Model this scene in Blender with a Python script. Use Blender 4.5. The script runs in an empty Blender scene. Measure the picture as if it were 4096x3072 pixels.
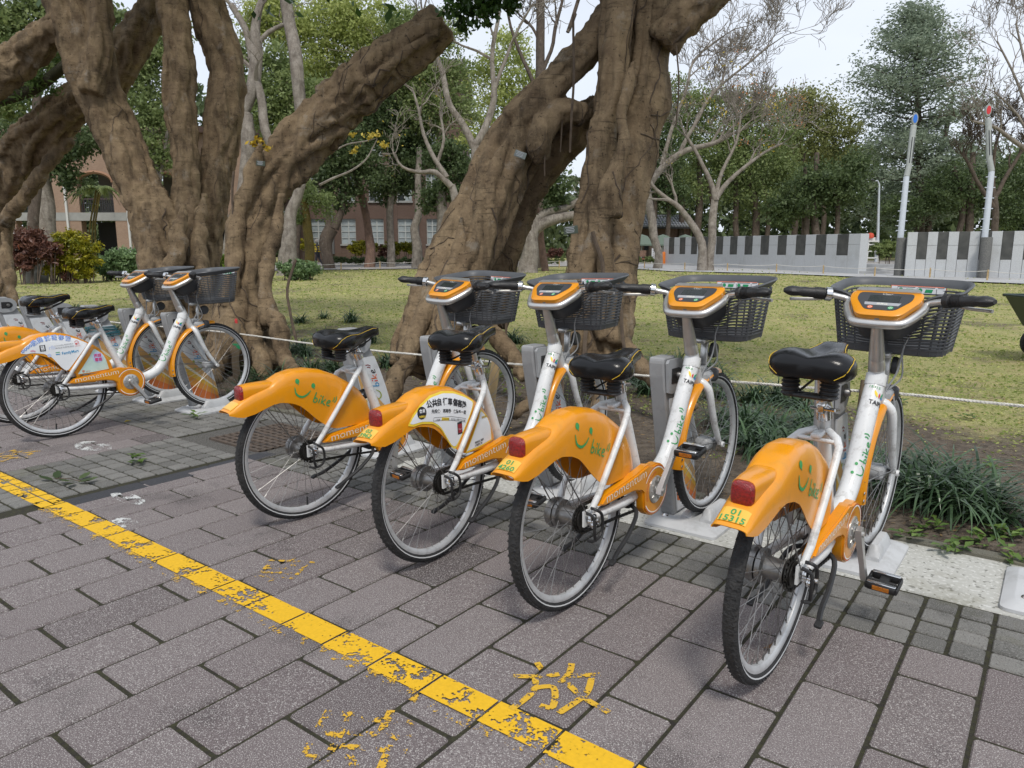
import bpy, bmesh, math, random
import numpy as np
from mathutils import Vector, Matrix, Euler, noise as mnoise

scene = bpy.context.scene
COL = scene.collection
R_ = math.radians
random.seed(7)

# ------------------------------------------------------------------ camera
CAM_H, PITCH, HEAD, FPX = 1.2177, R_(10.005), R_(37.009), 2920.33
cam_data = bpy.data.cameras.new("camera")
cam_data.sensor_width = 36.0
cam_data.lens = FPX / 4096.0 * 36.0
cam_data.clip_start = 0.05
cam_data.clip_end = 2000
cam = bpy.data.objects.new("camera", cam_data)
cam.location = (0, 0, CAM_H)
cam.rotation_euler = (R_(90) - PITCH, 0, HEAD)
COL.objects.link(cam)
scene.camera = cam

# ------------------------------------------------------------------ sky, sun, exposure
SUN_EL, SUN_AZ = R_(58), R_(140)      # azimuth: direction the sun stands in, from +Y clockwise
world = bpy.data.worlds.new("World")
scene.world = world
world.use_nodes = True
wn = world.node_tree
wn.nodes.clear()
w_out = wn.nodes.new("ShaderNodeOutputWorld")
w_bg = wn.nodes.new("ShaderNodeBackground")
w_bg.inputs["Strength"].default_value = 0.085
w_sky = wn.nodes.new("ShaderNodeTexSky")
w_sky.sky_type = 'NISHITA'
w_sky.sun_disc = False
w_sky.sun_elevation = SUN_EL
w_sky.sun_rotation = SUN_AZ
w_sky.dust_density = 2.0
w_mix = wn.nodes.new("ShaderNodeMix"); w_mix.data_type = 'RGBA'
w_tc = wn.nodes.new("ShaderNodeTexCoord")
w_map = wn.nodes.new("ShaderNodeMapping"); w_map.inputs["Scale"].default_value = (1.0, 1.0, 3.0)
w_noise = wn.nodes.new("ShaderNodeTexNoise"); w_noise.inputs["Scale"].default_value = 1.6; w_noise.inputs["Detail"].default_value = 6
w_ramp = wn.nodes.new("ShaderNodeMapRange")
w_ramp.inputs["From Min"].default_value = 0.3; w_ramp.inputs["From Max"].default_value = 0.7
w_ramp.inputs["To Min"].default_value = 0.72; w_ramp.inputs["To Max"].default_value = 0.98
wn.links.new(w_tc.outputs["Generated"], w_map.inputs["Vector"])
wn.links.new(w_map.outputs["Vector"], w_noise.inputs["Vector"])
wn.links.new(w_noise.outputs["Fac"], w_ramp.inputs["Value"])
wn.links.new(w_ramp.outputs["Result"], w_mix.inputs["Factor"])
wn.links.new(w_sky.outputs["Color"], w_mix.inputs["A"])
w_mix.inputs["B"].default_value = (7.0, 7.5, 8.3, 1)
wn.links.new(w_mix.outputs["Result"], w_bg.inputs["Color"])
wn.links.new(w_bg.outputs["Background"], w_out.inputs["Surface"])

sun_d = bpy.data.lights.new("sun", 'SUN')
sun_d.energy = 1.5
sun_d.angle = R_(11)
sun_d.color = (1.0, 0.95, 0.87)
sun = bpy.data.objects.new("sun", sun_d)
_sd = Vector((math.sin(SUN_AZ) * math.cos(SUN_EL), math.cos(SUN_AZ) * math.cos(SUN_EL), math.sin(SUN_EL)))
sun.rotation_euler = _sd.to_track_quat('Z', 'Y').to_euler()
COL.objects.link(sun)

scene.view_settings.view_transform = 'Standard'
scene.view_settings.look = 'None'
scene.view_settings.gamma = 1.0
scene.view_settings.use_curve_mapping = False
scene.view_settings.exposure = 0.62
scene.render.engine = 'CYCLES'
scene.cycles.use_denoising = True
scene.cycles.max_bounces = 6
scene.cycles.transparent_max_bounces = 12
scene.cycles.caustics_reflective = False
scene.cycles.caustics_refractive = False

# ------------------------------------------------------------------ picture <-> place
_cr = Vector((math.cos(HEAD), math.sin(HEAD), 0))
_fh = Vector((-math.sin(HEAD), math.cos(HEAD), 0))
_fw = _fh * math.cos(PITCH) + Vector((0, 0, -math.sin(PITCH)))
_up = _fh * math.sin(PITCH) + Vector((0, 0, math.cos(PITCH)))
CAMP = Vector((0, 0, CAM_H))
S = 4096.0 / 2212.0
def at(dx, dy, d):
    "point seen at (dx, dy) of the 2212-wide picture, d metres along the optical axis"
    return CAMP + d * (_fw + _cr * ((dx * S - 2048) / FPX) + _up * ((1536 - dy * S) / FPX))
def tz(x, y):
    "height of the terrain"
    D = _fh.x * x + _fh.y * y
    return 0.012 * min(max(0.0, D - 9.0), 92.0)
def gp(dx, D):
    "ground point in picture column dx, D metres ahead"
    z = 0.012 * min(max(0.0, D - 9.0), 92.0)
    fc = D * math.cos(PITCH) + (CAM_H - z) * math.sin(PITCH)
    p = _fh * D + _cr * ((dx * S - 2048) / FPX * fc)
    p.z = z
    return p
def proj(p):
    q = Vector(p) - CAMP
    f = q.dot(_fw)
    return ((2048 + FPX * q.dot(_cr) / f) / 4.0, (1536 - FPX * q.dot(_up) / f) / 4.0, f)

# ------------------------------------------------------------------ object helpers
def tag(o, label=None, cat=None, group=None, kind=None):
    if label: o["label"] = label
    if cat: o["category"] = cat
    if group: o["group"] = group
    if kind: o["kind"] = kind
    return o
def empty(name, loc=(0, 0, 0), rot=(0, 0, 0), label=None, cat=None, group=None):
    o = bpy.data.objects.new(name, None)
    o.empty_display_size = 0.1
    o.location = loc; o.rotation_euler = rot
    COL.objects.link(o)
    return tag(o, label, cat, group)
def put(name, me, parent=None, loc=(0, 0, 0), rot=(0, 0, 0)):
    o = bpy.data.objects.new(name, me)
    o.location = loc; o.rotation_euler = rot
    COL.objects.link(o)
    if parent is not None: o.parent = parent
    return o
def copy_tree(o, parent=None):
    c = o.copy(); COL.objects.link(c)
    if parent is not None: c.parent = parent
    for ch in list(o.children): copy_tree(ch, c)
    return c

def fast_mesh(name, verts, faces, mat=None, smooth=False, tint=None):
    "verts (N,3), faces (M,k) numpy arrays"
    verts = np.asarray(verts, dtype=np.float32); faces = np.asarray(faces, dtype=np.int32)
    me = bpy.data.meshes.new(name)
    k = faces.shape[1]
    me.vertices.add(len(verts)); me.vertices.foreach_set("co", verts.ravel())
    me.loops.add(faces.size); me.loops.foreach_set("vertex_index", faces.ravel())
    me.polygons.add(len(faces))
    me.polygons.foreach_set("loop_start", np.arange(0, faces.size, k, dtype=np.int32))
    me.polygons.foreach_set("use_smooth", np.full(len(faces), smooth))
    if tint is not None:
        a = me.attributes.new("tint", 'FLOAT', 'FACE')
        a.data.foreach_set("value", np.asarray(tint, dtype=np.float32))
    me.update(); me.validate()
    if mat: me.materials.append(mat)
    return me

class MB:
    def __init__(s): s.v = []; s.f = []
    def add(s, vs, fs):
        b = len(s.v); s.v += [tuple(p) for p in vs]; s.f += [tuple(i + b for i in f) for f in fs]; return s
    def box(s, c, size, rot=None, taper=1.0, bev=0.0):
        x, y, z = [q / 2 for q in size]
        t = taper
        if bev > 0:
            b = bev
            def ring(zz, xx, yy): return [(xx - b, yy, zz), (xx, yy - b, zz), (xx, -yy + b, zz), (xx - b, -yy, zz), (-xx + b, -yy, zz), (-xx, -yy + b, zz), (-xx, yy - b, zz), (-xx + b, yy, zz)]
            rs = [ring(-z, x - b * .7, y - b * .7), ring(-z + b, x, y), ring(z - b, x * t, y * t), ring(z, x * t - b * .7, y * t - b * .7)]
            vs = [p for r in rs for p in r]
            fs = [tuple(range(7, -1, -1)), tuple(range(24, 32))]
            # ring order is clockwise seen from above -> wind accordingly
            for k in range(3):
                for i in range(8):
                    j = (i + 1) % 8
                    fs.append((k * 8 + i, k * 8 + 8 + i, k * 8 + 8 + j, k * 8 + j))
            fs[0] = tuple(range(0, 8)); fs[1] = tuple(range(31, 23, -1))
        else:
            vs = [(-x, -y, -z), (x, -y, -z), (x, y, -z), (-x, y, -z), (-x * t, -y * t, z), (x * t, -y * t, z), (x * t, y * t, z), (-x * t, y * t, z)]
            fs = [(3, 2, 1, 0), (4, 5, 6, 7), (0, 1, 5, 4), (1, 2, 6, 5), (2, 3, 7, 6), (3, 0, 4, 7)]
        m = Matrix.Identity(3)
        if rot is not None: m = Euler(rot).to_matrix()
        c = Vector(c)
        return s.add([m @ Vector(p) + c for p in vs], fs)
    def tube(s, path, rad, n=8, cap=True, closed=False, flat=None):
        P = [Vector(p) for p in path]; k = len(P)
        if not hasattr(rad, '__len__'): rad = [rad] * k
        T = []
        for i in range(k):
            if closed: t = P[(i + 1) % k] - P[i - 1]
            else: t = P[min(i + 1, k - 1)] - P[max(i - 1, 0)]
            T.append(t.normalized() if t.length > 1e-9 else Vector((0, 0, 1)))
        a = Vector((0, 0, 1)) if abs(T[0].z) < .9 else Vector((1, 0, 0))
        nrm = (a - T[0] * a.dot(T[0])).normalized()
        vs = []
        for i in range(k):
            nrm = (nrm - T[i] * nrm.dot(T[i]))
            nrm = nrm.normalized() if nrm.length > 1e-6 else T[i].orthogonal().normalized()
            b = T[i].cross(nrm)
            for j in range(n):
                q = 2 * math.pi * j / n
                vs.append(P[i] + (nrm * math.cos(q) + b * math.sin(q) * (flat or 1)) * rad[i])
        fs = []
        for i in range(k if closed else k - 1):
            i2 = (i + 1) % k
            for j in range(n):
                j2 = (j + 1) % n
                fs.append((i * n + j, i * n + j2, i2 * n + j2, i2 * n + j))
        if cap and not closed:
            fs.append(tuple(range(n - 1, -1, -1))); fs.append(tuple((k - 1) * n + j for j in range(n)))
        return s.add(vs, fs)
    def lathe(s, prof, n=24, axis='x', center=(0, 0, 0), closed=False):
        "prof: (r, h) along the axis"
        vs = []; c = Vector(center); k = len(prof)
        for r, h in prof:
            for j in range(n):
                q = 2 * math.pi * j / n; a, b = r * math.cos(q), r * math.sin(q)
                p = {'x': (h, a, b), 'y': (b, h, a), 'z': (a, b, h)}[axis]
                vs.append(c + Vector(p))
        fs = []
        for i in range(k if closed else k - 1):
            i2 = (i + 1) % k
            for j in range(n):
                j2 = (j + 1) % n
                fs.append((i * n + j, i2 * n + j, i2 * n + j2, i * n + j2)[::-1])
        return s.add(vs, fs)
    def prism(s, outline, x0, x1, axis='x'):
        "outline of (u, w) points extruded along axis from x0 to x1"
        k = len(outline)
        def P(x, q): return {'x': (x, q[0], q[1]), 'y': (q[0], x, q[1]), 'z': (q[0], q[1], x)}[axis]
        vs = [P(x0, q) for q in outline] + [P(x1, q) for q in outline]
        fs = [tuple(range(k - 1, -1, -1)), tuple(range(k, 2 * k))] + [(i, (i + 1) % k, k + (i + 1) % k, k + i) for i in range(k)]
        return s.add(vs, fs)
    def loft(s, secs, cap=True, closed_sec=True):
        n = len(secs[0]); vs = [p for q in secs for p in q]; fs = []
        for i in range(len(secs) - 1):
            for j in range(n if closed_sec else n - 1):
                j2 = (j + 1) % n
                fs.append((i * n + j, i * n + j2, (i + 1) * n + j2, (i + 1) * n + j))
        if cap and closed_sec:
            fs.append(tuple(range(n - 1, -1, -1))); fs.append(tuple((len(secs) - 1) * n + j for j in range(n)))
        return s.add(vs, fs)
    def mesh(s, name, mat=None, smooth=0, fix=True):
        me = bpy.data.meshes.new(name)
        me.from_pydata(s.v, [], s.f)
        if fix:
            bm = bmesh.new(); bm.from_mesh(me)
            bmesh.ops.recalc_face_normals(bm, faces=bm.faces)
            bm.to_mesh(me); bm.free()
        if smooth:
            me.polygons.foreach_set("use_smooth", [True] * len(me.polygons))
            me.set_sharp_from_angle(angle=R_(smooth))
        if mat: me.materials.append(mat)
        me.update()
        return me
    def obj(s, name, mat=None, parent=None, smooth=0, loc=(0, 0, 0), rot=(0, 0, 0)):
        return put(name, s.mesh(name, mat, smooth), parent, loc, rot)

_tcache = {}
def text_geo(body, outline=0.0, bold=0.0):
    "flat letter shapes: (verts Nx2, faces), about 1 unit line height"
    key = (body, outline, bold)
    if key in _tcache: return _tcache[key]
    cu = bpy.data.curves.new("txt", 'FONT'); cu.body = body; cu.size = 1.0
    cu.resolution_u = 2
    cu.align_x = 'LEFT'
    if outline > 0:
        cu.fill_mode = 'NONE'; cu.bevel_depth = outline; cu.bevel_resolution = 0
    elif bold: cu.offset = bold
    o = bpy.data.objects.new("txt", cu); COL.objects.link(o)
    dg = bpy.context.evaluated_depsgraph_get()
    me = o.evaluated_get(dg).to_mesh()
    v = np.array([tuple(p.co) for p in me.vertices]).reshape(-1, 3); f = [tuple(p.vertices) for p in me.polygons]
    o.evaluated_get(dg).to_mesh_clear()
    bpy.data.objects.remove(o); bpy.data.curves.remove(cu)
    if len(v): 
        v[:, 0] -= v[:, 0].min()
    _tcache[key] = (v, f)
    return v, f

# ------------------------------------------------------------------ materials
def nt(mat): return mat.node_tree
def pm(name, col, rough=.5, metal=0.0, var=0.0, vscale=8.0, bump=0.0, bscale=60.0, coat=0.0, col2=None, dirt=None, dscale=3.0, damt=.4, coords='Object', spec=.5, emit=None):
    "procedural principled material: two-tone noise colour, optional dirt patches and bump"
    m = bpy.data.materials.new(name); m.use_nodes = True
    t = m.node_tree; L = t.links.new
    b = t.nodes["Principled BSDF"]
    b.inputs["Roughness"].default_value = rough; b.inputs["Metallic"].default_value = metal
    b.inputs["Specular IOR Level"].default_value = spec
    if coat: b.inputs["Coat Weight"].default_value = coat; b.inputs["Coat Roughness"].default_value = .12
    tc = t.nodes.new("ShaderNodeTexCoord")
    src = tc.outputs[coords if coords != 'World' else 'Object']
    if coords == 'World':
        g = t.nodes.new("ShaderNodeNewGeometry"); src = g.outputs["Position"]
    c2 = col2 if col2 else tuple(max(0, q * (1 - var)) for q in col)
    c1 = col if col2 else tuple(min(1, q * (1 + var)) for q in col)
    n1 = t.nodes.new("ShaderNodeTexNoise"); n1.inputs["Scale"].default_value = vscale; n1.inputs["Detail"].default_value = 5
    L(src, n1.inputs["Vector"])
    mr = t.nodes.new("ShaderNodeMapRange"); mr.inputs["From Min"].default_value = .35; mr.inputs["From Max"].default_value = .65
    L(n1.outputs["Fac"], mr.inputs["Value"])
    mx = t.nodes.new("ShaderNodeMix"); mx.data_type = 'RGBA'
    mx.inputs["A"].default_value = (*c1, 1); mx.inputs["B"].default_value = (*c2, 1)
    L(mr.outputs["Result"], mx.inputs["Factor"])
    out = mx.outputs["Result"]
    if dirt:
        n2 = t.nodes.new("ShaderNodeTexNoise"); n2.inputs["Scale"].default_value = dscale; n2.inputs["Detail"].default_value = 8; n2.inputs["Roughness"].default_value = .7
        L(src, n2.inputs["Vector"])
        r2 = t.nodes.new("ShaderNodeMapRange"); r2.inputs["From Min"].default_value = .52; r2.inputs["From Max"].default_value = .75; r2.inputs["To Max"].default_value = damt
        L(n2.outputs["Fac"], r2.inputs["Value"])
        m2 = t.nodes.new("ShaderNodeMix"); m2.data_type = 'RGBA'
        L(r2.outputs["Result"], m2.inputs["Factor"]); L(out, m2.inputs["A"]); m2.inputs["B"].default_value = (*dirt, 1)
        out = m2.outputs["Result"]
    L(out, b.inputs["Base Color"])
    if bump:
        n3 = t.nodes.new("ShaderNodeTexNoise"); n3.inputs["Scale"].default_value = bscale; n3.inputs["Detail"].default_value = 6
        L(src, n3.inputs["Vector"])
        bp = t.nodes.new("ShaderNodeBump"); bp.inputs["Strength"].default_value = bump; bp.inputs["Distance"].default_value = .02
        L(n3.outputs["Fac"], bp.inputs["Height"]); L(bp.outputs["Normal"], b.inputs["Normal"])
    if emit:
        b.inputs["Emission Color"].default_value = (*emit, 1); b.inputs["Emission Strength"].default_value = 1
    return m
def leaf_mat(name, c1, c2, trans=.3, rough=.55, c3=None):
    m = bpy.data.materials.new(name); m.use_nodes = True
    t = m.node_tree; L = t.links.new
    b = t.nodes["Principled BSDF"]; b.inputs["Roughness"].default_value = rough; b.inputs["Specular IOR Level"].default_value = .35
    at_ = t.nodes.new("ShaderNodeAttribute"); at_.attribute_name = "tint"
    cr = t.nodes.new("ShaderNodeValToRGB")
    cr.color_ramp.elements[0].color = (*c1, 1); cr.color_ramp.elements[1].color = (*c2, 1)
    if c3:
        e = cr.color_ramp.elements.new(.93); e.color = (*c2, 1); cr.color_ramp.elements[-1].color = (*c3, 1)
    L(at_.outputs["Fac"], cr.inputs["Fac"])
    L(cr.outputs["Color"], b.inputs["Base Color"])
    tr = t.nodes.new("ShaderNodeBsdfTranslucent"); L(cr.outputs["Color"], tr.inputs["Color"])
    ms = t.nodes.new("ShaderNodeMixShader"); ms.inputs["Fac"].default_value = trans
    o = t.nodes["Material Output"]
    L(b.outputs["BSDF"], ms.inputs[1]); L(tr.outputs["BSDF"], ms.inputs[2]); L(ms.outputs["Shader"], o.inputs["Surface"])
    return m
def paint_mat(name, col, keep=.5, scale=14.0, fine=90.0, fade_axis=None):
    "road paint, chipped away where the noise falls below a threshold"
    m = bpy.data.materials.new(name); m.use_nodes = True
    t = m.node_tree; L = t.links.new
    b = t.nodes["Principled BSDF"]; b.inputs["Roughness"].default_value = .75
    g = t.nodes.new("ShaderNodeNewGeometry")
    n1 = t.nodes.new("ShaderNodeTexNoise"); n1.inputs["Scale"].default_value = scale; n1.inputs["Detail"].default_value = 8; n1.inputs["Roughness"].default_value = .65
    n2 = t.nodes.new("ShaderNodeTexNoise"); n2.inputs["Scale"].default_value = fine; n2.inputs["Detail"].default_value = 3
    L(g.outputs["Position"], n1.inputs["Vector"]); L(g.outputs["Position"], n2.inputs["Vector"])
    ad = t.nodes.new("ShaderNodeMath"); ad.operation = 'MULTIPLY_ADD'; ad.inputs[1].default_value = .45
    L(n2.outputs["Fac"], ad.inputs[0]); L(n1.outputs["Fac"], ad.inputs[2])
    gt = t.nodes.new("ShaderNodeMapRange"); gt.inputs["From Min"].default_value = 1.225 - keep; gt.inputs["From Max"].default_value = 1.245 - keep
    L(ad.outputs[0], gt.inputs["Value"])
    L(gt.outputs["Result"], b.inputs["Alpha"])
    mr = t.nodes.new("ShaderNodeMix"); mr.data_type = 'RGBA'
    mr.inputs["A"].default_value = (*[q * .72 for q in col], 1); mr.inputs["B"].default_value = (*col, 1)
    L(n2.outputs["Fac"], mr.inputs["Factor"]); L(mr.outputs["Result"], b.inputs["Base Color"])
    return m
# ================================================================== ground, lawn, paving
def node_mix(t, fac, a, b):
    m = t.nodes.new("ShaderNodeMix"); m.data_type = 'RGBA'
    t.links.new(fac, m.inputs["Factor"])
    for k, v in (("A", a), ("B", b)):
        if isinstance(v, tuple): m.inputs[k].default_value = (*v, 1)
        else: t.links.new(v, m.inputs[k])
    return m.outputs["Result"]
def node_noise(t, src, scale, detail=5, rough=.6, lo=.4, hi=.6):
    n = t.nodes.new("ShaderNodeTexNoise"); n.inputs["Scale"].default_value = scale; n.inputs["Detail"].default_value = detail; n.inputs["Roughness"].default_value = rough
    t.links.new(src, n.inputs["Vector"])
    r = t.nodes.new("ShaderNodeMapRange"); r.inputs["From Min"].default_value = lo; r.inputs["From Max"].default_value = hi
    t.links.new(n.outputs["Fac"], r.inputs["Value"])
    return r.outputs["Result"]
def math_n(t, op, a, b=None, clamp=False):
    m = t.nodes.new("ShaderNodeMath"); m.operation = op; m.use_clamp = clamp
    for i, q in enumerate((a, b)):
        if q is None: continue
        if isinstance(q, (int, float)): m.inputs[i].default_value = q
        else: t.links.new(q, m.inputs[i])
    return m.outputs[0]
def lawn_material():
    m = bpy.data.materials.new("lawn_and_soil"); m.use_nodes = True
    t = m.node_tree; L = t.links.new; b = t.nodes["Principled BSDF"]; b.inputs["Roughness"].default_value = .95; b.inputs["Specular IOR Level"].default_value = .1
    g = t.nodes.new("ShaderNodeNewGeometry"); pos = g.outputs["Position"]
    sx = t.nodes.new("ShaderNodeSeparateXYZ"); L(pos, sx.inputs[0])
    green = node_mix(t, node_noise(t, pos, 30, 6, .7, .35, .65), (.16, .195, .055), (.30, .30, .11))
    green = node_mix(t, node_noise(t, pos, 2.2, 4, .6, .38, .65), green, (.34, .30, .14))
    green = node_mix(t, node_noise(t, pos, 120, 3, .6, .55, .62), green, (.50, .44, .25))
    soil = node_mix(t, node_noise(t, pos, 14, 8, .7), (.15, .125, .10), (.085, .07, .057))
    soil = node_mix(t, node_noise(t, pos, 70, 3, .6, .60, .66), soil, (.20, .15, .095))
    # bare earth near the beds and in worn patches
    near = t.nodes.new("ShaderNodeMapRange"); near.inputs["From Min"].default_value = 7.2; near.inputs["From Max"].default_value = 4.3; near.inputs["To Max"].default_value = 1.0
    L(sx.outputs["Y"], near.inputs["Value"])
    pn = node_noise(t, pos, .45, 8, .72, .32, .66)
    pat = math_n(t, 'ADD', math_n(t, 'MULTIPLY', near.outputs["Result"], 1.05), pn)
    thr = t.nodes.new("ShaderNodeMapRange"); thr.inputs["From Min"].default_value = .62; thr.inputs["From Max"].default_value = 1.02
    L(pat, thr.inputs["Value"])
    col = node_mix(t, thr.outputs["Result"], green, soil)
    L(col, b.inputs["Base Color"])
    n3 = t.nodes.new("ShaderNodeTexNoise"); n3.inputs["Scale"].default_value = 35; n3.inputs["Detail"].default_value = 8; L(pos, n3.inputs["Vector"])
    bp = t.nodes.new("ShaderNodeBump"); bp.inputs["Strength"].default_value = .9; bp.inputs["Distance"].default_value = .04
    L(n3.outputs["Fac"], bp.inputs["Height"]); L(bp.outputs["Normal"], b.inputs["Normal"])
    return m
M_lawn = lawn_material()
# base sheet out to the horizon
V = []; F = []
rows = [-60, 0, 9, 30, 60, 101, 300, 900]; cols = [-900, -200, -60, -20, 0, 20, 60, 200, 900]
for D in rows:
    for l in cols:
        p = _fh * D + _cr * l; V.append((p.x, p.y, tz(p.x, p.y) - .07))
for i in range(len(rows) - 1):
    for j in range(len(cols) - 1): k = i * len(cols) + j; F.append((k, k + 1, k + len(cols) + 1, k + len(cols)))
tag(put("ground", fast_mesh("ground", V, F, M_lawn)), kind="structure")
# lawn sheet beyond the paving, gently uneven
def lawn_h(x, y):
    z = tz(x, y) + .030 * mnoise.noise((x * .5, y * .5, 0)) + .014 * mnoise.noise((x * 2.1, y * 2.1, 3)) 
    k = min(1, max(0, (y - 3.42) / .5))
    return z * (k if y < 8 else 1) - .012 + .03 * math.exp(-((y - 4.0) / .5) ** 2)
xs = sorted(set(list(np.arange(-14, 4.01, .22)) + list(np.arange(-95, -14, 2.5)) + list(np.arange(4, 45, 2.5)))); ys = list(np.arange(3.42, 11, .2)) + list(np.arange(11, 110, 2.0))
V = [(x, y, lawn_h(x, y)) for y in ys for x in xs]; nx = len(xs)
F = [(i * nx + j, i * nx + j + 1, (i + 1) * nx + j + 1, (i + 1) * nx + j) for i in range(len(ys) - 1) for j in range(nx - 1)]
tag(put("lawn", fast_mesh("lawn", V, F, M_lawn, True)), kind="structure")

def paver_mat(name, c1, c2, speck, dark, spk=420.0, moss=None, bump=.35, rnd=.22):
    m = bpy.data.materials.new(name); m.use_nodes = True
    t = m.node_tree; L = t.links.new; b = t.nodes["Principled BSDF"]; b.inputs["Roughness"].default_value = .82; b.inputs["Specular IOR Level"].default_value = .3
    g = t.nodes.new("ShaderNodeNewGeometry"); pos = g.outputs["Position"]
    oi = t.nodes.new("ShaderNodeObjectInfo")
    col = node_mix(t, oi.outputs["Random"], c1, c2)
    # a few darker bricks
    dk = t.nodes.new("ShaderNodeMapRange"); dk.inputs["From Min"].default_value = .90; dk.inputs["From Max"].default_value = .99; dk.inputs["To Max"].default_value = .6
    h = math_n(t, 'FRACT', math_n(t, 'MULTIPLY', oi.outputs["Random"], 7.31)); L(h, dk.inputs["Value"])
    col = node_mix(t, dk.outputs["Result"], col, dark)
    st = node_noise(t, pos, 2.4, 7, .7, .55, .70); col = node_mix(t, math_n(t, 'MULTIPLY', st, .7), col, dark)
    sp = node_noise(t, pos, spk, 2, .5, .56, .62); col = node_mix(t, math_n(t, 'MULTIPLY', sp, .7), col, speck)
    s2 = node_noise(t, pos, spk * .7, 2, .5, .60, .66); col = node_mix(t, math_n(t, 'MULTIPLY', s2, .7), col, dark)
    if moss:
        ms = node_noise(t, pos, 2.3, 7, .7, .55, .72); col = node_mix(t, math_n(t, 'MULTIPLY', ms, .55), col, moss)
    L(col, b.inputs["Base Color"])
    n3 = t.nodes.new("ShaderNodeTexNoise"); n3.inputs["Scale"].default_value = 160; n3.inputs["Detail"].default_value = 5; L(pos, n3.inputs["Vector"])
    bp = t.nodes.new("ShaderNodeBump"); bp.inputs["Strength"].default_value = bump; bp.inputs["Distance"].default_value = .006
    L(n3.outputs["Fac"], bp.inputs["Height"]); L(bp.outputs["Normal"], b.inputs["Normal"])
    return m
M_brick = paver_mat("exposed_aggregate_paver", (.180, .155, .154), (.135, .112, .113), (.50, .48, .46), (.045, .037, .038), spk=300.0)
M_tile = paver_mat("grey_sett", (.195, .190, .178), (.115, .112, .105), (.27, .27, .255), (.050, .049, .044), spk=300, moss=(.10, .10, .05))
M_conc = paver_mat("lichen_concrete", (.46, .46, .43), (.42, .42, .39), (.62, .62, .60), (.12, .12, .10), spk=60, moss=(.17, .16, .10))
M_gran = paver_mat("dark_granite", (.048, .05, .058), (.040, .042, .048), (.10, .10, .11), (.02, .02, .022), spk=300)
M_bed = pm("joint_grit", (.022, .019, .014), rough=.95, var=.3, vscale=60, col2=(.040, .040, .016), coords='World', bump=.6, bscale=150)

BX, BY = .2115, .2030          # brick grid: columns along X, half lengths along Y
X0, Y0 = -.0755, 2.474
def brick_piece(w, l, name, mat, h=.05, bev=.007, r=.0):
    m = MB(); m.box((0, 0, -h / 2), (w, l, h), bev=bev)
    # raise only the visible edges: MB.box bevels all round
    return m.mesh(name, mat, 0)
ME_brick = brick_piece(BX - .0095, 2 * BY - .0120, "brick", M_brick)
ME_brickh = brick_piece(BX - .0095, BY - .0120, "half_brick", M_brick)
ME_tileA = brick_piece(BX / 2 - .013, BY / 2 - .012, "paving_sett", M_tile, bev=.005)
def shown(x, y, mrg=30):
    u, v, f = proj((x, y, 0)); return f > .3 and -mrg < u < 1024 + mrg and -mrg < v < 768 + mrg
def size_at(x, y):
    u, v, f = proj((x, y, 0)); return 1 / (f * f)
b = MB(); b.add([(-11, -2, -.0065), (2.5, -2, -.0065), (2.5, 3.43, -.0065), (-11, 3.43, -.0065)], [(0, 1, 2, 3)])
pav = tag(put("brick_pavement", b.mesh("brick_pavement", M_bed)), kind="structure")
pieces = []
in_patch = lambda x, y: -4.76 < x < -3.80 and y < 2.474
for k in range(-6, 54):
    cx = X0 - BX * (k - .5) - 0
    xc = X0 - BX * k + BX / 2
    par = (k + 1) % 2
    for j in range(-1, 14):
        # long bricks; neighbours in the next column are shifted by half a length
        yc = Y0 - BY * (1 if par == 0 else 0) - 2 * BY * j
        yc = Y0 - BY * (2 * j + (2 if par == 0 else 1))
        if yc > Y0 + .01: continue
        l = 2 * BY; yy = yc
        if yc + BY > Y0 + .01: yy = Y0 - BY / 2 - (0); l = BY
        if in_patch(xc, yy): continue
        if not shown(xc, yy, 170): continue
        pieces.append((size_at(xc, yy), xc, yy, l))
pieces.sort(reverse=True)
rb = random.Random(3)
rest = MB()
for i, (s_, xc, yy, l) in enumerate(pieces):
    dz = rb.uniform(-.002, .0008); tilt = (rb.uniform(-.003, .003), rb.uniform(-.004, .004), rb.uniform(-.004, .004))
    if i < 298: put("brick", ME_brick if l > .3 else ME_brickh, pav, (xc, yy, dz), tilt)
    else: rest.box((xc, yy, dz - .025), (BX - .0095, l - .0120, .05), bev=.006)
if rest.v: tag(rest.obj("far_brick", M_brick, pav), kind="stuff")
# strip of small grey setts along the docks and a cross band
b = MB(); b.add([(-11, 2.45, -.0058), (2.5, 2.45, -.0058), (2.5, 3.43, -.0058), (-11, 3.43, -.0058)], [(0, 1, 2, 3)])
stp = tag(put("sett_strip", b.mesh("sett_strip", M_bed)), kind="structure")
tl = []
for k in range(-12, 106):
    xc = X0 - BX / 2 * k + BX / 4
    for j in range(-14, 9):
        yc = Y0 + BY / 2 * (j + .5)
        if j < 0 and not (-4.755 < xc < -3.94): continue
        if yc > 2.885 and xc > -3.08: continue
        if -4.70 < xc < -3.80 and yc > 2.45 and yc < 3.22: continue
        if not shown(xc, yc, 20): continue
        tl.append((size_at(xc, yc), xc, yc))
tl.sort(reverse=True); rest = MB()
for i, (s_, xc, yc) in enumerate(tl):
    dz = rb.uniform(-.002, .003); rt = (rb.uniform(-.012, .012), rb.uniform(-.012, .012), rb.uniform(-.015, .015))
    if i < 298: put("paving_sett", ME_tileA, stp, (xc, yc, dz), rt)
    else: rest.box((xc, yc, dz - .025), (BX / 2 - .013, BY / 2 - .012, .05), bev=.005, rot=rt)
if rest.v: tag(rest.obj("far_sett", M_tile, stp), kind="stuff")
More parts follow.
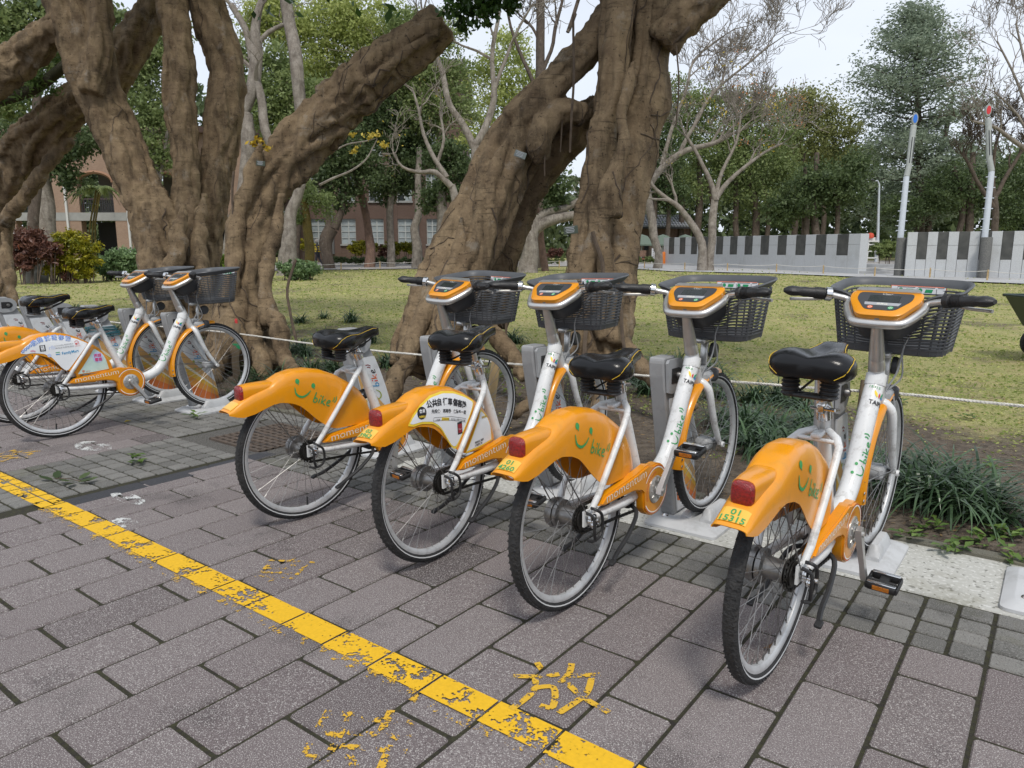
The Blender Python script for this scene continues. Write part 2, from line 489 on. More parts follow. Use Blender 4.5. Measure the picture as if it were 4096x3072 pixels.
# dark granite border stones of the cross band
for j in range(-5, 1):
    m = MB(); m.box((0, 0, -.025), (.125, .40 - .006, .05), bev=.004)
    put("granite_border", m.mesh("granite_border", M_gran), stp, (-3.870, 1.45 + .2 + .4 * (j + 5) - .02, -.0005)) if 1.45 + .4 * (j + 5) < 2.4 else None
# old concrete strip under the docks, its edge stones and the drain surround
def slab(name, x0, x1, y0, y1, top, mat, h=.05, bev=.006):
    m = MB(); m.box(((x0 + x1) / 2, (y0 + y1) / 2, top - h / 2), (x1 - x0, y1 - y0, h), bev=bev)
    return tag(m.obj(name, mat), kind="structure")
slab("concrete_strip", -3.07, 1.6, 2.892, 3.41, -.001, M_conc)
slab("drain_surround", -4.69, -3.80, 2.46, 3.22, -.0015, pm("washed_gravel", (.17, .165, .15), rough=.9, col2=(.07, .065, .06), vscale=110, bump=1, bscale=120, coords='World'))
kerb = empty("edging_kerb", (0, 3.43, 0), label="low mossy edging bricks between the docks and the soil bed", cat="edging")
M_kerb = paver_mat("mossy_edging", (.16, .15, .12), (.12, .115, .09), (.2, .2, .18), (.05, .05, .035), moss=(.12, .12, .03))
for k in range(40):
    x = .9 - .215 * k
    if not shown(x, 3.43, 20): continue
    m = MB(); m.box((0, 0, -.03), (.205, .055, .085), bev=.006); put("edging_brick", m.mesh("edging_brick", M_kerb), kerb, (x, 0, rb.uniform(-.006, .006)), (0, rb.uniform(-.02, .02), rb.uniform(-.02, .02)))
# drain grate: bars with open slots over a dark pit
gr = empty("drain_grate", (-4.21, 2.857, 0), label="rusty iron drain grate set in gravel behind the fourth bicycle", cat="drain grate")
M_iron = pm("rusty_iron", (.075, .06, .05), rough=.8, col2=(.11, .08, .06), vscale=30, bump=.4, bscale=120)
for q in range(12):
    m = MB(); m.box((0, 0, 0), (.56, .022, .02), bev=.003); put("grate_bar", m.mesh("grate_bar", M_iron), gr, (0, -.27 + .54 * q / 11, .004))
for q in range(9):
    m = MB(); m.box((0, 0, 0), (.02, .56, .016), bev=.003); put("cross_bar", m.mesh("cross_bar", M_iron), gr, (-.27 + .54 * q / 8, 0, .003))
m = MB(); m.add([(-.28, -.28, 0), (.28, -.28, 0), (.28, .28, 0), (-.28, .28, 0)], [(0, 1, 2, 3)]); put("pit", m.mesh("pit", pm("pit_dark", (.01, .01, .009), rough=1)), gr, (0, 0, .0015))

# ---- painted markings: pieces cut where the paving joints run
M_yp = paint_mat("yellow_road_paint", (.80, .47, .012), keep=.585, scale=9)
M_yp2 = paint_mat("worn_yellow_paint", (.68, .40, .03), keep=.50, scale=16, fine=150)
M_yp3 = paint_mat("faded_yellow_paint", (.68, .40, .03), keep=.455, scale=20, fine=150)
M_wp = paint_mat("white_road_paint", (.62, .63, .62), keep=.47, scale=9, fine=120)
TOPZ = .0030
def painted(name, polys, mat, label, z=TOPZ):
    V = []; F = []
    for pl in polys: b = len(V); V += [(x, y, z) for x, y in pl]; F.append(tuple(range(b, b + len(pl))))
    me = bpy.data.meshes.new(name); me.from_pydata(V, [], F); me.materials.append(mat); me.update()
    return tag(put(name, me), label, "road marking")
polys = []; fr = []
for k in range(-5, 30):
    xa, xb = X0 - BX * k, X0 - BX * (k - 1)
    if xa < -5.6: break
    e = .004
    if in_patch((xa + xb) / 2, 1.4):
        for h in (0, 1):
            a = xa + h * BX / 2; polys.append([(a + e, 1.400), (a + BX / 2 - e, 1.400), (a + BX / 2 - e, 1.447), (a + e, 1.447)]); polys.append([(a + e, 1.335), (a + BX / 2 - e, 1.335), (a + BX / 2 - e, 1.392), (a + e, 1.392)])
    else:
        polys.append([(xa + e, 1.343), (xb - e, 1.343), (xb - e, 1.448 - .002), (xa + e, 1.448)])
        fr.append([(xa + e, 1.300 + .004 * (k % 3)), (xb - e, 1.302 + .004 * (k % 2)), (xb - e, 1.343), (xa + e, 1.343)])
ln = painted("painted_line", polys, M_yp, "long chipped yellow painted line running across the brick pavement")
V = []; F = []
for pl in fr: b = len(V); V += [(x, y, TOPZ) for x, y in pl]; F.append(tuple(range(b, b + 4)))
M_yp4 = paint_mat("rubbed_yellow_paint", (.68, .40, .03), keep=.42, scale=16, fine=150)
put("faded_edge", flat_me := (lambda: (lambda me: (me.from_pydata(V, [], F), me.materials.append(M_yp4), me)[2])(bpy.data.meshes.new("faded_edge")))(), ln)["kind"] = "stuff"
def glyph(name, ch, cx, cy, size, ang, mat, label, bold=0):
    v, f = text_geo(ch, 0, bold); v = v[:, :2] - (v[:, :2].max(0) + v[:, :2].min(0)) / 2; c, s = math.cos(R_(ang)), math.sin(R_(ang))
    me = bpy.data.meshes.new(name); me.from_pydata([(cx + size * (x * c - y * s), cy + size * (x * s + y * c), TOPZ + .0004) for x, y in v], [], f); me.materials.append(mat); me.update()
    return tag(put(name, me), label, "road marking")
# ================================================================== share bicycles
M_yel = pm("yellow_plastic", (.74, .285, .004), rough=.32, coat=.4, var=.05, vscale=5, dirt=(.40, .22, .05), dscale=14, damt=.45)
M_wht = pm("white_frame_paint", (.70, .71, .71), rough=.36, coat=.3, var=.05, vscale=6, dirt=(.22, .20, .17), dscale=24, damt=.75)
M_alu = pm("brushed_aluminium", (.60, .59, .57), rough=.34, metal=.85, var=.06, vscale=30)
M_rim = pm("rim_aluminium", (.62, .63, .64), rough=.42, metal=.55, var=.08, vscale=20, dirt=(.3, .29, .28), dscale=20, damt=.4)
M_chr = pm("chrome", (.72, .72, .72), rough=.16, metal=1.0)
M_tyre = pm("tyre_rubber", (.022, .022, .023), rough=.8, var=.25, vscale=40, bump=.5, bscale=130, dirt=(.07, .065, .06), dscale=30, damt=.5)
M_refl = pm("reflective_strip", (.55, .56, .57), rough=.5, var=.05)
M_blk = pm("black_plastic", (.02, .02, .021), rough=.48, var=.2, bump=.15, bscale=220)
M_sad = pm("saddle_vinyl", (.008, .008, .009), rough=.22, spec=.36, bump=.06, bscale=400)
M_gry = pm("grey_basket_plastic", (.075, .079, .086), rough=.5, var=.15)
M_dgr = pm("dark_grey_plastic", (.045, .047, .052), rough=.5, var=.15)
M_lgr = pm("light_grey_plastic", (.33, .34, .35), rough=.5, var=.1)
M_red = pm("red_lens", (.26, .005, .005), rough=.15, coat=.7, var=.35, vscale=160, bump=.4, bscale=350)
M_grn = pm("green_print", (.035, .30, .085), rough=.45)
M_wpr = pm("white_print", (.85, .82, .72), rough=.5)
M_ylp = pm("yellow_piping", (.65, .42, .03), rough=.5)
M_chn = pm("chain_steel", (.035, .033, .03), rough=.45, metal=.6, var=.4, vscale=150)
M_hub = pm("hub_steel", (.24, .235, .23), rough=.4, metal=.8, var=.2, vscale=40)
M_lcd = pm("display_glass", (.03, .035, .035), rough=.12, coat=.5)
M_lcg = pm("display_segment", (.16, .18, .17), rough=.3)
M_org = pm("orange_button", (.65, .13, .04), rough=.4)
M_gbt = pm("green_button", (.03, .33, .13), rough=.4)
M_sgrn = pm("green_sticker", (.42, .46, .12), rough=.4, var=.2, vscale=60)
M_paper = pm("white_sticker", (.78, .80, .82), rough=.45, var=.02)
M_ink = pm("black_ink", (.02, .02, .025), rough=.5)
M_inkg = pm("grey_ink", (.35, .36, .38), rough=.5)
M_inkb = pm("blue_ink", (.07, .22, .62), rough=.5)
M_inkc = pm("cyan_ink", (.06, .3, .55), rough=.5)
M_inkr = pm("red_ink", (.62, .05, .05), rough=.5)
M_inkp = pm("pink_ink", (.62, .06, .22), rough=.5)
M_inky = pm("yellow_ink", (.85, .62, .05), rough=.5)
M_amber = pm("amber_reflector", (.5, .16, .01), rough=.25, bump=.5, bscale=300)
M_lilac = pm("lilac_print", (.50, .58, .80), rough=.5, var=.1)
M_mint = pm("mint_print", (.55, .72, .66), rough=.5, var=.1)

RW, WB = .33, 1.132
# ---- wheel
def wheel_meshes():
    t = MB(); n = 64
    t.lathe([(.31 + .02 * math.cos(a), .0205 * math.sin(a)) for a in [2 * math.pi * k / 10 for k in range(10)]], n, 'x', closed=True)
    # tread lugs across the tyre
    for k in range(84):
        a = 2 * math.pi * k / 84
        for sgn in (-1, 1):
            c = Vector((sgn * .0085, math.cos(a) * .3275, math.sin(a) * .3275))
            mm = Matrix.Rotation(a, 3, 'X') @ Matrix.Rotation(sgn * .45, 3, 'Y')
            vs = [c + Matrix.Rotation(a, 3, 'X') @ Vector((dx + sgn * dz * .5, dy, dz)) for dx in (-.0065, .0065) for dz in (-.0045, .0045) for dy in (-.003, .0022 - .0028 * (1 if dx * sgn > 0 else .35))]
            t.add(vs, [(0, 1, 3, 2), (4, 6, 7, 5), (0, 4, 5, 1), (2, 3, 7, 6), (1, 5, 7, 3)])
    ty = t.mesh("tyre", M_tyre, 40)
    st = MB()
    for sx in (-1, 1):
        st.lathe([(.3085, sx * .0207), (.3035, sx * .0192)], n, 'x')
    strip = st.mesh("reflective_strip", M_refl, 40, fix=False)
    r = MB(); r.lathe([(.2985, .0135), (.2915, .0135), (.286, .0125), (.276, .006), (.2745, 0), (.276, -.006), (.286, -.0125), (.2915, -.0135), (.2985, -.0135)], n, 'x', closed=True)
    rim = r.mesh("wheel", M_rim, 35)
    sp = MB()
    for k in range(36):
        a = 2 * math.pi * k / 36; sx = 1 if k % 2 else -1
        off = .55 if (k // 2) % 2 else -.55
        p0 = (sx * .028, .026 * math.cos(a + off), .026 * math.sin(a + off)); p1 = (0, .278 * math.cos(a), .278 * math.sin(a))
        sp.tube([p0, p1], .0013, 4, cap=False)
        q1 = Vector(p1) * .93
        sp.tube([q1, p1], .0026, 4, cap=False)
    spokes = sp.mesh("spokes", M_hub, 60)
    h = MB(); h.lathe([(0, -.07), (.007, -.07), (.007, -.045), (.03, -.032), (.03, -.026), (.02, -.022), (.019, .022), (.03, .026), (.03, .032), (.007, .045), (.007, .07), (0, .07)], 20, 'x')
    hub = h.mesh("hub", M_hub, 40)
    h2 = MB(); h2.lathe([(0, -.07), (.007, -.07), (.007, -.05), (.05, -.045), (.052, -.03), (.034, -.026), (.03, .018), (.036, .022), (.036, .03), (.007, .034), (.007, .075), (0, .075)], 24, 'x')
    hub2 = h2.mesh("hub", M_hub, 40)
    v = MB(); v.tube([(0, .274 * math.cos(-1.9), .274 * math.sin(-1.9)), (0, .235 * math.cos(-1.9), .235 * math.sin(-1.9))], .004, 6)
    valve = v.mesh("valve", M_blk, 40)
    return ty, strip, rim, spokes, hub, hub2, valve
ME_tyre, ME_strip, ME_rim, ME_spokes, ME_hub, ME_hub2, ME_valve = wheel_meshes()

# ---- rear fender: a shell over the wheel, narrow bottom flap at the tail
F_T = [(-.362, .580), (-.33, .600), (-.30, .618), (-.25, .640), (-.20, .655), (-.17, .664), (-.146, .680), (-.097, .703), (-.04, .714), (.03, .711), (.10, .695), (.17, .664), (.25, .613), (.30, .573), (.34, .52), (.363, .465), (.373, .410)]
F_B = [(-.362, .568), (-.33, .556), (-.30, .549), (-.25, .556), (-.20, .572), (-.17, .581), (-.131, .586), (-.076, .573), (-.034, .552), (.008, .511), (.036, .482), (.072, .451), (.109, .425), (.14, .413), (.20, .409), (.30, .406), (.373, .403)]
F_H = [(-.362, .046), (-.30, .050), (-.22, .054), (-.12, .060), (0, .064), (.14, .065), (.25, .060), (.32, .05), (.373, .035)]
def lerp(tab, u):
    for (a, x), (b, y) in zip(tab, tab[1:]):
        if u <= b: return x + (y - x) * max(0, (u - a)) / (b - a)
    return tab[-1][1]
def fender_x(u, w):
    "half width of the shell where its side stands at (u, w)"
    T, B, h = lerp(F_T, u), lerp(F_B, u), lerp(F_H, u)
    s = min(.999, max(0, (w - B) / max(1e-4, T - B))) ** (1 / .6)
    return h * math.sqrt(max(0.0, 1 - s * s)) ** .5
def fender_mesh():
    m = MB(); secs = []
    us = sorted(set([q[0] for q in F_T] + list(np.linspace(-.362, .373, 40))))
    K = 28
    for u in us:
        T, B, h = lerp(F_T, u), lerp(F_B, u), lerp(F_H, u); sec = []
        for k in range(K + 1):
            # even spread over the profile
            q = math.pi * k / K
            c, sn = math.cos(q), math.sin(q)
            sec.append(((1 if c >= 0 else -1) * h * abs(c) ** .5, u, B + (T - B) * max(0, sn) ** .6))
        # extra points down the straight sides
        secs.append(sec)
    m.loft(secs, cap=False, closed_sec=False)
    me = m.mesh("rear_fender", M_yel)
    bm = bmesh.new(); bm.from_mesh(me)
    bmesh.ops.remove_doubles(bm, verts=bm.verts, dist=1e-5)
    bmesh.ops.recalc_face_normals(bm, faces=bm.faces)
    bmesh.ops.solidify(bm, geom=bm.faces[:], thickness=.003)
    bm.to_mesh(me); bm.free()
    me.polygons.foreach_set("use_smooth", [True] * len(me.polygons)); me.set_sharp_from_angle(angle=R_(50))
    return me
ME_fender = fender_mesh()

def drape(uw, off=.0018):
    return [(fender_x(u, w) + off, u, w) for u, w in uw]
def ribbon_uw(pts, wd, n=0):
    "flat stroke along (u, w) points -> verts, faces"
    P = [Vector(p) for p in pts]; k = len(P); V = []; F = []
    for i in range(k):
        t = (P[min(i + 1, k - 1)] - P[max(i - 1, 0)]).normalized(); nn = Vector((-t.y, t.x))
        w = wd[i] if hasattr(wd, '__len__') else wd
        V += [P[i] + nn * w / 2, P[i] - nn * w / 2]
    for i in range(k - 1): F.append((2 * i, 2 * i + 1, 2 * i + 3, 2 * i + 2))
    return [tuple(v) for v in V], F
def disc_uw(c, r, n=14, ry=None):
    V = [tuple(c)] + [(c[0] + r * math.cos(2 * math.pi * k / n), c[1] + (ry or r) * math.sin(2 * math.pi * k / n)) for k in range(n)]
    return V, [(0, 1 + k, 1 + (k + 1) % n) for k in range(n)]
def smooth_path(pts, n=6):
    out = []; P = [Vector(p) for p in pts]
    for i in range(len(P) - 1):
        p0, p1, p2, p3 = P[max(i - 1, 0)], P[i], P[i + 1], P[min(i + 2, len(P) - 1)]
        for k in range(n):
            t = k / n
            out.append(.5 * ((2 * p1) + (p2 - p0) * t + (2 * p0 - 5 * p1 + 4 * p2 - p3) * t * t + (3 * p1 - p0 - 3 * p2 + p3) * t ** 3))
    out.append(P[-1]); return out
def text_uw(body, org, size, ang=0, outline=0, bold=0, width=None):
    v, f = text_geo(body, outline, bold)
    sx = size
    if width: sx = width / max(1e-6, v[:, 0].max())
    if not len(v): return [], []
    c, s = math.cos(ang), math.sin(ang)
    return [(org[0] + (x * sx) * c - (y * size) * s, org[1] + (x * sx) * s + (y * size) * c) for x, y in v[:, :2]], f
# handwritten logo strokes in a unit frame (x right, y up, letters about 1 high)
def logo_strokes():
    S_ = []
    S_.append((smooth_path([(0, 1.0), (.08, .3), (.45, -.05), (.95, .05), (1.35, .62)]), [.08 + .14 * math.sin(math.pi * i / 24) for i in range(25)]))     # smile
    S_.append(('dot', (.12, 1.52), .21)); S_.append(('dot', (1.42, 1.28), .21))
    S_.append((smooth_path([(1.95, 1.05), (1.85, .3), (1.83, -.12)]), .15))
    S_.append((smooth_path([(1.86, .28), (2.15, .38), (2.3, .12), (2.1, -.14), (1.84, -.1)]), .14))    # b
    S_.append((smooth_path([(2.62, .42), (2.58, 0), (2.6, -.14)]), .15)); S_.append(('dot', (2.68, .75), .1))   # i
    S_.append((smooth_path([(3.0, .85), (2.95, .3), (2.93, -.16)]), .14)); S_.append((smooth_path([(3.45, .5), (3.15, .22), (2.98, .14), (3.2, -.02), (3.5, -.22)]), .13))  # k
    S_.append((smooth_path([(3.75, .1), (4.05, .22), (4.1, .42), (3.9, .45), (3.72, .2), (3.8, -.12), (4.2, -.15)]), .13))  # e
    S_.append((smooth_path([(4.45, .45), (4.6, .7), (4.58, 1.0)]), .12)); S_.append((smooth_path([(4.72, .35), (4.92, .72), (4.88, 1.15)]), .12))  # waves
    return S_
def logo_geo(org, size, ang, order=None):
    V, F = [], []; c, s = math.cos(ang), math.sin(ang)
    def tr(p): return (org[0] + size * (p[0] * c - p[1] * s), org[1] + size * (p[0] * s + p[1] * c))
    for i, q in enumerate(logo_strokes()):
        if order is not None and i not in order: continue
        if q[0] == 'dot': v, f = disc_uw(q[1], q[2])
        else: v, f = ribbon_uw(q[0], q[1])
        b = len(V); V += [tr(p) for p in v]; F += [tuple(j + b for j in g) for g in f]
    return V, F
def flat_mesh(name, vs, fs, mat):
    me = bpy.data.meshes.new(name); me.from_pydata([tuple(v) for v in vs], [], fs); me.materials.append(mat); me.update(); return me
_v, _f = logo_geo((-.062, .637), .040, 0)
def logo_on_fender():
    # smile and eyes sit level, the word falls away to the front
    V, F = [], []
    v, f = ribbon_uw(smooth_path([(-.060, .643), (-.055, .612), (-.030, .595), (-.004, .600), (.018, .616)]), [.004 + .0055 * math.sin(math.pi * i / 24) for i in range(25)])
    V += v; F += f
    for c in ((-.044, .668), (.034, .636)):
        v, f = disc_uw(c, .0105, ry=.0115); b = len(V); V += v; F += [tuple(i + b for i in g) for g in f]
        v, f = ribbon_uw([(c[0] + .002, c[1] - .008), (c[0] + .004, c[1] - .017)], .004); b = len(V); V += v; F += [tuple(i + b for i in g) for g in f]
    v, f = logo_geo((-.037, .594), .0385, R_(-22), order=[3, 4, 5, 6, 7, 8, 9, 10, 11]); b = len(V); V += v; F += [tuple(i + b for i in g) for g in f]
    return flat_mesh("logo", drape(V), F, M_grn)
ME_logo = logo_on_fender()

def strip_panel(name, top, bot, mat, off, nu=28, nw=8):
    "panel between two (u, w) curves draped on the fender"
    u0, u1 = top[0][0], top[-1][0]; V = []; F = []
    for i in range(nu + 1):
        u = u0 + (u1 - u0) * i / nu; a, b = lerp(bot, u), lerp(top, u)
        for j in range(nw + 1): V.append((u, a + (b - a) * j / nw))
    for i in range(nu):
        for j in range(nw):
            k = i * (nw + 1) + j; F.append((k, k + nw + 1, k + nw + 2, k + 1))
    return flat_mesh(name, drape(V, off), F, mat)

# ---- tail light and its housing
def housing_mesh():
    m = MB()
    def sec(u, hw, z0, z1, r): 
        out = []
        for k in range(16):
            a = 2 * math.pi * (k + .5) / 16; c, s = math.cos(a), math.sin(a)
            out.append((hw * (1 if c > 0 else -1) * abs(c) ** .55, u, (z0 + z1) / 2 + (z1 - z0) / 2 * (1 if s > 0 else -1) * abs(s) ** .55))
        return out
    m.loft([sec(-.286, .0315, .608, .679, 0), sec(-.25, .034, .608, .682, 0), (sec(-.19, .038, .604, .681, 0)), sec(-.15, .038, .615, .680, 0), sec(-.12, .03, .63, .672, 0)])
    h = m.mesh("tail_light_housing", M_yel, 50)
    m = MB(); m.loft([sec(-.300, .024, .616, .671, 0), sec(-.296, .0285, .610, .677, 0), sec(-.284, .031, .609, .678, 0)])
    l = m.mesh("tail_light", M_red, 40)
    return h, l
ME_house, ME_tail = housing_mesh()

# ---- frame tubes
def tube_mesh(name, path, rad, mat, n=12, sm=50, flat=None):
    m = MB(); m.tube(path, rad, n, flat=flat); return m.mesh(name, mat, sm)
P3 = lambda x, uw: [(x, u, w) for u, w in uw]
dt = smooth_path([(.950, .735), (.905, .685), (.845, .59), (.777, .46), (.71, .367), (.63, .325), (.55, .312), (.46, .31)], 5)
ME_down = tube_mesh("down_tube", P3(0, dt), [.034] * len(dt), M_wht, 14)
ME_seatt = tube_mesh("seat_tube", P3(0, [(.322, .735), (.345, .66), (.385, .555), (.44, .40), (.458, .34)]), [.0195, .020, .022, .025, .026], M_wht, 12)
ME_head = (lambda m: (m.tube(P3(0, [(.925, .80), (.938, .762), (.985, .640), (.99, .63)]), [.024, .0275, .0275, .022], 14), m.mesh("head_tube", M_wht, 40))[1])(MB())
ME_weld = tube_mesh("weld_collar", P3(0, [(.941, .752), (.926, .712)]), [.0365, .037], M_wht, 14)
def stay_mesh(sx):
    m = MB(); m.tube([(sx * .066, .018, .345), (sx * .074, .06, .40), (sx * .074, .20, .575), (sx * .072, .255, .645), (sx * .055, .285, .662), (sx * .02, .325, .672)], [.011, .012, .012, .0125, .013, .012], 8)
    return m.mesh("seat_stay", M_wht, 50)
def chst_mesh(sx):
    m = MB(); m.tube([(sx * .068, .0, .335), (sx * .066, .06, .328), (sx * .06, .25, .312), (sx * .045, .36, .303), (sx * .02, .44, .305)], [.010, .014, .017, .018, .016], 8)
    m.box((sx * .066, .005, .338), (.008, .05, .055))
    return m.mesh("chain_stay", M_wht, 50)
ME_stayR, ME_stayL, ME_chR, ME_chL = stay_mesh(1), stay_mesh(-1), chst_mesh(1), chst_mesh(-1)
ME_bridge = (lambda m: (m.tube([(-.06, .27, .655), (.06, .27, .655)], .007, 8), m.box((0, .285, .668), (.03, .06, .016), bev=.004), m.mesh("stay_bridge", M_wht, 50))[2])(MB())

# fork with two curved blades and a shoulder
def fork_mesh():
    m = MB()
    for sx in (-1, 1):
        pth = smooth_path([(0, .989, .640), (sx * .028, .992, .633), (sx * .052, 1.002, .600), (sx * .056, 1.025, .53), (sx * .056, 1.065, .44), (sx * .056, 1.105, .375), (sx * .056, 1.132, .332)], 4)
        k = len(pth); m.tube(pth, [.0195 - .009 * (i / k) ** 1.4 for i in range(k)], 10)
        m.tube([(sx * .048, 1.132, .33), (sx * .078, 1.132, .33)], .0075, 8)
        m.lathe([(.0, sx * .068), (.014, sx * .068), (.012, sx * .078), (0, sx * .078)], 8, 'x', (0, 1.132, .33))
    return m.mesh("fork", M_wht, 50)
ME_fork = fork_mesh()
def front_fender():
    m = MB(); secs = []
    for k in range(26):
        a = R_(187 - (187 - 84) * k / 25); r = .345; sec = []
        for j in range(9):
            q = math.pi * j / 8
            x = .040 * math.cos(q); rr = r - .018 + .022 * math.sin(q) ** .7
            sec.append((x, WB + rr * math.cos(a), .33 + rr * math.sin(a)))
        secs.append(sec)
    m.loft(secs, cap=False, closed_sec=False)
    me = m.mesh("front_fender", M_yel)
    bm = bmesh.new(); bm.from_mesh(me); bmesh.ops.recalc_face_normals(bm, faces=bm.faces); bmesh.ops.solidify(bm, geom=bm.faces[:], thickness=.002); bm.to_mesh(me); bm.free()
    me.polygons.foreach_set("use_smooth", [True] * len(me.polygons)); me.set_sharp_from_angle(angle=R_(45))
    return me
ME_ffender = front_fender()
ME_rivet = (lambda m: ([m.lathe([(0, x + .003), (.005, x + .002), (.006, x)], 8, 'x', (0, WB + .341 * math.cos(R_(a)), .33 + .341 * math.sin(R_(a)))) for a, x in ((184, .036), (179, .036))], m.mesh("rivet", M_chr, 40))[1])(MB())

# chain case with round end
def case_outline():
    out = [(.056, .366), (.075, .378), (.098, .392), (.20, .400), (.30, .409), (.36, .418), (.40, .424)]
    cx, cz, r = .458, .312, .103
    for k in range(22):
        a = R_(100 - 300 * k / 21 * .83); out.append((cx + r * math.cos(a), cz + r * math.sin(a)))
    out += [(.366, .322), (.345, .336), (.293, .350), (.20, .355), (.094, .357)]
    return out
def case_mesh():
    m = MB(); o = case_outline(); k = len(o)
    c = (sum(p[0] for p in o) / k, sum(p[1] for p in o) / k)
    m.prism(o, .052, .086)
    me = m.mesh("chain_case", M_yel)
    bm = bmesh.new(); bm.from_mesh(me)
    ed = [e for e in bm.edges if abs(e.verts[0].co.x - .086) < 1e-5 and abs(e.verts[1].co.x - .086) < 1e-5]
    bmesh.ops.bevel(bm, geom=ed, offset=.006, segments=2, affect='EDGES', clamp_overlap=True)
    bm.to_mesh(me); bm.free()
    me.polygons.foreach_set("use_smooth", [True] * len(me.polygons)); me.set_sharp_from_angle(angle=R_(35))
    return me
ME_case = case_mesh()
v, f = text_uw("momentum", (.10, .365), .050, R_(3.5), bold=-.012, width=.285)
ME_mom = flat_mesh("lettering", [(.0862, u, w) for u, w in v], f, M_wpr)
def ring_flat(c, r0, r1, x, a0=0, a1=360, n=40):
    V = []; F = []
    for k in range(n + 1):
        a = R_(a0 + (a1 - a0) * k / n)
        V += [(x, c[0] + r0 * math.cos(a), c[1] + r0 * math.sin(a)), (x, c[0] + r1 * math.cos(a), c[1] + r1 * math.sin(a))]
    for k in range(n): F.append((2 * k, 2 * k + 1, 2 * k + 3, 2 * k + 2))
    return V, F
V, F = ring_flat((.458, .312), .086, .091, .0868, -150, 150); ME_ring1 = flat_mesh("ring_stripe", V, F, M_wpr)
V, F = ring_flat((.458, .312), .0925, .0945, .0868, -150, 150); ME_ring2 = flat_mesh("ring_stripe", V, F, M_inkr)
_v, _f = text_geo("momentum", 0, -.01); _tw = _v[:, 0].max()
V = []
for x, y in _v[:, :2]:
    a = R_(205 - 115 * x / _tw); r = .064 + .020 * y; V.append((.0869, .458 + r * math.cos(a), .312 + r * math.sin(a)))
ME_mom2 = flat_mesh("lettering", V, _f, M_inkr)
m = MB(); m.lathe([(.0, .096), (.016, .096), (.022, .092), (.046, .092), (.054, .088), (.054, .084)], 28, 'x', (0, .458, .312))
for k in range(10):
    a = 2 * math.pi * k / 10; m.box((.0925, .458 + .038 * math.cos(a), .312 + .038 * math.sin(a)), (.004, .012, .006), rot=(a, 0, 0))
ME_disc = m.mesh("chainring_cover", M_alu, 30)
m = MB()     # chain: side plates along a loop
_cl = [(.0, .378), (.2, .372), (.40, .365)]
_lo = [(.0, .278), (.2, .262), (.40, .240)]
for path in (_cl, _lo):
    for i in range(len(path) - 1):
        (u0, w0), (u1, w1) = path[i], path[i + 1]; nn = 16
        for k in range(nn):
            t0, t1 = k / nn, (k + .92) / nn
            uu, ww = u0 + (u1 - u0) * (t0 + t1) / 2, w0 + (w1 - w0) * (t0 + t1) / 2
            m.box((.046, uu, ww), (.007 if k % 2 else .009, (u1 - u0) / nn * .95, .009), rot=(math.atan2(w1 - w0, u1 - u0), 0, 0))
ME_chain = m.mesh("chain", M_chn)
m = MB()
for x, r in ((.040, .046), (.046, .042), (.052, .036)): m.lathe([(0, x - .002), (r, x - .002), (r, x + .002), (0, x + .002)], 22, 'x', (0, 0, .33))
for k in range(18):
    a = 2 * math.pi * k / 18; m.box((.043, .048 * math.cos(a), .33 + .048 * math.sin(a)), (.005, .007, .007), rot=(a, 0, 0))
ME_sprk = m.mesh("sprocket", M_chn, 40)
m = MB()   # gear hub end, cable stop and looped guard wire
m.box((.083, .008, .335), (.022, .036, .04), bev=.006); m.box((.095, .0, .318), (.018, .02, .02), bev=.004)
m.lathe([(0, .118), (.007, .118), (.008, .09), (.012, .09), (.012, .078), (0, .078)], 10, 'x', (0, 0, .33))
ME_gearend = m.mesh("gear_end", M_chr, 40)
m = MB(); m.tube(smooth_path([(.078, .01, .372), (.098, .012, .37), (.102, .04, .345), (.102, .045, .30), (.102, .03, .272), (.10, -.005, .265), (.09, -.03, .272)], 4), .0055, 7)
m.tube(smooth_path([(.078, -.02, .365), (.103, -.012, .35), (.106, -.012, .30), (.102, .0, .268)], 4), .0055, 7)
ME_guard = m.mesh("axle_guard", M_blk, 50)
m = MB(); m.lathe([(0, -.082), (.03, -.082), (.05, -.076), (.055, -.058), (.05, -.05), (0, -.05)], 24, 'x', (0, 0, .33)); m.tube([(-.07, .03, .34), (-.07, .2, .32)], .008, 6)
ME_drum = m.mesh("drum_brake", M_hub, 40)
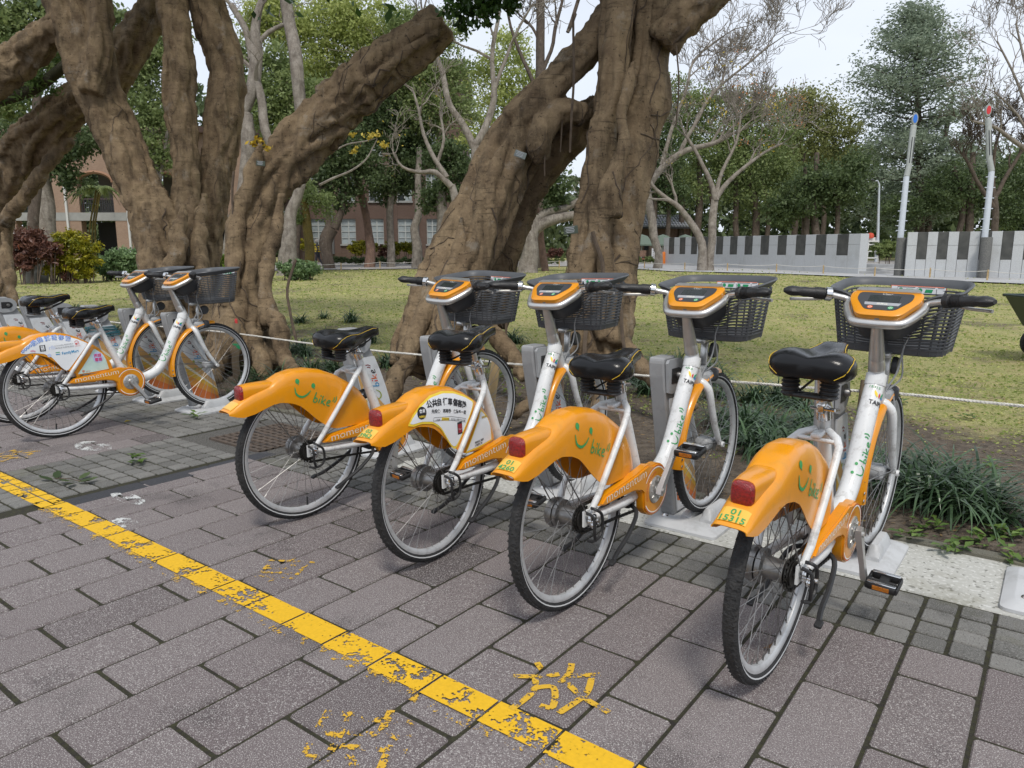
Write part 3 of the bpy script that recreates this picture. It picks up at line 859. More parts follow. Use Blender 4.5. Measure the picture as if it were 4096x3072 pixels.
# cranks, pedals: built about the bottom bracket at the origin, arm pointing +y
def crank_mesh(sx):
    m = MB(); secs = []
    for t, hw, hx in ((-.02, .016, .009), (0, .019, .010), (.04, .0155, .009), (.12, .012, .008), (.165, .014, .009), (.18, .009, .008)):
        x0 = sx * (.108 + .018 * max(0, t) / .17)
        secs.append([(x0 - hx, t, -hw), (x0 + hx, t, -hw * .8), (x0 + hx, t, hw * .8), (x0 - hx, t, hw)])
    m.loft(secs)
    m.lathe([(0, sx * .123), (.009, sx * .123), (.009, sx * .10), (0, sx * .10)], 10, 'x')
    return m.mesh("crank", M_alu, 35)
ME_crR, ME_crL = crank_mesh(1), crank_mesh(-1)
def pedal_meshes(sx):
    m = MB(); x0, x1 = sx * .142, sx * .232
    m.tube([(sx * .12, 0, 0), (sx * .225, 0, 0)], .007, 8)
    for yy in (-.036, .036): m.box(((x0 + x1) / 2, yy, 0), (.09, .012, .026), bev=.004)
    for xx in (x0, x1): m.box((xx, 0, 0), (.008, .084, .022), bev=.003)
    m.box(((x0 + x1) / 2, 0, .0), (.03, .072, .016), bev=.003)
    a = m.mesh("pedal", M_chr if False else M_blk, 40)
    m = MB()
    for yy in (-.0425, .0425): m.box(((x0 + x1) / 2, yy, 0), (.05, .004, .014))
    b = m.mesh("pedal_reflector", M_amber)
    m = MB()
    for yy in (-.034, .034): m.box(((x0 + x1) / 2, yy, .0145), (.086, .013, .005), bev=.002)
    c = m.mesh("pedal_plate", M_chr, 40)
    return a, b, c
ME_pdR, ME_pdL = pedal_meshes(1), pedal_meshes(-1)
m = MB()
for sx in (-1, 1):
    m.tube(smooth_path([(sx * .02, .37, .265), (sx * .07, .34, .25), (sx * .085, .26, .20), (sx * .09, .17, .16), (sx * .10, .12, .145)], 4), .0085, 7)
    m.box((sx * .102, .112, .143), (.022, .03, .012), rot=(.3, 0, 0), bev=.003)
m.box((0, .37, .268), (.07, .05, .03), bev=.006)
ME_stand = m.mesh("kickstand", M_blk, 45)

# ---- saddle (origin on the seat post top), springs, post, clamp
def sad_pt(row, a, off=0.0):
    y, hw, tp, th, gr = row; c, sn = math.cos(a), math.sin(a)
    x = (hw + off) * (1 if c >= 0 else -1) * abs(c) ** .62
    if sn >= 0: z = tp - th / 2 + th / 2 * abs(sn) ** .55 - gr * math.exp(-(x / (.02 + .16 * hw)) ** 2) - .010 * (abs(x) / .126) ** 3
    else: z = tp - th / 2 - th / 2 * abs(sn) ** .7 * (.75 if abs(x) < hw * .7 else 1)
    return (x, y, z + (off if sn > 0 else 0))
def saddle_mesh():
    m = MB(); secs = []
    #        y      half   top   thick groove
    tab = [(-.166, .030, .030, .040, 0), (-.161, .088, .046, .066, .004), (-.148, .114, .058, .082, .012), (-.12, .127, .066, .094, .020), (-.09, .128, .068, .098, .026), (-.055, .114, .064, .096, .026),
           (-.02, .088, .056, .084, .022), (.015, .064, .054, .072, .017), (.06, .048, .060, .062, .013), (.10, .040, .066, .056, .008), (.13, .034, .062, .050, .004), (.145, .025, .053, .042, .001), (.152, .009, .042, .022, 0)]
    N = 28
    for y, hw, tp, th, gr in tab:
        sec = []
        for k in range(N):
            a = 2 * math.pi * k / N; sec.append(sad_pt((y, hw, tp, th, gr), a)); continue
        secs.append(sec)
    m.loft(secs)
    me = m.mesh("saddle", M_sad, 60)
    return me, tab
ME_saddle, SAD = saddle_mesh()
def piping_mesh():
    # thin line sweeping along both flanks of the saddle
    m = MB()
    for sx in (-1, 1):
        pts = []
        for y in np.linspace(-.160, .125, 34):
            row = (y,) + tuple(lerp([(q[0], q[k]) for q in SAD], y) for k in (1, 2, 3, 4))
            a = lerp([(-.16, -.5), (-.15, -.05), (-.13, .30), (-.105, .50), (-.07, .60), (-.03, .55), (.03, .45), (.125, .40)], y)
            pts.append(sad_pt(row, a if sx > 0 else math.pi - a, .0012))
        m.tube(pts, .0012, 5)
    return m.mesh("piping", M_ylp, 60)
ME_pipe = piping_mesh()
m = MB()
for sx in (-1, 1):
    pr = [(0, -.074)]
    for k in range(5):
        z = -.072 + k * .0115; pr += [(.024, z), (.029, z + .004), (.024, z + .009)]
    pr += [(.026, -.004), (0, -.004)]
    m.lathe(pr, 16, 'z', (sx * .058, -.105, 0))
m.box((0, -.105, -.070), (.15, .045, .012), bev=.004)
for sx in (-1, 1): m.tube([(sx * .03, -.10, -.060), (sx * .022, 0, -.04), (sx * .015, .09, -.005), (sx * .01, .125, .02)], .004, 6)
ME_spring = m.mesh("saddle_spring", M_blk, 40)
m = MB(); m.tube([(0, 0, -.02), (0, .065, -.20)], .0145, 12); m.box((0, 0, -.022), (.05, .035, .03), bev=.006)
ME_post = m.mesh("seat_post", M_alu, 40)
m = MB()
for k in range(9): 
    c = Vector((0, .012 + k * .0052, -.037 - k * .0145)); m.box(c + Vector((0, -.0142, -.003)), (.012, .002, .006), rot=(.34, 0, 0))
ME_marks = m.mesh("height_marks", M_ylp)
m = MB(); m.tube(P3(0, [(.308, .775), (.318, .748), (.331, .712)]), [.021, .0255, .0245], 14); m.box((.0, .292, .748), (.024, .018, .034), rot=(.34, 0, 0), bev=.004)
m.tube([(-.03, .29, .748), (.04, .29, .748)], .006, 8); m.tube([(.038, .29, .748), (.04, .33, .742)], .006, 6)
ME_clamp = m.mesh("seat_clamp", M_chr, 35)

# ---- stem, bars, console
m = MB(); m.tube(P3(0, [(.858, .966), (.866, .945), (.905, .835), (.912, .815)]), [.0185, .0195, .027, .0275], 16)
ME_stem = m.mesh("stem", M_alu, 40)
m = MB(); m.tube(P3(0, [(.9125, .8145), (.916, .805), (.9265, .776), (.928, .772)]), [.0255, .0285, .0295, .027], 16)
ME_stemring = m.mesh("stem_ring", M_alu, 30)
m = MB(); m.lathe([(0, .004), (.011, .004), (.0125, 0), (.0125, -.004)], 12, 'z', (0, 0, 0)); ME_bolt = m.mesh("stem_bolt", M_hub, 30)
# plane of the console face: local (a right, b up the face) at the origin O
CO = Vector((0, .930, 1.006)); CB = Vector((0, math.cos(R_(27)), math.sin(R_(27)))); CN = Vector((0, -math.sin(R_(27)), math.cos(R_(27))))
def cpt(a, b, h): return CO + Vector((a, 0, 0)) + CB * b + CN * h
def rrect(pts, r, n=4):
    "rounded polygon"
    out = []; k = len(pts)
    for i in range(k):
        p, a, b = Vector(pts[i]), Vector(pts[i - 1]), Vector(pts[(i + 1) % k])
        d1 = (a - p).normalized(); d2 = (b - p).normalized(); rr = min(r, (a - p).length * .48, (b - p).length * .48)
        s, e = p + d1 * rr, p + d2 * rr
        for j in range(n + 1):
            t = j / n; out.append(tuple((1 - t) ** 2 * s + 2 * t * (1 - t) * p + t * t * e))
    return out
def plate(outline, h0, h1, name, mat, sm=30, inset=0):
    m = MB(); n = len(outline); c = Vector((sum(p[0] for p in outline) / n, sum(p[1] for p in outline) / n))
    secs = [[cpt(a, b, h0) for a, b in outline], [cpt(a, b, h1 - inset) for a, b in outline]]
    if inset: secs.append([cpt(*(c + (Vector(q) - c) * (1 - inset / .06)), h1) for q in outline])
    m.loft(secs); return m.mesh(name, mat, sm)
con_out = rrect([(-.072, -.090), (.072, -.090), (.122, .02), (.118, .075), (-.118, .075), (-.122, .02)], .03, 5)
ME_con = plate(con_out, -.002, .022, "console", M_yel, 40, .005)
ME_conscr = plate(rrect([(-.05, -.062), (.05, -.062), (.092, .008), (.092, .052), (-.092, .052), (-.092, .008)], .016, 3), .0219, .0235, "console_panel", M_dgr)
ME_lcd = plate(rrect([(-.052, -.01), (.052, -.01), (.052, .034), (-.052, .034)], .004, 2), .0234, .0242, "screen", M_lcd)
V, F = [], []
def addc(vf, h):
    b = len(V); V.extend([cpt(a, q, h) for a, q in vf[0]]); F.extend([tuple(i + b for i in g) for g in vf[1]])
addc(([(-.056, -.032), (.056, -.032), (.062, -.014), (-.06, -.014)], [(0, 1, 2, 3)]), .0238); ME_lcdlab = flat_mesh("console_label", V, F, M_inkg)
V, F = [], []; addc(logo_geo((-.012, .040), .0065, 0), .0239); addc(text_uw("感應區", (-.018, -.028), .013), .0242); ME_conlogo = flat_mesh("console_lettering", V, F, M_wpr)
V, F = [], []; addc(disc_uw((-.034, -.046), .0095), .0239); ME_btr = flat_mesh("return_button", V, F, M_org)
V, F = [], []; addc(disc_uw((.034, -.046), .0095), .0239); ME_btg = flat_mesh("rent_button", V, F, M_gbt)
V, F = [], []
for cx in (-.034, .034):
    addc(ribbon_uw([(cx + .0052 * math.cos(R_(a)), -.046 + .0052 * math.sin(R_(a))) for a in range(130, 411, 28)], .0014), .0242)
    addc(ribbon_uw([(cx, -.046), (cx, -.039)], .0015), .0242)
ME_btsym = flat_mesh("power_symbol", V, F, M_wpr)
# silver lid edge at the back of the console
ME_contop = plate(rrect([(-.112, .060), (.112, .060), (.10, .083), (-.10, .083)], .008, 2), .016, .0262, "console_lid", M_alu, 40)
# silver tray following the lower edge, and the dark box under it
tray = [(-.125, .035), (-.124, .0), (-.10, -.06), (-.075, -.092), (-.03, -.098), (0, -.099), (.03, -.098), (.075, -.092), (.10, -.06), (.124, .0), (.125, .035)]
m = MB(); m.tube([cpt(a, b, -.014) for a, b in smooth_path(tray, 3)], .0165, 10); ME_tray = m.mesh("handlebar_loop", M_alu, 45)
m = MB(); m.loft([[cpt(a * .96, b * .93, -.012) for a, b in con_out], [cpt(a * .95, b * .93 + .01, -.06) for a, b in con_out], [cpt(a * .88, b * .84 + .018, -.105) for a, b in con_out], [cpt(a * .8, b * .74 + .02, -.113) for a, b in con_out]])
ME_conbox = m.mesh("console_box", M_dgr, 40)
ME_bars = []
for sx in (-1, 1):
    m = MB()
    pth = smooth_path([cpt(sx * .122, .03, -.012), cpt(sx * .14, .045, -.006), (sx * .175, .958, 1.030), (sx * .205, .942, 1.037), (sx * .25, .918, 1.043), (sx * .315, .885, 1.047)], 4)
    m.tube(pth, .0112, 10)
    ME_bars.append(m.mesh("handlebar", M_alu, 45))
def grip_mesh(sx):
    m = MB(); a, b = Vector((sx * .212, .938, 1.038)), Vector((sx * .345, .873, 1.049)); d = b - a
    rad = [.020, .022, .0215, .019, .0185, .0195, .0215, .024, .0245, .020, .009]; k = len(rad)
    secs = []; dn = d.normalized(); up = Vector((0, 0, 1)); side = dn.cross(up).normalized(); up = side.cross(dn)
    for i, r in enumerate(rad):
        p = a + d * (i / (k - 1)); fl = 1 + (.45 * max(0, (i - 5) / 4) if i > 5 else 0)
        sec = []
        for j in range(12):
            q = 2 * math.pi * j / 12; bb = fl if (side * math.cos(q)).y < 0 else 1
            sec.append(p + side * (math.cos(q) * r * bb) + up * (math.sin(q) * r * (1 if i < 6 else .8)))
        secs.append(sec)
    m.loft(secs)
    for k in range(7):   # twist shifter ribs
        p = a + d * (.02 + .035 * k); m.tube([p - dn * .0012, p + dn * .0012], .0232, 12)
    return m.mesh("grip", M_blk, 40)
ME_gR, ME_gL = grip_mesh(1), grip_mesh(-1)
def collar_mesh(sx):
    m = MB(); a, b = Vector((sx * .188, .951, 1.035)), Vector((sx * .212, .938, 1.038)); dn = (b - a).normalized()
    m.tube([a, a + dn * .004, b - dn * .004, b], [.018, .026, .026, .020], 14)
    return m.mesh("gear_collar", M_chr if sx < 0 else M_blk, 30)
ME_cR, ME_cL = collar_mesh(1), collar_mesh(-1)
def lever_mesh(sx):
    m = MB(); m.tube(smooth_path([(sx * .195, .965, 1.028), (sx * .215, .985, 1.020), (sx * .26, .975, 1.012), (sx * .315, .94, 1.012), (sx * .335, .922, 1.012)], 4), .0065, 7, flat=.7)
    m.box((sx * .197, .957, 1.029), (.026, .034, .024), bev=.005)
    return m.mesh("brake_lever", M_alu, 40)
ME_lvR, ME_lvL = lever_mesh(1), lever_mesh(-1)
# ---- basket
def bask(t, z, inset=0.0):
    "t angle 0..1 round the basket, z height"
    k = (z - .815) / .25; k = max(0, min(1.15, k))
    hx, hy = .185 + .033 * k - inset, .130 + .042 * k - inset
    a = 2 * math.pi * t; c, s = math.cos(a), math.sin(a); e = .42
    return Vector((hx * (1 if c >= 0 else -1) * abs(c) ** e, 1.166 + hy * (1 if s >= 0 else -1) * abs(s) ** e, z))
def rim_z(t):
    p = bask(t, 1.06)
    k = (p.y - 1.0) / .33      # 0 rear .. 1 front
    z = 1.045 + .028 * k
    if p.y < 1.03: z -= .055 * math.exp(-(p.x / .12) ** 4)
    return z
N = 56
bt = [i / N for i in range(N)]
m = MB(); n_r = 14
for k in range(n_r):
    f = k / (n_r - 1)
    m.tube([bask(t, .842 + (rim_z(t) - .034 - .842) * f) for t in bt], .0040, 5, closed=True)
ME_bribs = m.mesh("basket_ribs", M_gry, 60)
m = MB()
for i in range(0, 22):
    t = (i + .5) / 22; pp = [bask(t, .82 + (rim_z(t) - .03 - .82) * q) for q in (0, .5, 1)]
    m.tube(pp, .0036 if i % 4 else .006, 4, flat=.6)
ME_bslat = m.mesh("basket_slats", M_gry, 50)
m = MB()
secs = []
for prof in ((.0, -.022), (.004, -.016), (.012, -.004), (.016, .004), (.012, .010), (.004, .004), (-.002, -.012), (-.003, -.022)):
    secs.append([bask(t, rim_z(t) + prof[1], -prof[0]) for t in bt])
m.loft(secs, cap=False); ME_brim = m.mesh("basket_rim", M_gry, 50)
m = MB(); m.loft([[bask(t, .815, .015) for t in bt], [bask(t, .822, 0) for t in bt], [bask(t, .848, -.002) for t in bt], [bask(t, .848, .004) for t in bt], [bask(t, .828, .006) for t in bt]])
ME_bbase = m.mesh("basket_tray", M_gry, 45)
m = MB(); m.box((.03, 1.166 + .166, 1.038), (.20, .003, .032), bev=0); ME_bstk = m.mesh("basket_sticker", M_org)
m = MB(); m.box((.03, 1.166 + .1635, 1.038), (.194, .003, .027)); ME_bstk2 = m.mesh("sticker_panel", M_paper)
V, F = [], []
for cx, w_, mt in ((-.02, .012, 0), (.05, .012, 0)):
    v_, f_ = disc_uw((cx - .012, 1.038), .008); b = len(V); V += [(a, 1.327, q) for a, q in v_]; F += [tuple(i + b for i in g) for g in f_]
    v_ = [(cx + .004, 1.03), (cx + .03, 1.03), (cx + .034, 1.043), (cx + .008, 1.043)]; b = len(V); V += [(a, 1.327, q) for a, q in v_]; F += [(b, b + 1, b + 2, b + 3)]
ME_bstk3 = flat_mesh("sticker_picture", V, F, M_gbt)
V, F = [], []
for x0, x1, z0, z1 in ((-.064, -.052, 1.026, 1.034), (-.062, -.054, 1.035, 1.04), (-.045, .02, 1.0485, 1.0505), (.03, .09, 1.0485, 1.0505), (.1, .122, 1.0485, 1.0505), (.026, .0275, 1.026, 1.046), (.095, .0965, 1.026, 1.046), (-.046, -.045, 1.026, 1.046)):
    b = len(V); V += [(x0, 1.327, z0), (x1, 1.327, z0), (x1, 1.327, z1), (x0, 1.327, z1)]; F.append((b, b + 1, b + 2, b + 3))
ME_bstk4 = flat_mesh("sticker_print", V, F, M_ink)
m = MB(); m.box((0, 1.055, .815), (.05, .10, .02), bev=.004); m.box((0, 1.055, .75), (.035, .012, .13), rot=(-.12, 0, 0), bev=.003); m.box((0, 1.075, .74), (.03, .05, .03), bev=.006)
ME_brack = m.mesh("basket_bracket", M_alu, 40)
m = MB(); m.lathe([(0, .012), (.03, .012), (.034, .004), (.034, -.008), (0, -.012)], 18, 'x', (.025, 1.10, .765)); ME_horn = m.mesh("cable_lock", M_dgr, 40)
m = MB(); m.box((.0, 1.045, .655), (.075, .085, .05), bev=.012); m.box((0, 1.02, .69), (.05, .05, .03), bev=.008)
ME_lockb = m.mesh("dock_lock", M_lgr, 40)
m = MB(); m.box((.018, 1.10, .655), (.06, .05, .058), bev=.012); ME_lamp = m.mesh("headlamp", M_dgr, 40)
m = MB()
m.tube(smooth_path([(.03, 1.0, .93), (.055, 1.035, .86), (.05, 1.03, .76), (.03, 1.0, .70), (.02, .985, .665)], 5), .0035, 6)
m.tube(smooth_path([(-.03, .99, .93), (-.05, 1.02, .85), (-.045, 1.01, .75), (-.03, .99, .70)], 5), .0035, 6)
m.tube(smooth_path([(.20, .975, 1.02), (.16, 1.01, .985), (.10, 1.02, .93), (.06, 1.03, .84), (.06, 1.06, .73), (.02, 1.03, .68)], 5), .0033, 6)
m.tube(smooth_path([(.052, 1.0, .665), (.06, 1.02, .60), (.062, 1.06, .48), (.062, 1.10, .40), (.058, 1.125, .345)], 4), .0028, 6)
ME_cable = m.mesh("cable", M_lgr, 60)
ME_fstay = []
for sx in (-1, 1):
    m = MB(); m.tube([(sx * .065, 1.132, .345), (sx * .032, WB + .342 * math.cos(R_(172)), .33 + .342 * math.sin(R_(172)))], .0022, 5)
    ME_fstay.append(m.mesh("fender_stay", M_hub, 50)); m = MB(); m.tube([(sx * .07, .0, .35), (sx * .064, -.165, .585)], .0025, 5)
    ME_fstay.append(m.mesh("fender_stay", M_hub, 50))
m = MB(); m.box((.0, 1.09, .335), (.07, .075, .05), bev=.01); ME_dyn = m.mesh("hub_dynamo", M_lgr, 40)
# small prints on the down tube (facing the rider and the right)
def dt_pt(t, a, off=.0012):
    "point on the down tube: t along it (0 top), a angle round it (0 = up/rear side, 90 = right)"
    k = t * (len(dt) - 1); i = min(int(k), len(dt) - 2); p = dt[i].lerp(dt[i + 1], k - i); tg = (dt[i + 1] - dt[i]).normalized()
    nrm = Vector((tg.y, -tg.x))   # towards rear/up
    if nrm.x > 0: nrm = -nrm
    r = .034 + off; c, s = math.cos(R_(a)), math.sin(R_(a))
    return (r * s, p[0] + nrm[0] * r * c, p[1] + nrm[1] * r * c)
DT_LEN = .78
def dt_print(geo, name, mat, t0, a0, vert=False):
    V = []
    for x, y in geo[0]:
        if vert: V.append(dt_pt(t0 - x / DT_LEN, a0 - math.degrees(y / .034)))
        else: V.append(dt_pt(t0 - y / DT_LEN, a0 + math.degrees(x / .034)))
    return flat_mesh(name, V, geo[1], mat)
ME_dtlogo = dt_print(logo_geo((0, 0), .026, 0), "frame_logo", M_grn, .50, 74, True)
ME_taipei = dt_print(text_uw("TAIPEI", (-.006, 0), .022, bold=.03), "city_name", M_ink, .215, 14)
def frond(c, ang, l, w): return ribbon_uw([(c[0], c[1]), (c[0] + l * .5 * math.sin(ang), c[1] + l * .5 * math.cos(ang)), (c[0] + l * math.sin(ang), c[1] + l * math.cos(ang))], [w * .4, w, w * .3])
ME_emb1 = dt_print(frond((.034, .0), .45, .032, .011), "city_emblem", M_gbt, .175, 12)
ME_emb2 = dt_print(frond((.020, .0), -.5, .028, .011), "city_emblem", M_inky, .175, 12)
ME_emb3 = dt_print(frond((.027, -.002), .0, .022, .008), "city_emblem", M_inkr, .175, 12)
ME_emb4 = dt_print(([(.036, -.002), (.052, -.002), (.052, .010), (.036, .010)], [(0, 1, 2, 3)]), "city_emblem", M_inkb, .175, 12)
ME_wheelR = None

# ---- advert panels
AD_T = [(-.185, .604), (-.168, .625), (-.156, .637), (-.113, .667), (-.053, .691), (.024, .694), (.093, .680), (.163, .651), (.222, .616)]
AD_B = [(-.185, .600), (-.157, .592), (-.117, .594), (-.056, .581), (-.014, .553), (.015, .508), (.04, .468), (.068, .447), (.10, .482), (.145, .532), (.222, .612)]
AD2_T = [(.128, .419), (.16, .455), (.20, .505), (.25, .567), (.262, .572), (.285, .552), (.312, .527), (.331, .477), (.337, .425)]
AD2_B = [(.128, .416), (.20, .4165), (.337, .421)]
def grow(t, d): return [(u, w + d) for u, w in t]
def shrinkp(T, B, d):
    "inset a strip panel by d"
    u0, u1 = T[0][0], T[-1][0]
    us = np.linspace(u0 + d * 1.3, u1 - d * 1.6, 24)
    return [(u, max(lerp(B, u) + d, lerp(T, u) - d)) for u in us], [(u, min(lerp(B, u) + d * 1.0, lerp(T, u) - d)) for u in us]
def fprint(name, geo, mat, off=.0042): return (name, flat_mesh(name, drape(geo[0], off), geo[1], mat))
def arc_text(body, pts, size, **k):
    "letters placed one after another along a path of (u, w)"
    P = smooth_path(pts, 8); d = [0]
    for a, b in zip(P, P[1:]): d.append(d[-1] + (b - a).length)
    V, F = [], []; n = len(body)
    for i, chh in enumerate(body):
        s = d[-1] * (i + .05) / n; j = max(q for q in range(len(d)) if d[q] <= s); j = min(j, len(P) - 2)
        p = P[j].lerp(P[j + 1], (s - d[j]) / max(1e-6, d[j + 1] - d[j])); t = P[j + 1] - P[j]
        v, f = text_uw(chh, (p.x, p.y), size, math.atan2(t.y, t.x), **k); b = len(V); V += v; F += [tuple(q + b for q in g) for g in f]
    return V, F
def rect_uw(u, w, a, b): return [(u, w), (u + a, w), (u + a, w + b), (u, w + b)], [(0, 1, 2, 3)]
_ads = {}
def advert(kind):
    if kind in _ads: return _ads[kind]
    L = []
    if kind == 'insurance':
        L.append(("advert_border", strip_panel("advert_border", AD_T, AD_B, M_inky, .0024)))
        t, b = shrinkp(AD_T, AD_B, .009); L.append(("advert_panel", strip_panel("advert_panel", t, b, M_paper, .0032)))
        L.append(("advert_border", strip_panel("advert_border", AD2_T, AD2_B, M_inky, .0024, 20, 6)))
        t, b = shrinkp(AD2_T, AD2_B, .007); L.append(("advert_panel", strip_panel("advert_panel", t, b, M_paper, .0032, 20, 6)))
        sl = R_(-11)
        L.append(fprint("advert_title", arc_text("公共自行車傷害險", [(-.085, .650), (.0, .645), (.07, .630), (.155, .600)], .030, bold=.035), M_ink))
        L.append(fprint("advert_line", arc_text("先投保‧再騎乘‧保障多一層", [(-.062, .625), (.04, .606), (.145, .578)], .0165, bold=.02), M_ink))
        L.append(fprint("advert_badge", disc_uw((-.112, .635), .024, 20), M_ink))
        L.append(fprint("badge_lettering", text_uw("會員", (-.126, .638), .0155, R_(-5), bold=.02), M_paper, .0052))
        L.append(fprint("badge_lettering", text_uw("免費投保", (-.130, .620), .0098, R_(-8), bold=.02), M_inky, .0052))
        V, F = ribbon_uw([(-.055, .592), (-.05, .604), (.05, .588), (.142, .560), (.138, .546), (.045, .574), (-.055, .592)], .0013); L.append(("speech_frame", flat_mesh("speech_frame", drape(V, .0042), F, M_ink)))
        V, F = [], []
        for q in ((-.008, .584, .045, .012),): v_, f_ = rect_uw(*q); V += v_; F += f_
        c_, s_ = math.cos(R_(-13)), math.sin(R_(-13)); V = [(-.008 + (a + .008) * c_ - (b2 - .584) * s_, .584 + (a + .008) * s_ + (b2 - .584) * c_) for a, b2 in V]
        L.append(fprint("highlight", (V, F), M_inky, .0040))
        L.append(fprint("advert_line", arc_text("小提醒:已投保會員 仍可加入保險平台查看", [(-.044, .589), (.04, .576), (.136, .549)], .0088), M_ink))
        v_, f_ = rect_uw(.085, .505, .03, .05); L.append(fprint("phone_frame", (v_, f_), M_ink, .0040))
        v_, f_ = rect_uw(.088, .511, .024, .036); L.append(fprint("phone_screen", (v_, f_), pm("maroon_print", (.3, .02, .03)), .0050))
        L.append(fprint("phone_lettering", logo_geo((.090, .524), .0042, 0), M_paper, .0056))
        L.append(fprint("advert_line", text_uw("會員免費投保", (.255, .535), .0105, R_(-6), bold=.03), pm("ochre_print", (.5, .33, .02))))
        L.append(fprint("advert_line", text_uw("騎車加保險費", (.195, .440), .0105, R_(2), bold=.02), M_ink)); L.append(fprint("advert_line", text_uw("才能享保障", (.195, .428), .0105, R_(2), bold=.02), M_ink))
    else:
        L.append(("advert_panel", strip_panel("advert_panel", AD_T, AD_B, M_paper, .0026)))
        L.append(("advert_panel", strip_panel("advert_panel", AD2_T, AD2_B, M_mint, .0026, 20, 6)))
        L.append(fprint("advert_title", arc_text("我的減碳存摺", [(-.115, .638), (-.06, .660), (.0, .6665), (.06, .661), (.118, .644)], .035, bold=.055), M_inkb))
        L.append(fprint("advert_title", arc_text("我的減碳存摺", [(-.115, .638), (-.06, .660), (.0, .6665), (.06, .661), (.118, .644)], .035, bold=.0), M_lilac, .0054))
        V, F = [], []
        for k in range(4):
            a = -.172 + .0155 * k; b = .611 + .0105 * k; rv, rf = ring_flat((a, b), .0048, .0088, 0, n=14); bb = len(V); V += [(q[1], q[2]) for q in rv]; F += [tuple(i + bb for i in g) for g in rf]
        L.append(fprint("advert_rings", (V, F), M_inkb))
        L.append(fprint("advert_line", text_uw("co₂", (-.13, .603), .020, 0, bold=.02), M_inkp))
        v_, f_ = rect_uw(-.076, .598, .034, .040); L.append(fprint("scroll_emblem", (v_, f_), M_ink)); v_, f_ = rect_uw(-.069, .604, .020, .030); L.append(fprint("scroll_emblem", (v_, f_), M_paper, .005))
        L.append(fprint("scroll_lettering", text_uw("桃", (-.066, .622), .012), M_ink, .0056)); L.append(fprint("scroll_lettering", text_uw("山堂", (-.069, .608), .0095), M_ink, .0056))
        L.append(fprint("advert_line", text_uw("rlh", (-.022, .604), .036), M_lilac))
        L.append(fprint("advert_line", text_uw("Cacavilla RESORT", (.013, .620), .0125, R_(1), width=.115), M_inkg)); L.append(fprint("advert_line", text_uw("映悅美地度假酒店", (.016, .603), .0125, R_(1), width=.115), M_inkg))
        L.append(fprint("advert_line", text_uw("FamilyMart", (.050, .561), .026, R_(3), bold=.015, width=.105), M_inkc))
        v_, f_ = rect_uw(.012, .564, .026, .0055); L.append(fprint("shop_emblem", (v_, f_), M_inkc)); v_, f_ = rect_uw(.012, .5705, .026, .005); L.append(fprint("shop_emblem", (v_, f_), M_paper)); v_, f_ = rect_uw(.012, .576, .026, .0055); L.append(fprint("shop_emblem", (v_, f_), M_gbt))
        L.append(fprint("stamp_emblem", ring_uw((.152, .625), .0125, .015) if False else text_uw("貢寮", (.140, .616), .0145, bold=.03), M_inkr))
        L.append(fprint("stamp_emblem", ribbon_uw([(.138, .633), (.145, .640), (.152, .642), (.159, .640), (.166, .633)], .0025), M_inkr))
        L.append(fprint("stamp_lettering", text_uw("LAND HOUSE", (.136, .604), .0075, width=.036), M_inkr))
        L.append(fprint("bubble", disc_uw((-.027, .566), .0115, 18), M_lilac)); L.append(fprint("bubble", disc_uw((.273, .512), .037, 24), M_lilac, .0034))
        L.append(fprint("advert_slogan", text_uw("邀請", (.246, .516), .026, R_(-2), bold=.02), M_inkp)); L.append(fprint("advert_slogan", text_uw("響應", (.248, .488), .026, R_(-2), bold=.02), M_inkp))
        L.append(fprint("advert_line", text_uw("市", (.155, .424), .018, bold=.04), M_org)); L.append(fprint("advert_line", text_uw("桃園市政府", (.178, .425), .0065), M_inkr))
    _ads[kind] = L
    return L

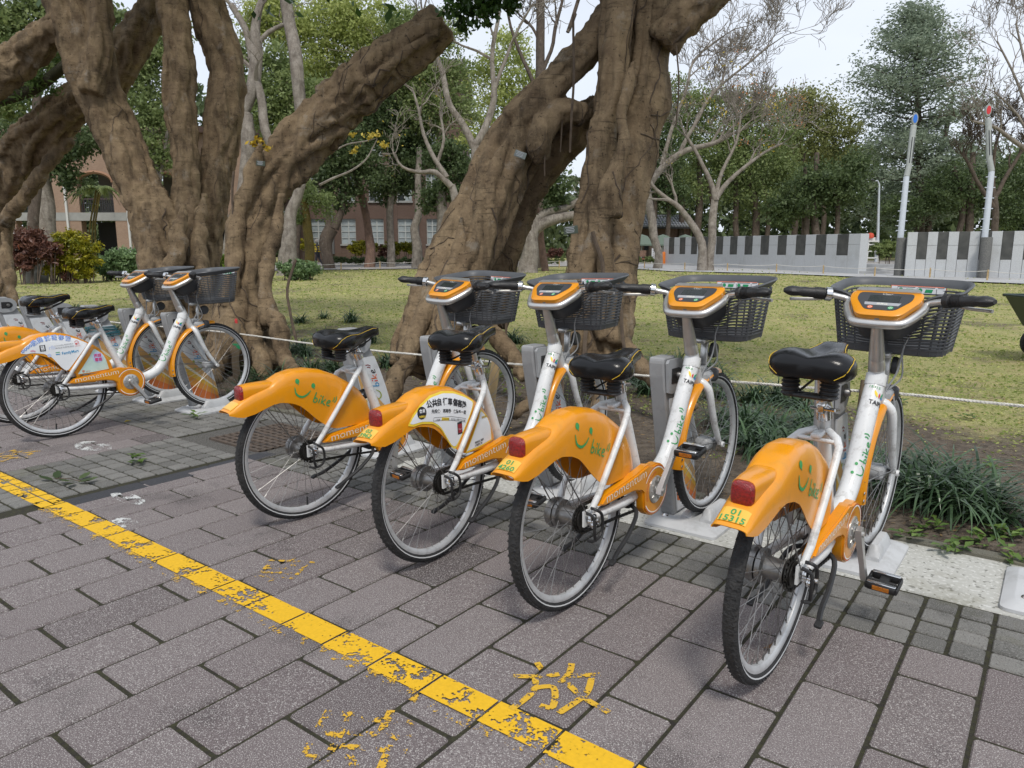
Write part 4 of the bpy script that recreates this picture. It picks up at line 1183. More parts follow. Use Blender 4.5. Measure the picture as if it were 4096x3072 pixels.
def make_bike(x, y, yaw, roll, label, seat=0.0, crank=-60, ad=None, number=None, steer=0.0):
    root = empty("share_bicycle", (x, y, .002), (math.asin(.035 / WB), -R_(roll), R_(yaw)), label, "bicycle", "yellow and white share bicycles locked in the docks")
    def P(name, me, par=root, **k): return put(name, me, par, **k)
    for yy, hub in ((0, ME_hub2), (WB, ME_hub)):
        w = P("wheel", ME_rim, loc=(0, yy, .33), rot=(random.uniform(0, 6), 0, 0))
        P("tyre", ME_tyre, w); P("reflective_strip", ME_strip, w); tag(P("spokes", ME_spokes, w), kind="stuff"); P("hub", hub, w); P("valve", ME_valve, w)
    fe = P("rear_fender", ME_fender)
    hs = P("tail_light_housing", ME_house, fe); P("tail_light", ME_tail)
    if ad:
        for nm, me in advert(ad): P(nm, me, fe)
    else: P("logo", ME_logo, fe)
    # number sticker on the flap
    V, F = [], []
    def tailpt(a, q): # a across, q up the flap from its lower edge
        uu = -.352 + q * .70; hw = lerp(F_H, uu); s = min(.93, abs(a) / hw)
        # height of the shell at this offset
        T, B = lerp(F_T, uu), lerp(F_B, uu); c2 = s * s; sn = math.sqrt(max(0, 1 - c2 * c2)) 
        return (a, uu - .0012, B + (T - B) * sn ** .6 + .0022)
    NX = 10
    for i in range(NX + 1):
        for j in range(4): V.append(tailpt(-.036 + .072 * i / NX, .002 + .055 * j / 3))
    for i in range(NX):
        for j in range(3): k = i * 4 + j; F.append((k, k + 4, k + 5, k + 1))
    st = P("number_sticker", flat_mesh("number_sticker", V, F, M_ylw2 if not number else M_ylw2), fe)
    if number:
        a_, b_ = number; V, F = [], []
        for tx, yy, sz in ((a_, .030, .030), (b_, .004, .030)):
            v_, f_ = text_geo(tx, 0, .02); wd = v_[:, 0].max()
            sc = min(sz, .064 / wd)
            bb = len(V)
            for p in v_:
                q = tailpt((p[0] - wd / 2) * sc, yy + p[1] * sz); V.append((q[0], q[1] - .0008, q[2] + .001))
            F += [tuple(i + bb for i in g) for g in f_]
        P("bicycle_number", flat_mesh("bicycle_number", V, F, M_grn), fe)
        V = []
        for tx, t0 in ((a_, .125), (b_, .150)):
            pass
        v_, f_ = text_uw(a_, (.008, .019), .017); v2, f2 = text_uw(b_, (-.006, 0), .017); bb = len(v_)
        P("frame_number", dt_print((v_ + v2, f_ + [tuple(i + bb for i in g) for g in f2]), "frame_number", M_grn, .13, -2), root)
    d = P("down_tube", ME_down); P("frame_logo", ME_dtlogo, d)
    P("city_name", ME_taipei, d)
    for e in (ME_emb1, ME_emb2, ME_emb3, ME_emb4): P("city_emblem", e, d)
    P("weld_collar", ME_weld, d)
    P("seat_tube", ME_seatt); P("head_tube", ME_head); P("seat_stay", ME_stayR); P("seat_stay", ME_stayL); P("chain_stay", ME_chR); P("chain_stay", ME_chL); P("stay_bridge", ME_bridge)
    P("front_fender", ME_ffender); P("rivet", ME_rivet); P("fork", ME_fork); [P("fender_stay", q) for q in ME_fstay]
    ca = P("chain_case", ME_case); P("lettering", ME_mom, ca); P("lettering", ME_mom2, ca); P("ring_stripe", ME_ring1, ca); P("ring_stripe", ME_ring2, ca)
    P("chainring_cover", ME_disc); tag(P("chain", ME_chain), kind="stuff"); P("sprocket", ME_sprk); P("gear_end", ME_gearend); P("axle_guard", ME_guard); P("drum_brake", ME_drum); P("kickstand", ME_stand)
    for sx, cm, pd, an in ((1, ME_crR, ME_pdR, crank), (-1, ME_crL, ME_pdL, crank + 180)):
        c = P("crank", cm, loc=(0, .458, .312), rot=(R_(an), 0, 0))
        e = Vector((0, .17 * math.cos(R_(an)), .17 * math.sin(R_(an))))
        p = P("pedal", pd[0], loc=(0, .458 + e.y, .312 + e.z), rot=(R_(8), 0, 0)); P("pedal_reflector", pd[1], p)["kind"] = "stuff"; P("pedal_plate", pd[2], p)["kind"] = "stuff"
    sd = Vector((0, -.34, .94)) * seat
    sl = Vector((0, .296, .802)) + sd
    s = P("saddle", ME_saddle, loc=sl); s.scale = (.94, 1, 1); P("piping", ME_pipe, s); P("saddle_spring", ME_spring, s)
    ps = P("seat_post", ME_post, loc=sl); P("height_marks", ME_marks, ps); P("seat_clamp", ME_clamp)
    P("stem", ME_stem); P("stem_ring", ME_stemring)
    P("stem_bolt", ME_bolt, loc=(0, .857, .969), rot=(R_(18), 0, 0))
    P("handlebar_loop", ME_tray)
    for hb in ME_bars: P("handlebar", hb)
    for a, b in (("grip", ME_gR), ("grip", ME_gL), ("gear_collar", ME_cR), ("gear_collar", ME_cL), ("brake_lever", ME_lvR), ("brake_lever", ME_lvL)): P(a, b)
    co = P("console", ME_con)
    for a, b in (("console_panel", ME_conscr), ("screen", ME_lcd), ("console_label", ME_lcdlab), ("console_lettering", ME_conlogo), ("return_button", ME_btr), ("rent_button", ME_btg), ("power_symbol", ME_btsym), ("console_lid", ME_contop), ("console_box", ME_conbox)): P(a, b, co)
    bk = P("basket", ME_brim)
    for a, b in (("basket_ribs", ME_bribs), ("basket_slats", ME_bslat), ("basket_tray", ME_bbase), ("basket_sticker", ME_bstk), ("sticker_panel", ME_bstk2), ("sticker_picture", ME_bstk3), ("sticker_print", ME_bstk4), ("basket_bracket", ME_brack)):
        o_ = P(a, b, bk)
        if a in ("basket_ribs", "basket_slats", "sticker_print", "sticker_picture"): o_["kind"] = "stuff"
    P("cable_lock", ME_horn); P("dock_lock", ME_lockb); P("headlamp", ME_lamp); P("cable", ME_cable); P("hub_dynamo", ME_dyn)
    return root
M_ylw2 = pm("sticker_film", (.78, .44, .05), rough=.28, coat=.5, var=.05)

make_bike(-.591, 2.038, -2.55, -1.56, "nearest share bicycle at the right, number 01 15315 on its yellow rear fender", seat=.085, crank=-75, number=("01", "15315"))
make_bike(-1.286, 2.050, -1.62, -.14, "share bicycle numbered 01 4260 with its right crank raised, second from the right", seat=0, crank=62, number=("01", "4260"))
make_bike(-1.940, 2.066, 1.87, .89, "share bicycle with white accident insurance advert on its rear fender, numbered 02 3962", seat=.05, crank=-100, ad='insurance', number=("02", "3962"))
make_bike(-2.758, 2.049, -5.26, -1.82, "share bicycle with plain smile logo fender, left end of the near row of four", seat=0, crank=-100, number=None)
make_bike(-5.350, 2.016, -1.49, 1.13, "share bicycle seen side on with blue lettered advert and shop logo on its fender", seat=0, crank=-58, ad='carbon', number=None)
make_bike(-6.035, 2.03, -1.2, .5, "farthest share bicycle at the left edge, mostly hidden behind the one with blue advert", seat=.06, crank=120, number=None)
M_yp5 = paint_mat("brushed_yellow_paint", (.70, .42, .03), keep=.545, scale=22, fine=150)
def pxg(dx, dy):
    a = at(dx, dy, 1) - CAMP; t = -CAM_H / a.z; return CAMP + a * t
def brush(name, strokes, cx, cy, size, ang, wd, mat, label):
    V, F = [], []; c, s = math.cos(R_(ang)), math.sin(R_(ang))
    for k, st in enumerate(strokes):
        v, f = ribbon_uw(smooth_path(st, 4), wd); b = len(V)
        V += [(cx + size * (x * c - y * s), cy + size * (x * s + y * c), TOPZ + .0002 * k) for x, y in v]; F += [tuple(i + b for i in q) for q in f]
    return tag(put(name, flat_mesh(name, V, F, mat)), label, "road marking")
_g = pxg(1203, 1487); brush("painted_character", [[(-.22, .52), (-.16, .36)], [(-.50, .22), (-.2, .22), (.04, .27)], [(-.24, .2), (-.28, -.1), (-.52, -.42)], [(-.27, -.02), (-.04, .0), (-.06, -.36), (-.2, -.34)], [(.20, .50), (.16, .3), (.04, .08)], [(.12, .22), (.35, .25), (.52, .27)], [(.42, .24), (.32, -.12), (.0, -.48)], [(.12, .08), (.28, -.18), (.54, -.46)]], _g.x, _g.y, .25, 36, .080, M_yp5, "yellow brushed character on a brick in front of the raised-crank bicycle")
_g = pxg(610, 1232); glyph("painted_character", "車", _g.x, _g.y, .24, 30, M_yp3, "worn yellow painted character on a brick above the yellow line")
_g = pxg(22, 985); glyph("painted_character", "停", _g.x, _g.y, .30, 36, M_yp2, "smudged yellow painted character at the left picture edge")
_g = pxg(775, 1605); glyph("painted_character", "時", _g.x, _g.y, .30, 30, M_yp3, "nearly worn away yellow character at the bottom edge of the pavement")
def blot(cx, cy, a, b, seed):
    r = random.Random(seed); return [(cx + a * math.cos(q) * r.uniform(.7, 1.1), cy + b * math.sin(q) * r.uniform(.7, 1.1)) for q in [2 * math.pi * k / 14 for k in range(14)]]
for i, (dx, dy, a, b, lb) in enumerate(((280, 1078, .16, .05, "patch of worn white paint on bricks beside the granite border"), (200, 965, .20, .10, "patch of worn white paint on the grey setts"), (270, 1130, .10, .05, "small patch of worn white paint near the yellow line"))):
    g_ = pxg(dx, dy); painted("paint_patch", [blot(g_.x, g_.y, a, b, i)], M_wp, lb, TOPZ + .0002)
# ================================================================== docking posts
M_dock = pm("dock_grey_paint", (.30, .305, .31), rough=.5, var=.06, dirt=(.14, .13, .12), dscale=12, damt=.5)
M_base = pm("dock_base_grey", (.50, .51, .52), rough=.5, var=.05, dirt=(.22, .21, .19), dscale=7, damt=.6)
M_panel = pm("dock_white_panel", (.66, .68, .70), rough=.42, var=.03, dirt=(.3, .29, .27), dscale=11, damt=.45)
M_o = [pm("flare_" + n, c, rough=.45) for n, c in (("red_orange", (.58, .16, .04)), ("orange", (.62, .27, .05)), ("amber", (.66, .40, .05)), ("pale", (.72, .66, .5)), ("tan", (.58, .34, .12)))]
def dock_y(z, back):     # front / back edge of the leaning post at height z
    return (-.10 - .19 * (z / .78)) if not back else (.135 - .28 * (z / .78) + .05 * math.sin(math.pi * min(1, z / .78)))
def dock_meshes():
    D = {}
    m = MB()
    def ring(z, gx, gy, cy=0): return [(-gx, -gy + cy, z), (gx, -gy + cy, z), (gx, gy + cy, z), (-gx, gy + cy, z)]
    def rr(z, gx, gy):
        return [(a, b, z) for a, b in rrect([(-gx, -gy), (gx, -gy), (gx, gy), (-gx, gy)], .03, 3)]
    m.loft([rr(0, .172, .215), rr(.012, .172, .215), rr(.032, .135, .175), rr(.033, .13, .17)]); D['dock_base'] = m.mesh("dock_base", M_base, 35)
    def rail(cx, l, h):
        q = MB(); secs = []
        for t in np.linspace(0, 1, 9):
            y = -l / 2 + l * t; hh = h * min(1, .35 + 2.2 * min(t, 1 - t) ** .6)
            secs.append([(cx - .026, y, .03), (cx + .026, y, .03), (cx + .024, y, .03 + hh * .7), (cx + .012, y, .03 + hh), (cx - .012, y, .03 + hh), (cx - .024, y, .03 + hh * .7)])
        q.loft(secs); return q.mesh("wheel_rail", M_base, 40)
    D['rail_r'] = rail(.088, .23, .062); D['rail_l'] = rail(-.01, .20, .03)
    m = MB(); m.lathe([(0, .043), (.008, .043), (.014, .037), (.016, .032)], 12, 'z', (-.10, -.13, 0)); D['bolt'] = m.mesh("anchor_bolt", M_chr, 40)
    # post: leaning box, thin across
    zs = [.033, .2, .4, .6, .70, .765, .785]
    m = MB(); secs = []
    for z in zs:
        y0, y1 = dock_y(z, 0), dock_y(z, 1)
        if z > .75: y0 += (z - .75) * .5; y1 -= (z - .75) * .5
        secs.append([(-.136, y0, z), (-.066, y0, z), (-.066, y1, z), (-.136, y1, z)])
    m.loft(secs); me = m.mesh("dock_post", M_dock); 
    bm = bmesh.new(); bm.from_mesh(me); bmesh.ops.bevel(bm, geom=bm.edges[:], offset=.006, segments=1, affect='EDGES'); bm.to_mesh(me); bm.free(); D['dock_post'] = me
    # white side panels (both faces)
    for nm, sx in (("panel_r", 1), ("panel_l", -1)):
        m = MB(); x0 = -.0645 if sx > 0 else -.1375; x1 = x0 + sx * .006
        zz = np.linspace(.05, .60, 9)
        out = [(dock_y(z, 0) + .028, z) for z in zz] + [(dock_y(z, 1) - .004, z) for z in zz[::-1]]
        m.prism(out, x0, x1); D[nm] = m.mesh("side_panel", M_panel, 30)
    # orange flare: rays from the front lower corner
    cuts = [.06, .12, .17, .205, .225, .29]
    FL = []
    for i, (a, b) in enumerate(zip(cuts, cuts[1:])):
        V = []; F = []
        def ray(h, t):   # fan out to the front bottom: higher at the front edge
            z = h + (.17 - .30 * t) * (h / .29) * 1.0
            z = h * (1.75 - 1.05 * t); y0, y1 = dock_y(z, 0) + .03, dock_y(z, 1) - .006
            return (-.0572, y0 + (y1 - y0) * t, max(.052, z))
        for q in range(9): V += [ray(a, q / 8), ray(b, q / 8)]
        for q in range(8): F.append((2 * q, 2 * q + 2, 2 * q + 3, 2 * q + 1))
        FL.append(flat_mesh("flare_stripe", V, F, [M_o[0], M_o[1], M_o[2], M_o[3], M_o[4]][i]))
    D['flare'] = FL
    # lettering running up the panel
    def up(geo, name, mat):
        V = []
        for x, y in geo[0]:
            z = .325 + x; yc = (dock_y(z, 0) + dock_y(z, 1)) / 2 + .055; V.append((-.0570, yc - y, z))
        return flat_mesh(name, V, geo[1], mat)
    sz = .046
    D['print'] = [("dock_logo", up(logo_geo((0, 0), sz, 0, [0, 1, 2]), "dock_logo", pm("olive_print", (.30, .36, .06), rough=.5))), ("dock_letter", up(logo_geo((0, 0), sz, 0, [3, 4]), "dock_letter", M_inkc)), ("dock_letter", up(logo_geo((0, 0), sz, 0, [5, 6]), "dock_letter", M_inkr)),
                  ("dock_letter", up(logo_geo((0, 0), sz, 0, [7, 8]), "dock_letter", M_org)), ("dock_letter", up(logo_geo((0, 0), sz, 0, [9]), "dock_letter", M_ink)), ("dock_wave", up(logo_geo((0, 0), sz, 0, [10, 11]), "dock_wave", pm("maroon_wave", (.22, .03, .03))))]
    # lock plates with a slot
    m = MB()
    yc = dock_y(.70, 0) + .105
    o = [(yc + .085 * math.cos(R_(a)), .700 + .075 * math.sin(R_(a))) for a in range(-80, 81, 16)] + [(yc - .085, .774), (yc - .10, .76), (yc - .08, .63), (yc - .05, .622)]
    m.prism(o, -.0630, -.050); D['plate'] = m.mesh("lock_plate", M_lgr, 30)
    m = MB(); o = [(yc + .045 * math.cos(R_(a)), .700 + .034 * math.sin(R_(a))) for a in range(-90, 91, 18)] + [(yc - .06, .734), (yc - .06, .668)]
    m.prism(o, -.0505, -.0478); D['slot'] = m.mesh("lock_slot", M_blk, 30)
    m = MB(); m.lathe([(0, -.030), (.012, -.030), (.016, -.036), (.016, -.05)], 14, 'x', (0, yc, .70)); D['pin'] = m.mesh("lock_pin", M_hub, 40)
    return D
DK = dock_meshes()
def make_dock(cx, label, rot=0, post=True):
    r = empty("docking_post", (cx, 3.13, 0), (0, 0, rot), label, "docking post", "bicycle docking posts along the setts")
    b = put("dock_base", DK['dock_base'], r); put("wheel_rail", DK['rail_r'], b); put("wheel_rail", DK['rail_l'], b); put("anchor_bolt", DK['bolt'], b)
    if not post: return r
    p = put("dock_post", DK['dock_post'], r)
    for k in ("panel_r", "panel_l"): put("side_panel", DK[k], p)
    for q in DK['flare']: put("flare_stripe", q, p)
    for nm, q in DK['print']: put(nm, q, p)
    put("lock_plate", DK['plate'], p); put("lock_slot", DK['slot'], p); put("lock_pin", DK['pin'], p)
    return r
PITCH_D = .687
for cx, lb in ((-.415 - .172 + PITCH_D, "empty docking post at the right edge, only its pale base plate showing"), (-.587, "docking post holding the nearest bicycle at the right"), (-.587 - PITCH_D, "docking post holding the bicycle with the raised crank"),
               (-.587 - 2 * PITCH_D, "docking post holding the bicycle with the insurance advert"), (-.587 - 3 * PITCH_D, "docking post holding the left bicycle of the near row of four"), (-.587 - 4 * PITCH_D, "empty white docking post beside the seat of the fourth bicycle"),
               (-.587 - 7 * PITCH_D, "docking post with orange flare behind the front wheel of the side-on bicycle"), (-.587 - 8 * PITCH_D, "docking post holding the farthest bicycle at the left"), (-.587 - 9 * PITCH_D, "empty docking post with teal twine wound round it"),
               (-.587 - 10 * PITCH_D, "empty docking post just left of the teal twine one"), (-.587 - 11 * PITCH_D, "empty docking post under the farthest bicycle's seat"), (-.587 - 12 * PITCH_D, "empty docking post beside a brown stake at the left"), (-.587 - 13 * PITCH_D, "leftmost docking post, cut by the picture edge")):
    make_dock(cx, lb, post=cx < 0)
tw = MB(); rt = random.Random(5); cxx = -.587 - 9 * PITCH_D
for k in range(9):
    z = .50 + .012 * k + rt.uniform(-.01, .01); e = rt.uniform(-.02, .02)
    y0, y1 = 3.13 + dock_y(z, 0) - .008, 3.13 + dock_y(z, 1) + .008
    tw.tube([(cxx - .143, y0, z + e), (cxx - .045, y0, z - e), (cxx - .045, y1, z + e), (cxx - .143, y1, z - e)], .005, 5, closed=True)
tag(tw.obj("twine", pm("teal_twine", (.03, .12, .15), rough=.8, var=.2), smooth=50), "teal twine wound round an empty docking post", "twine", kind=None)
# ================================================================== banyan trees
def bark_mat(name, c1, c2, dark, lines=1.0, scale=1.0):
    m = bpy.data.materials.new(name); m.use_nodes = True
    t = m.node_tree; L = t.links.new; b = t.nodes["Principled BSDF"]; b.inputs["Roughness"].default_value = .85; b.inputs["Specular IOR Level"].default_value = .2
    g = t.nodes.new("ShaderNodeNewGeometry"); pos = g.outputs["Position"]
    col = node_mix(t, node_noise(t, pos, 5 * scale, 7, .65, .35, .65), c1, c2)
    col = node_mix(t, math_n(t, 'MULTIPLY', node_noise(t, pos, 2.2 * scale, 6, .7, .52, .70), .75), col, dark)
    col = node_mix(t, math_n(t, 'MULTIPLY', node_noise(t, pos, 60 * scale, 4, .7, .55, .70), .45), col, tuple(q * 1.45 for q in c1))
    # thin cross lines of the bark
    mp = t.nodes.new("ShaderNodeMapping"); mp.inputs["Scale"].default_value = (5 * scale, 5 * scale, 55 * scale); L(pos, mp.inputs["Vector"])
    ln = node_noise(t, mp.outputs["Vector"], 1.0, 4, .6, .60, .66)
    col = node_mix(t, math_n(t, 'MULTIPLY', ln, .5 * lines), col, dark)
    mp2 = t.nodes.new("ShaderNodeMapping"); mp2.inputs["Scale"].default_value = (9 * scale, 9 * scale, 1.3 * scale); L(pos, mp2.inputs["Vector"])
    col = node_mix(t, math_n(t, 'MULTIPLY', node_noise(t, mp2.outputs["Vector"], 1.0, 6, .7, .50, .68), .6), col, dark)
    col = node_mix(t, math_n(t, 'MULTIPLY', node_noise(t, pos, 3.3 * scale, 8, .75, .58, .70), .45), col, (.33, .31, .27))
    # small dark pits
    pt = node_noise(t, pos, 38 * scale, 2, .5, .66, .70); col = node_mix(t, math_n(t, 'MULTIPLY', pt, .7), col, tuple(q * .6 for q in dark))
    L(col, b.inputs["Base Color"])
    n3 = t.nodes.new("ShaderNodeTexNoise"); n3.inputs["Scale"].default_value = 26 * scale; n3.inputs["Detail"].default_value = 9; n3.inputs["Roughness"].default_value = .65; L(pos, n3.inputs["Vector"])
    ad = math_n(t, 'SUBTRACT', n3.outputs["Fac"], math_n(t, 'MULTIPLY', ln, .25))
    bp = t.nodes.new("ShaderNodeBump"); bp.inputs["Strength"].default_value = .55; bp.inputs["Distance"].default_value = .03
    L(ad, bp.inputs["Height"]); L(bp.outputs["Normal"], b.inputs["Normal"])
    return m
M_bark = bark_mat("banyan_bark", (.245, .180, .108), (.140, .098, .060), (.034, .025, .017))
M_bark2 = bark_mat("grey_lichen_bark", (.30, .27, .235), (.17, .145, .12), (.07, .058, .048), lines=.3, scale=.8)
M_bark3 = bark_mat("dark_bark", (.12, .095, .075), (.08, .062, .05), (.035, .028, .022), lines=.3)
M_bark4 = bark_mat("pink_bark", (.25, .16, .12), (.17, .11, .085), (.08, .055, .045), lines=.3)
M_bark5 = bark_mat("mossy_bark", (.17, .125, .035), (.12, .095, .03), (.06, .05, .02), lines=.2)
M_root = pm("aerial_root", (.10, .072, .048), rough=.9, col2=(.06, .043, .03), vscale=20, coords='World')

def px_strand(pts, depth):
    "pts (x, y, r[, depth]) in picture units -> world points and radii"
    P, Rr = [], []
    for q in pts:
        d = q[3] if len(q) > 3 else depth
        P.append(at(q[0], q[1], d)); Rr.append(q[2] * S / FPX * d)
    return P, Rr
def dense(P, Rr, n=5):
    Q = smooth_path(P, n); k = len(Q); R2 = []
    for i in range(k):
        t = i / n; j = min(int(t), len(Rr) - 2); f = t - j; f = f * f * (3 - 2 * f); R2.append(Rr[j] * (1 - f) + Rr[j + 1] * f)
    return Q, R2
def gnarl(P, Rr, amp, seed, fq=2.0):
    "wander along the strand"
    out = []
    for i, p in enumerate(P):
        v = Vector((mnoise.noise(p * fq + Vector((seed, 0, 0))), mnoise.noise(p * fq + Vector((0, seed, 7))), mnoise.noise(p * fq + Vector((3, 1, seed))) * .5))
        out.append(p + v * amp * Rr[i])
    return out
def fuse(mb, name, mat, voxel, disp=.02, seed=0, parent=None, ridge=0.0):
    me = mb.mesh(name + "_raw")
    o = put(name, me)
    md = o.modifiers.new("r", 'REMESH'); md.mode = 'VOXEL'; md.voxel_size = voxel
    ms = o.modifiers.new("s", 'SMOOTH'); ms.iterations = 1; ms.factor = .5
    dg = bpy.context.evaluated_depsgraph_get()
    m2 = bpy.data.meshes.new_from_object(o.evaluated_get(dg))
    bpy.data.objects.remove(o); bpy.data.meshes.remove(me)
    n = len(m2.vertices); co = np.empty(n * 3, np.float32); no = np.empty(n * 3, np.float32)
    m2.vertices.foreach_get("co", co); m2.vertices.foreach_get("normal", no)
    co = co.reshape(-1, 3); no = no.reshape(-1, 3)
    d = np.empty(n, np.float32)
    s3 = Vector((seed * 3.7, seed * 1.3, 0))
    for i in range(n):
        p = Vector(co[i]) + s3
        a = mnoise.noise(p * 4.5); b = mnoise.noise(p * 11.0)
        # folds that run along the wood: stretch the noise upwards
        q = Vector((p.x * 9, p.y * 9, p.z * 1.6)); c = 1 - abs(mnoise.noise(q)) * 2
        e = mnoise.noise(p * 2.3); pit = -max(0.0, e - .38) * 3.2
        d[i] = a * .55 + b * .22 + c * .75 * ridge + pit * .7
    co += no * (d * disp)[:, None]
    m2.vertices.foreach_set("co", co.ravel()); m2.update()
    m2.polygons.foreach_set("use_smooth", [True] * len(m2.polygons))
    m2.materials.clear(); m2.materials.append(mat)
    m2.name = name
    return put(name, m2, parent)
def banyan(name, label, base, strands, voxel, disp, seed, roots=(), fine=(), wrap=0, ridge=1.0):
    """strands: lists of (x, y, r, d); a strand is split into twisting cords fused together"""
    t = empty(name, base, label=label, cat="tree", group="old banyan trees beside the docks")
    mb = MB(); rs = random.Random(seed); vein = MB()
    for st in strands:
        P, Rr = dense(*px_strand(st, 8), 5)
        P = gnarl(P, Rr, .10, seed)
        mb.tube(P, [r * .76 for r in Rr], 12)
        k = len(P); nc = 13
        for c in range(nc):
            ph = 2 * math.pi * c / nc + rs.uniform(0, 1); tw = rs.uniform(-3.4, 3.4); big = c % 3 == 0; rr = rs.uniform(.26, .36) if big else rs.uniform(.09, .19); QQ = []; R3 = []
            for i in range(k):
                tg = (P[min(i + 1, k - 1)] - P[max(i - 1, 0)]).normalized(); nn = tg.orthogonal().normalized(); bb = tg.cross(nn)
                a = ph + tw * i / k + .25 * math.sin(i * .3 + c)
                QQ.append(P[i] + (nn * math.cos(a) + bb * math.sin(a)) * Rr[i] * (.66 if big else .84)); R3.append(Rr[i] * rr * (.92 + .16 * math.sin(i * .5 + c * 2)))
            mb.tube(QQ, R3, 7)
    for st in roots:
        P, Rr = px_strand(st, 8); Rr[0] *= .3; P, Rr = dense(P, Rr, 5); P = gnarl(P, Rr, .8, seed + 1, 3.0); mb.tube(P, Rr, 7)
    tr = fuse(mb, "trunk", M_bark, voxel, disp, seed, t, ridge)
    for o in (tr,):
        o.matrix_parent_inverse = Matrix.Translation(-Vector(base))
    def hold(me, nm):
        o = put(nm, me, t); o.matrix_parent_inverse = Matrix.Translation(-Vector(base)); return o
    for st in fine:
        m = MB(); P, Rr = dense(*px_strand(st, 8), 6); P = gnarl(P, Rr, 2.0, seed + 2, 3.0); m.tube(P, Rr, 6); hold(m.mesh("aerial_root", M_root, 50), "aerial_root")
    # hair-thin roots creeping over the bark
    if wrap:
        m2 = tr.data; n = len(m2.vertices); m = MB()
        from mathutils.kdtree import KDTree
        kd = KDTree(n)
        for i, v in enumerate(m2.vertices): kd.insert(v.co, i)
        kd.balance()
        for w in range(wrap):
            i = rs.randrange(n); p = m2.vertices[i].co.copy(); dr = Vector((rs.uniform(-1, 1), rs.uniform(-1, 1), rs.uniform(-2.5, -.2))).normalized(); pts = []
            for s_ in range(rs.randint(7, 16)):
                co, ix, ds = kd.find(p); nv = m2.vertices[ix].normal
                pts.append(co + nv * .003); dr = (dr + Vector((rs.uniform(-.5, .5), rs.uniform(-.5, .5), rs.uniform(-.4, .2)))).normalized(); dd = dr - nv * dr.dot(nv); p = co + dd.normalized() * .055
            r0 = rs.choice((.003, .0035, .004, .006, .009)); m.tube(pts, [r0] * len(pts), 5)
        o = hold(m.mesh("creeping_root", M_root, 60), "creeping_root"); o["kind"] = "stuff"
    return t
def crown_cloud(blobs, n, size, seed, clump=.5, flat=.0, aspect=.55, droop=0.0, cspread=.22):
    "leaf quads in clumps spread over the blobs (centre, radius, squash) -> verts, faces, tints"
    r = np.random.default_rng(seed); C = []; W = []
    vol = np.array([b[1] ** 2 for b in blobs]); vol = vol / vol.sum()
    for (c, rad, *sq), w in zip(blobs, vol):
        s_ = sq[0] if sq else .8
        nl = int(n * w); nc = max(6, int(nl / 55)); d = r.normal(size=(nc, 3)); d /= np.linalg.norm(d, axis=1)[:, None]
        rr = rad * (r.random(nc) ** (1 / 2.0)) ; cc = d * rr[:, None]; cc[:, 2] *= s_
        idx = r.integers(0, nc, nl); off = r.normal(size=(nl, 3)) * rad * cspread * (.5 + r.random((nc, 1))[idx]); off[:, 2] *= .65
        C.append(np.array(c)[None, :] + cc[idx] + off); W.append(r.random(nc)[idx])
    C = np.concatenate(C); W = np.concatenate(W); N = len(C)
    a = r.normal(size=(N, 3)); a[:, 2] *= (1 - flat); a[:, 2] -= droop; a /= np.linalg.norm(a, axis=1)[:, None]
    b = r.normal(size=(N, 3)); b -= a * (a * b).sum(1)[:, None]; b /= np.linalg.norm(b, axis=1)[:, None]
    sz = size * (.6 + .8 * r.random(N)); L = a * sz[:, None]; Wd = b * (sz * aspect * .5)[:, None]
    V = np.empty((N, 4, 3), np.float32); V[:, 0] = C - L * .5; V[:, 1] = C - L * .05 + Wd; V[:, 2] = C + L * .5; V[:, 3] = C - L * .05 - Wd
    F = np.arange(N * 4, dtype=np.int32).reshape(N, 4)
    return V.reshape(-1, 3), F, np.clip(.55 * W + .45 * r.random(N), 0, 1)
M_leaf_ban = leaf_mat("banyan_leaf", (.018, .045, .010), (.07, .14, .025), .3, .38)

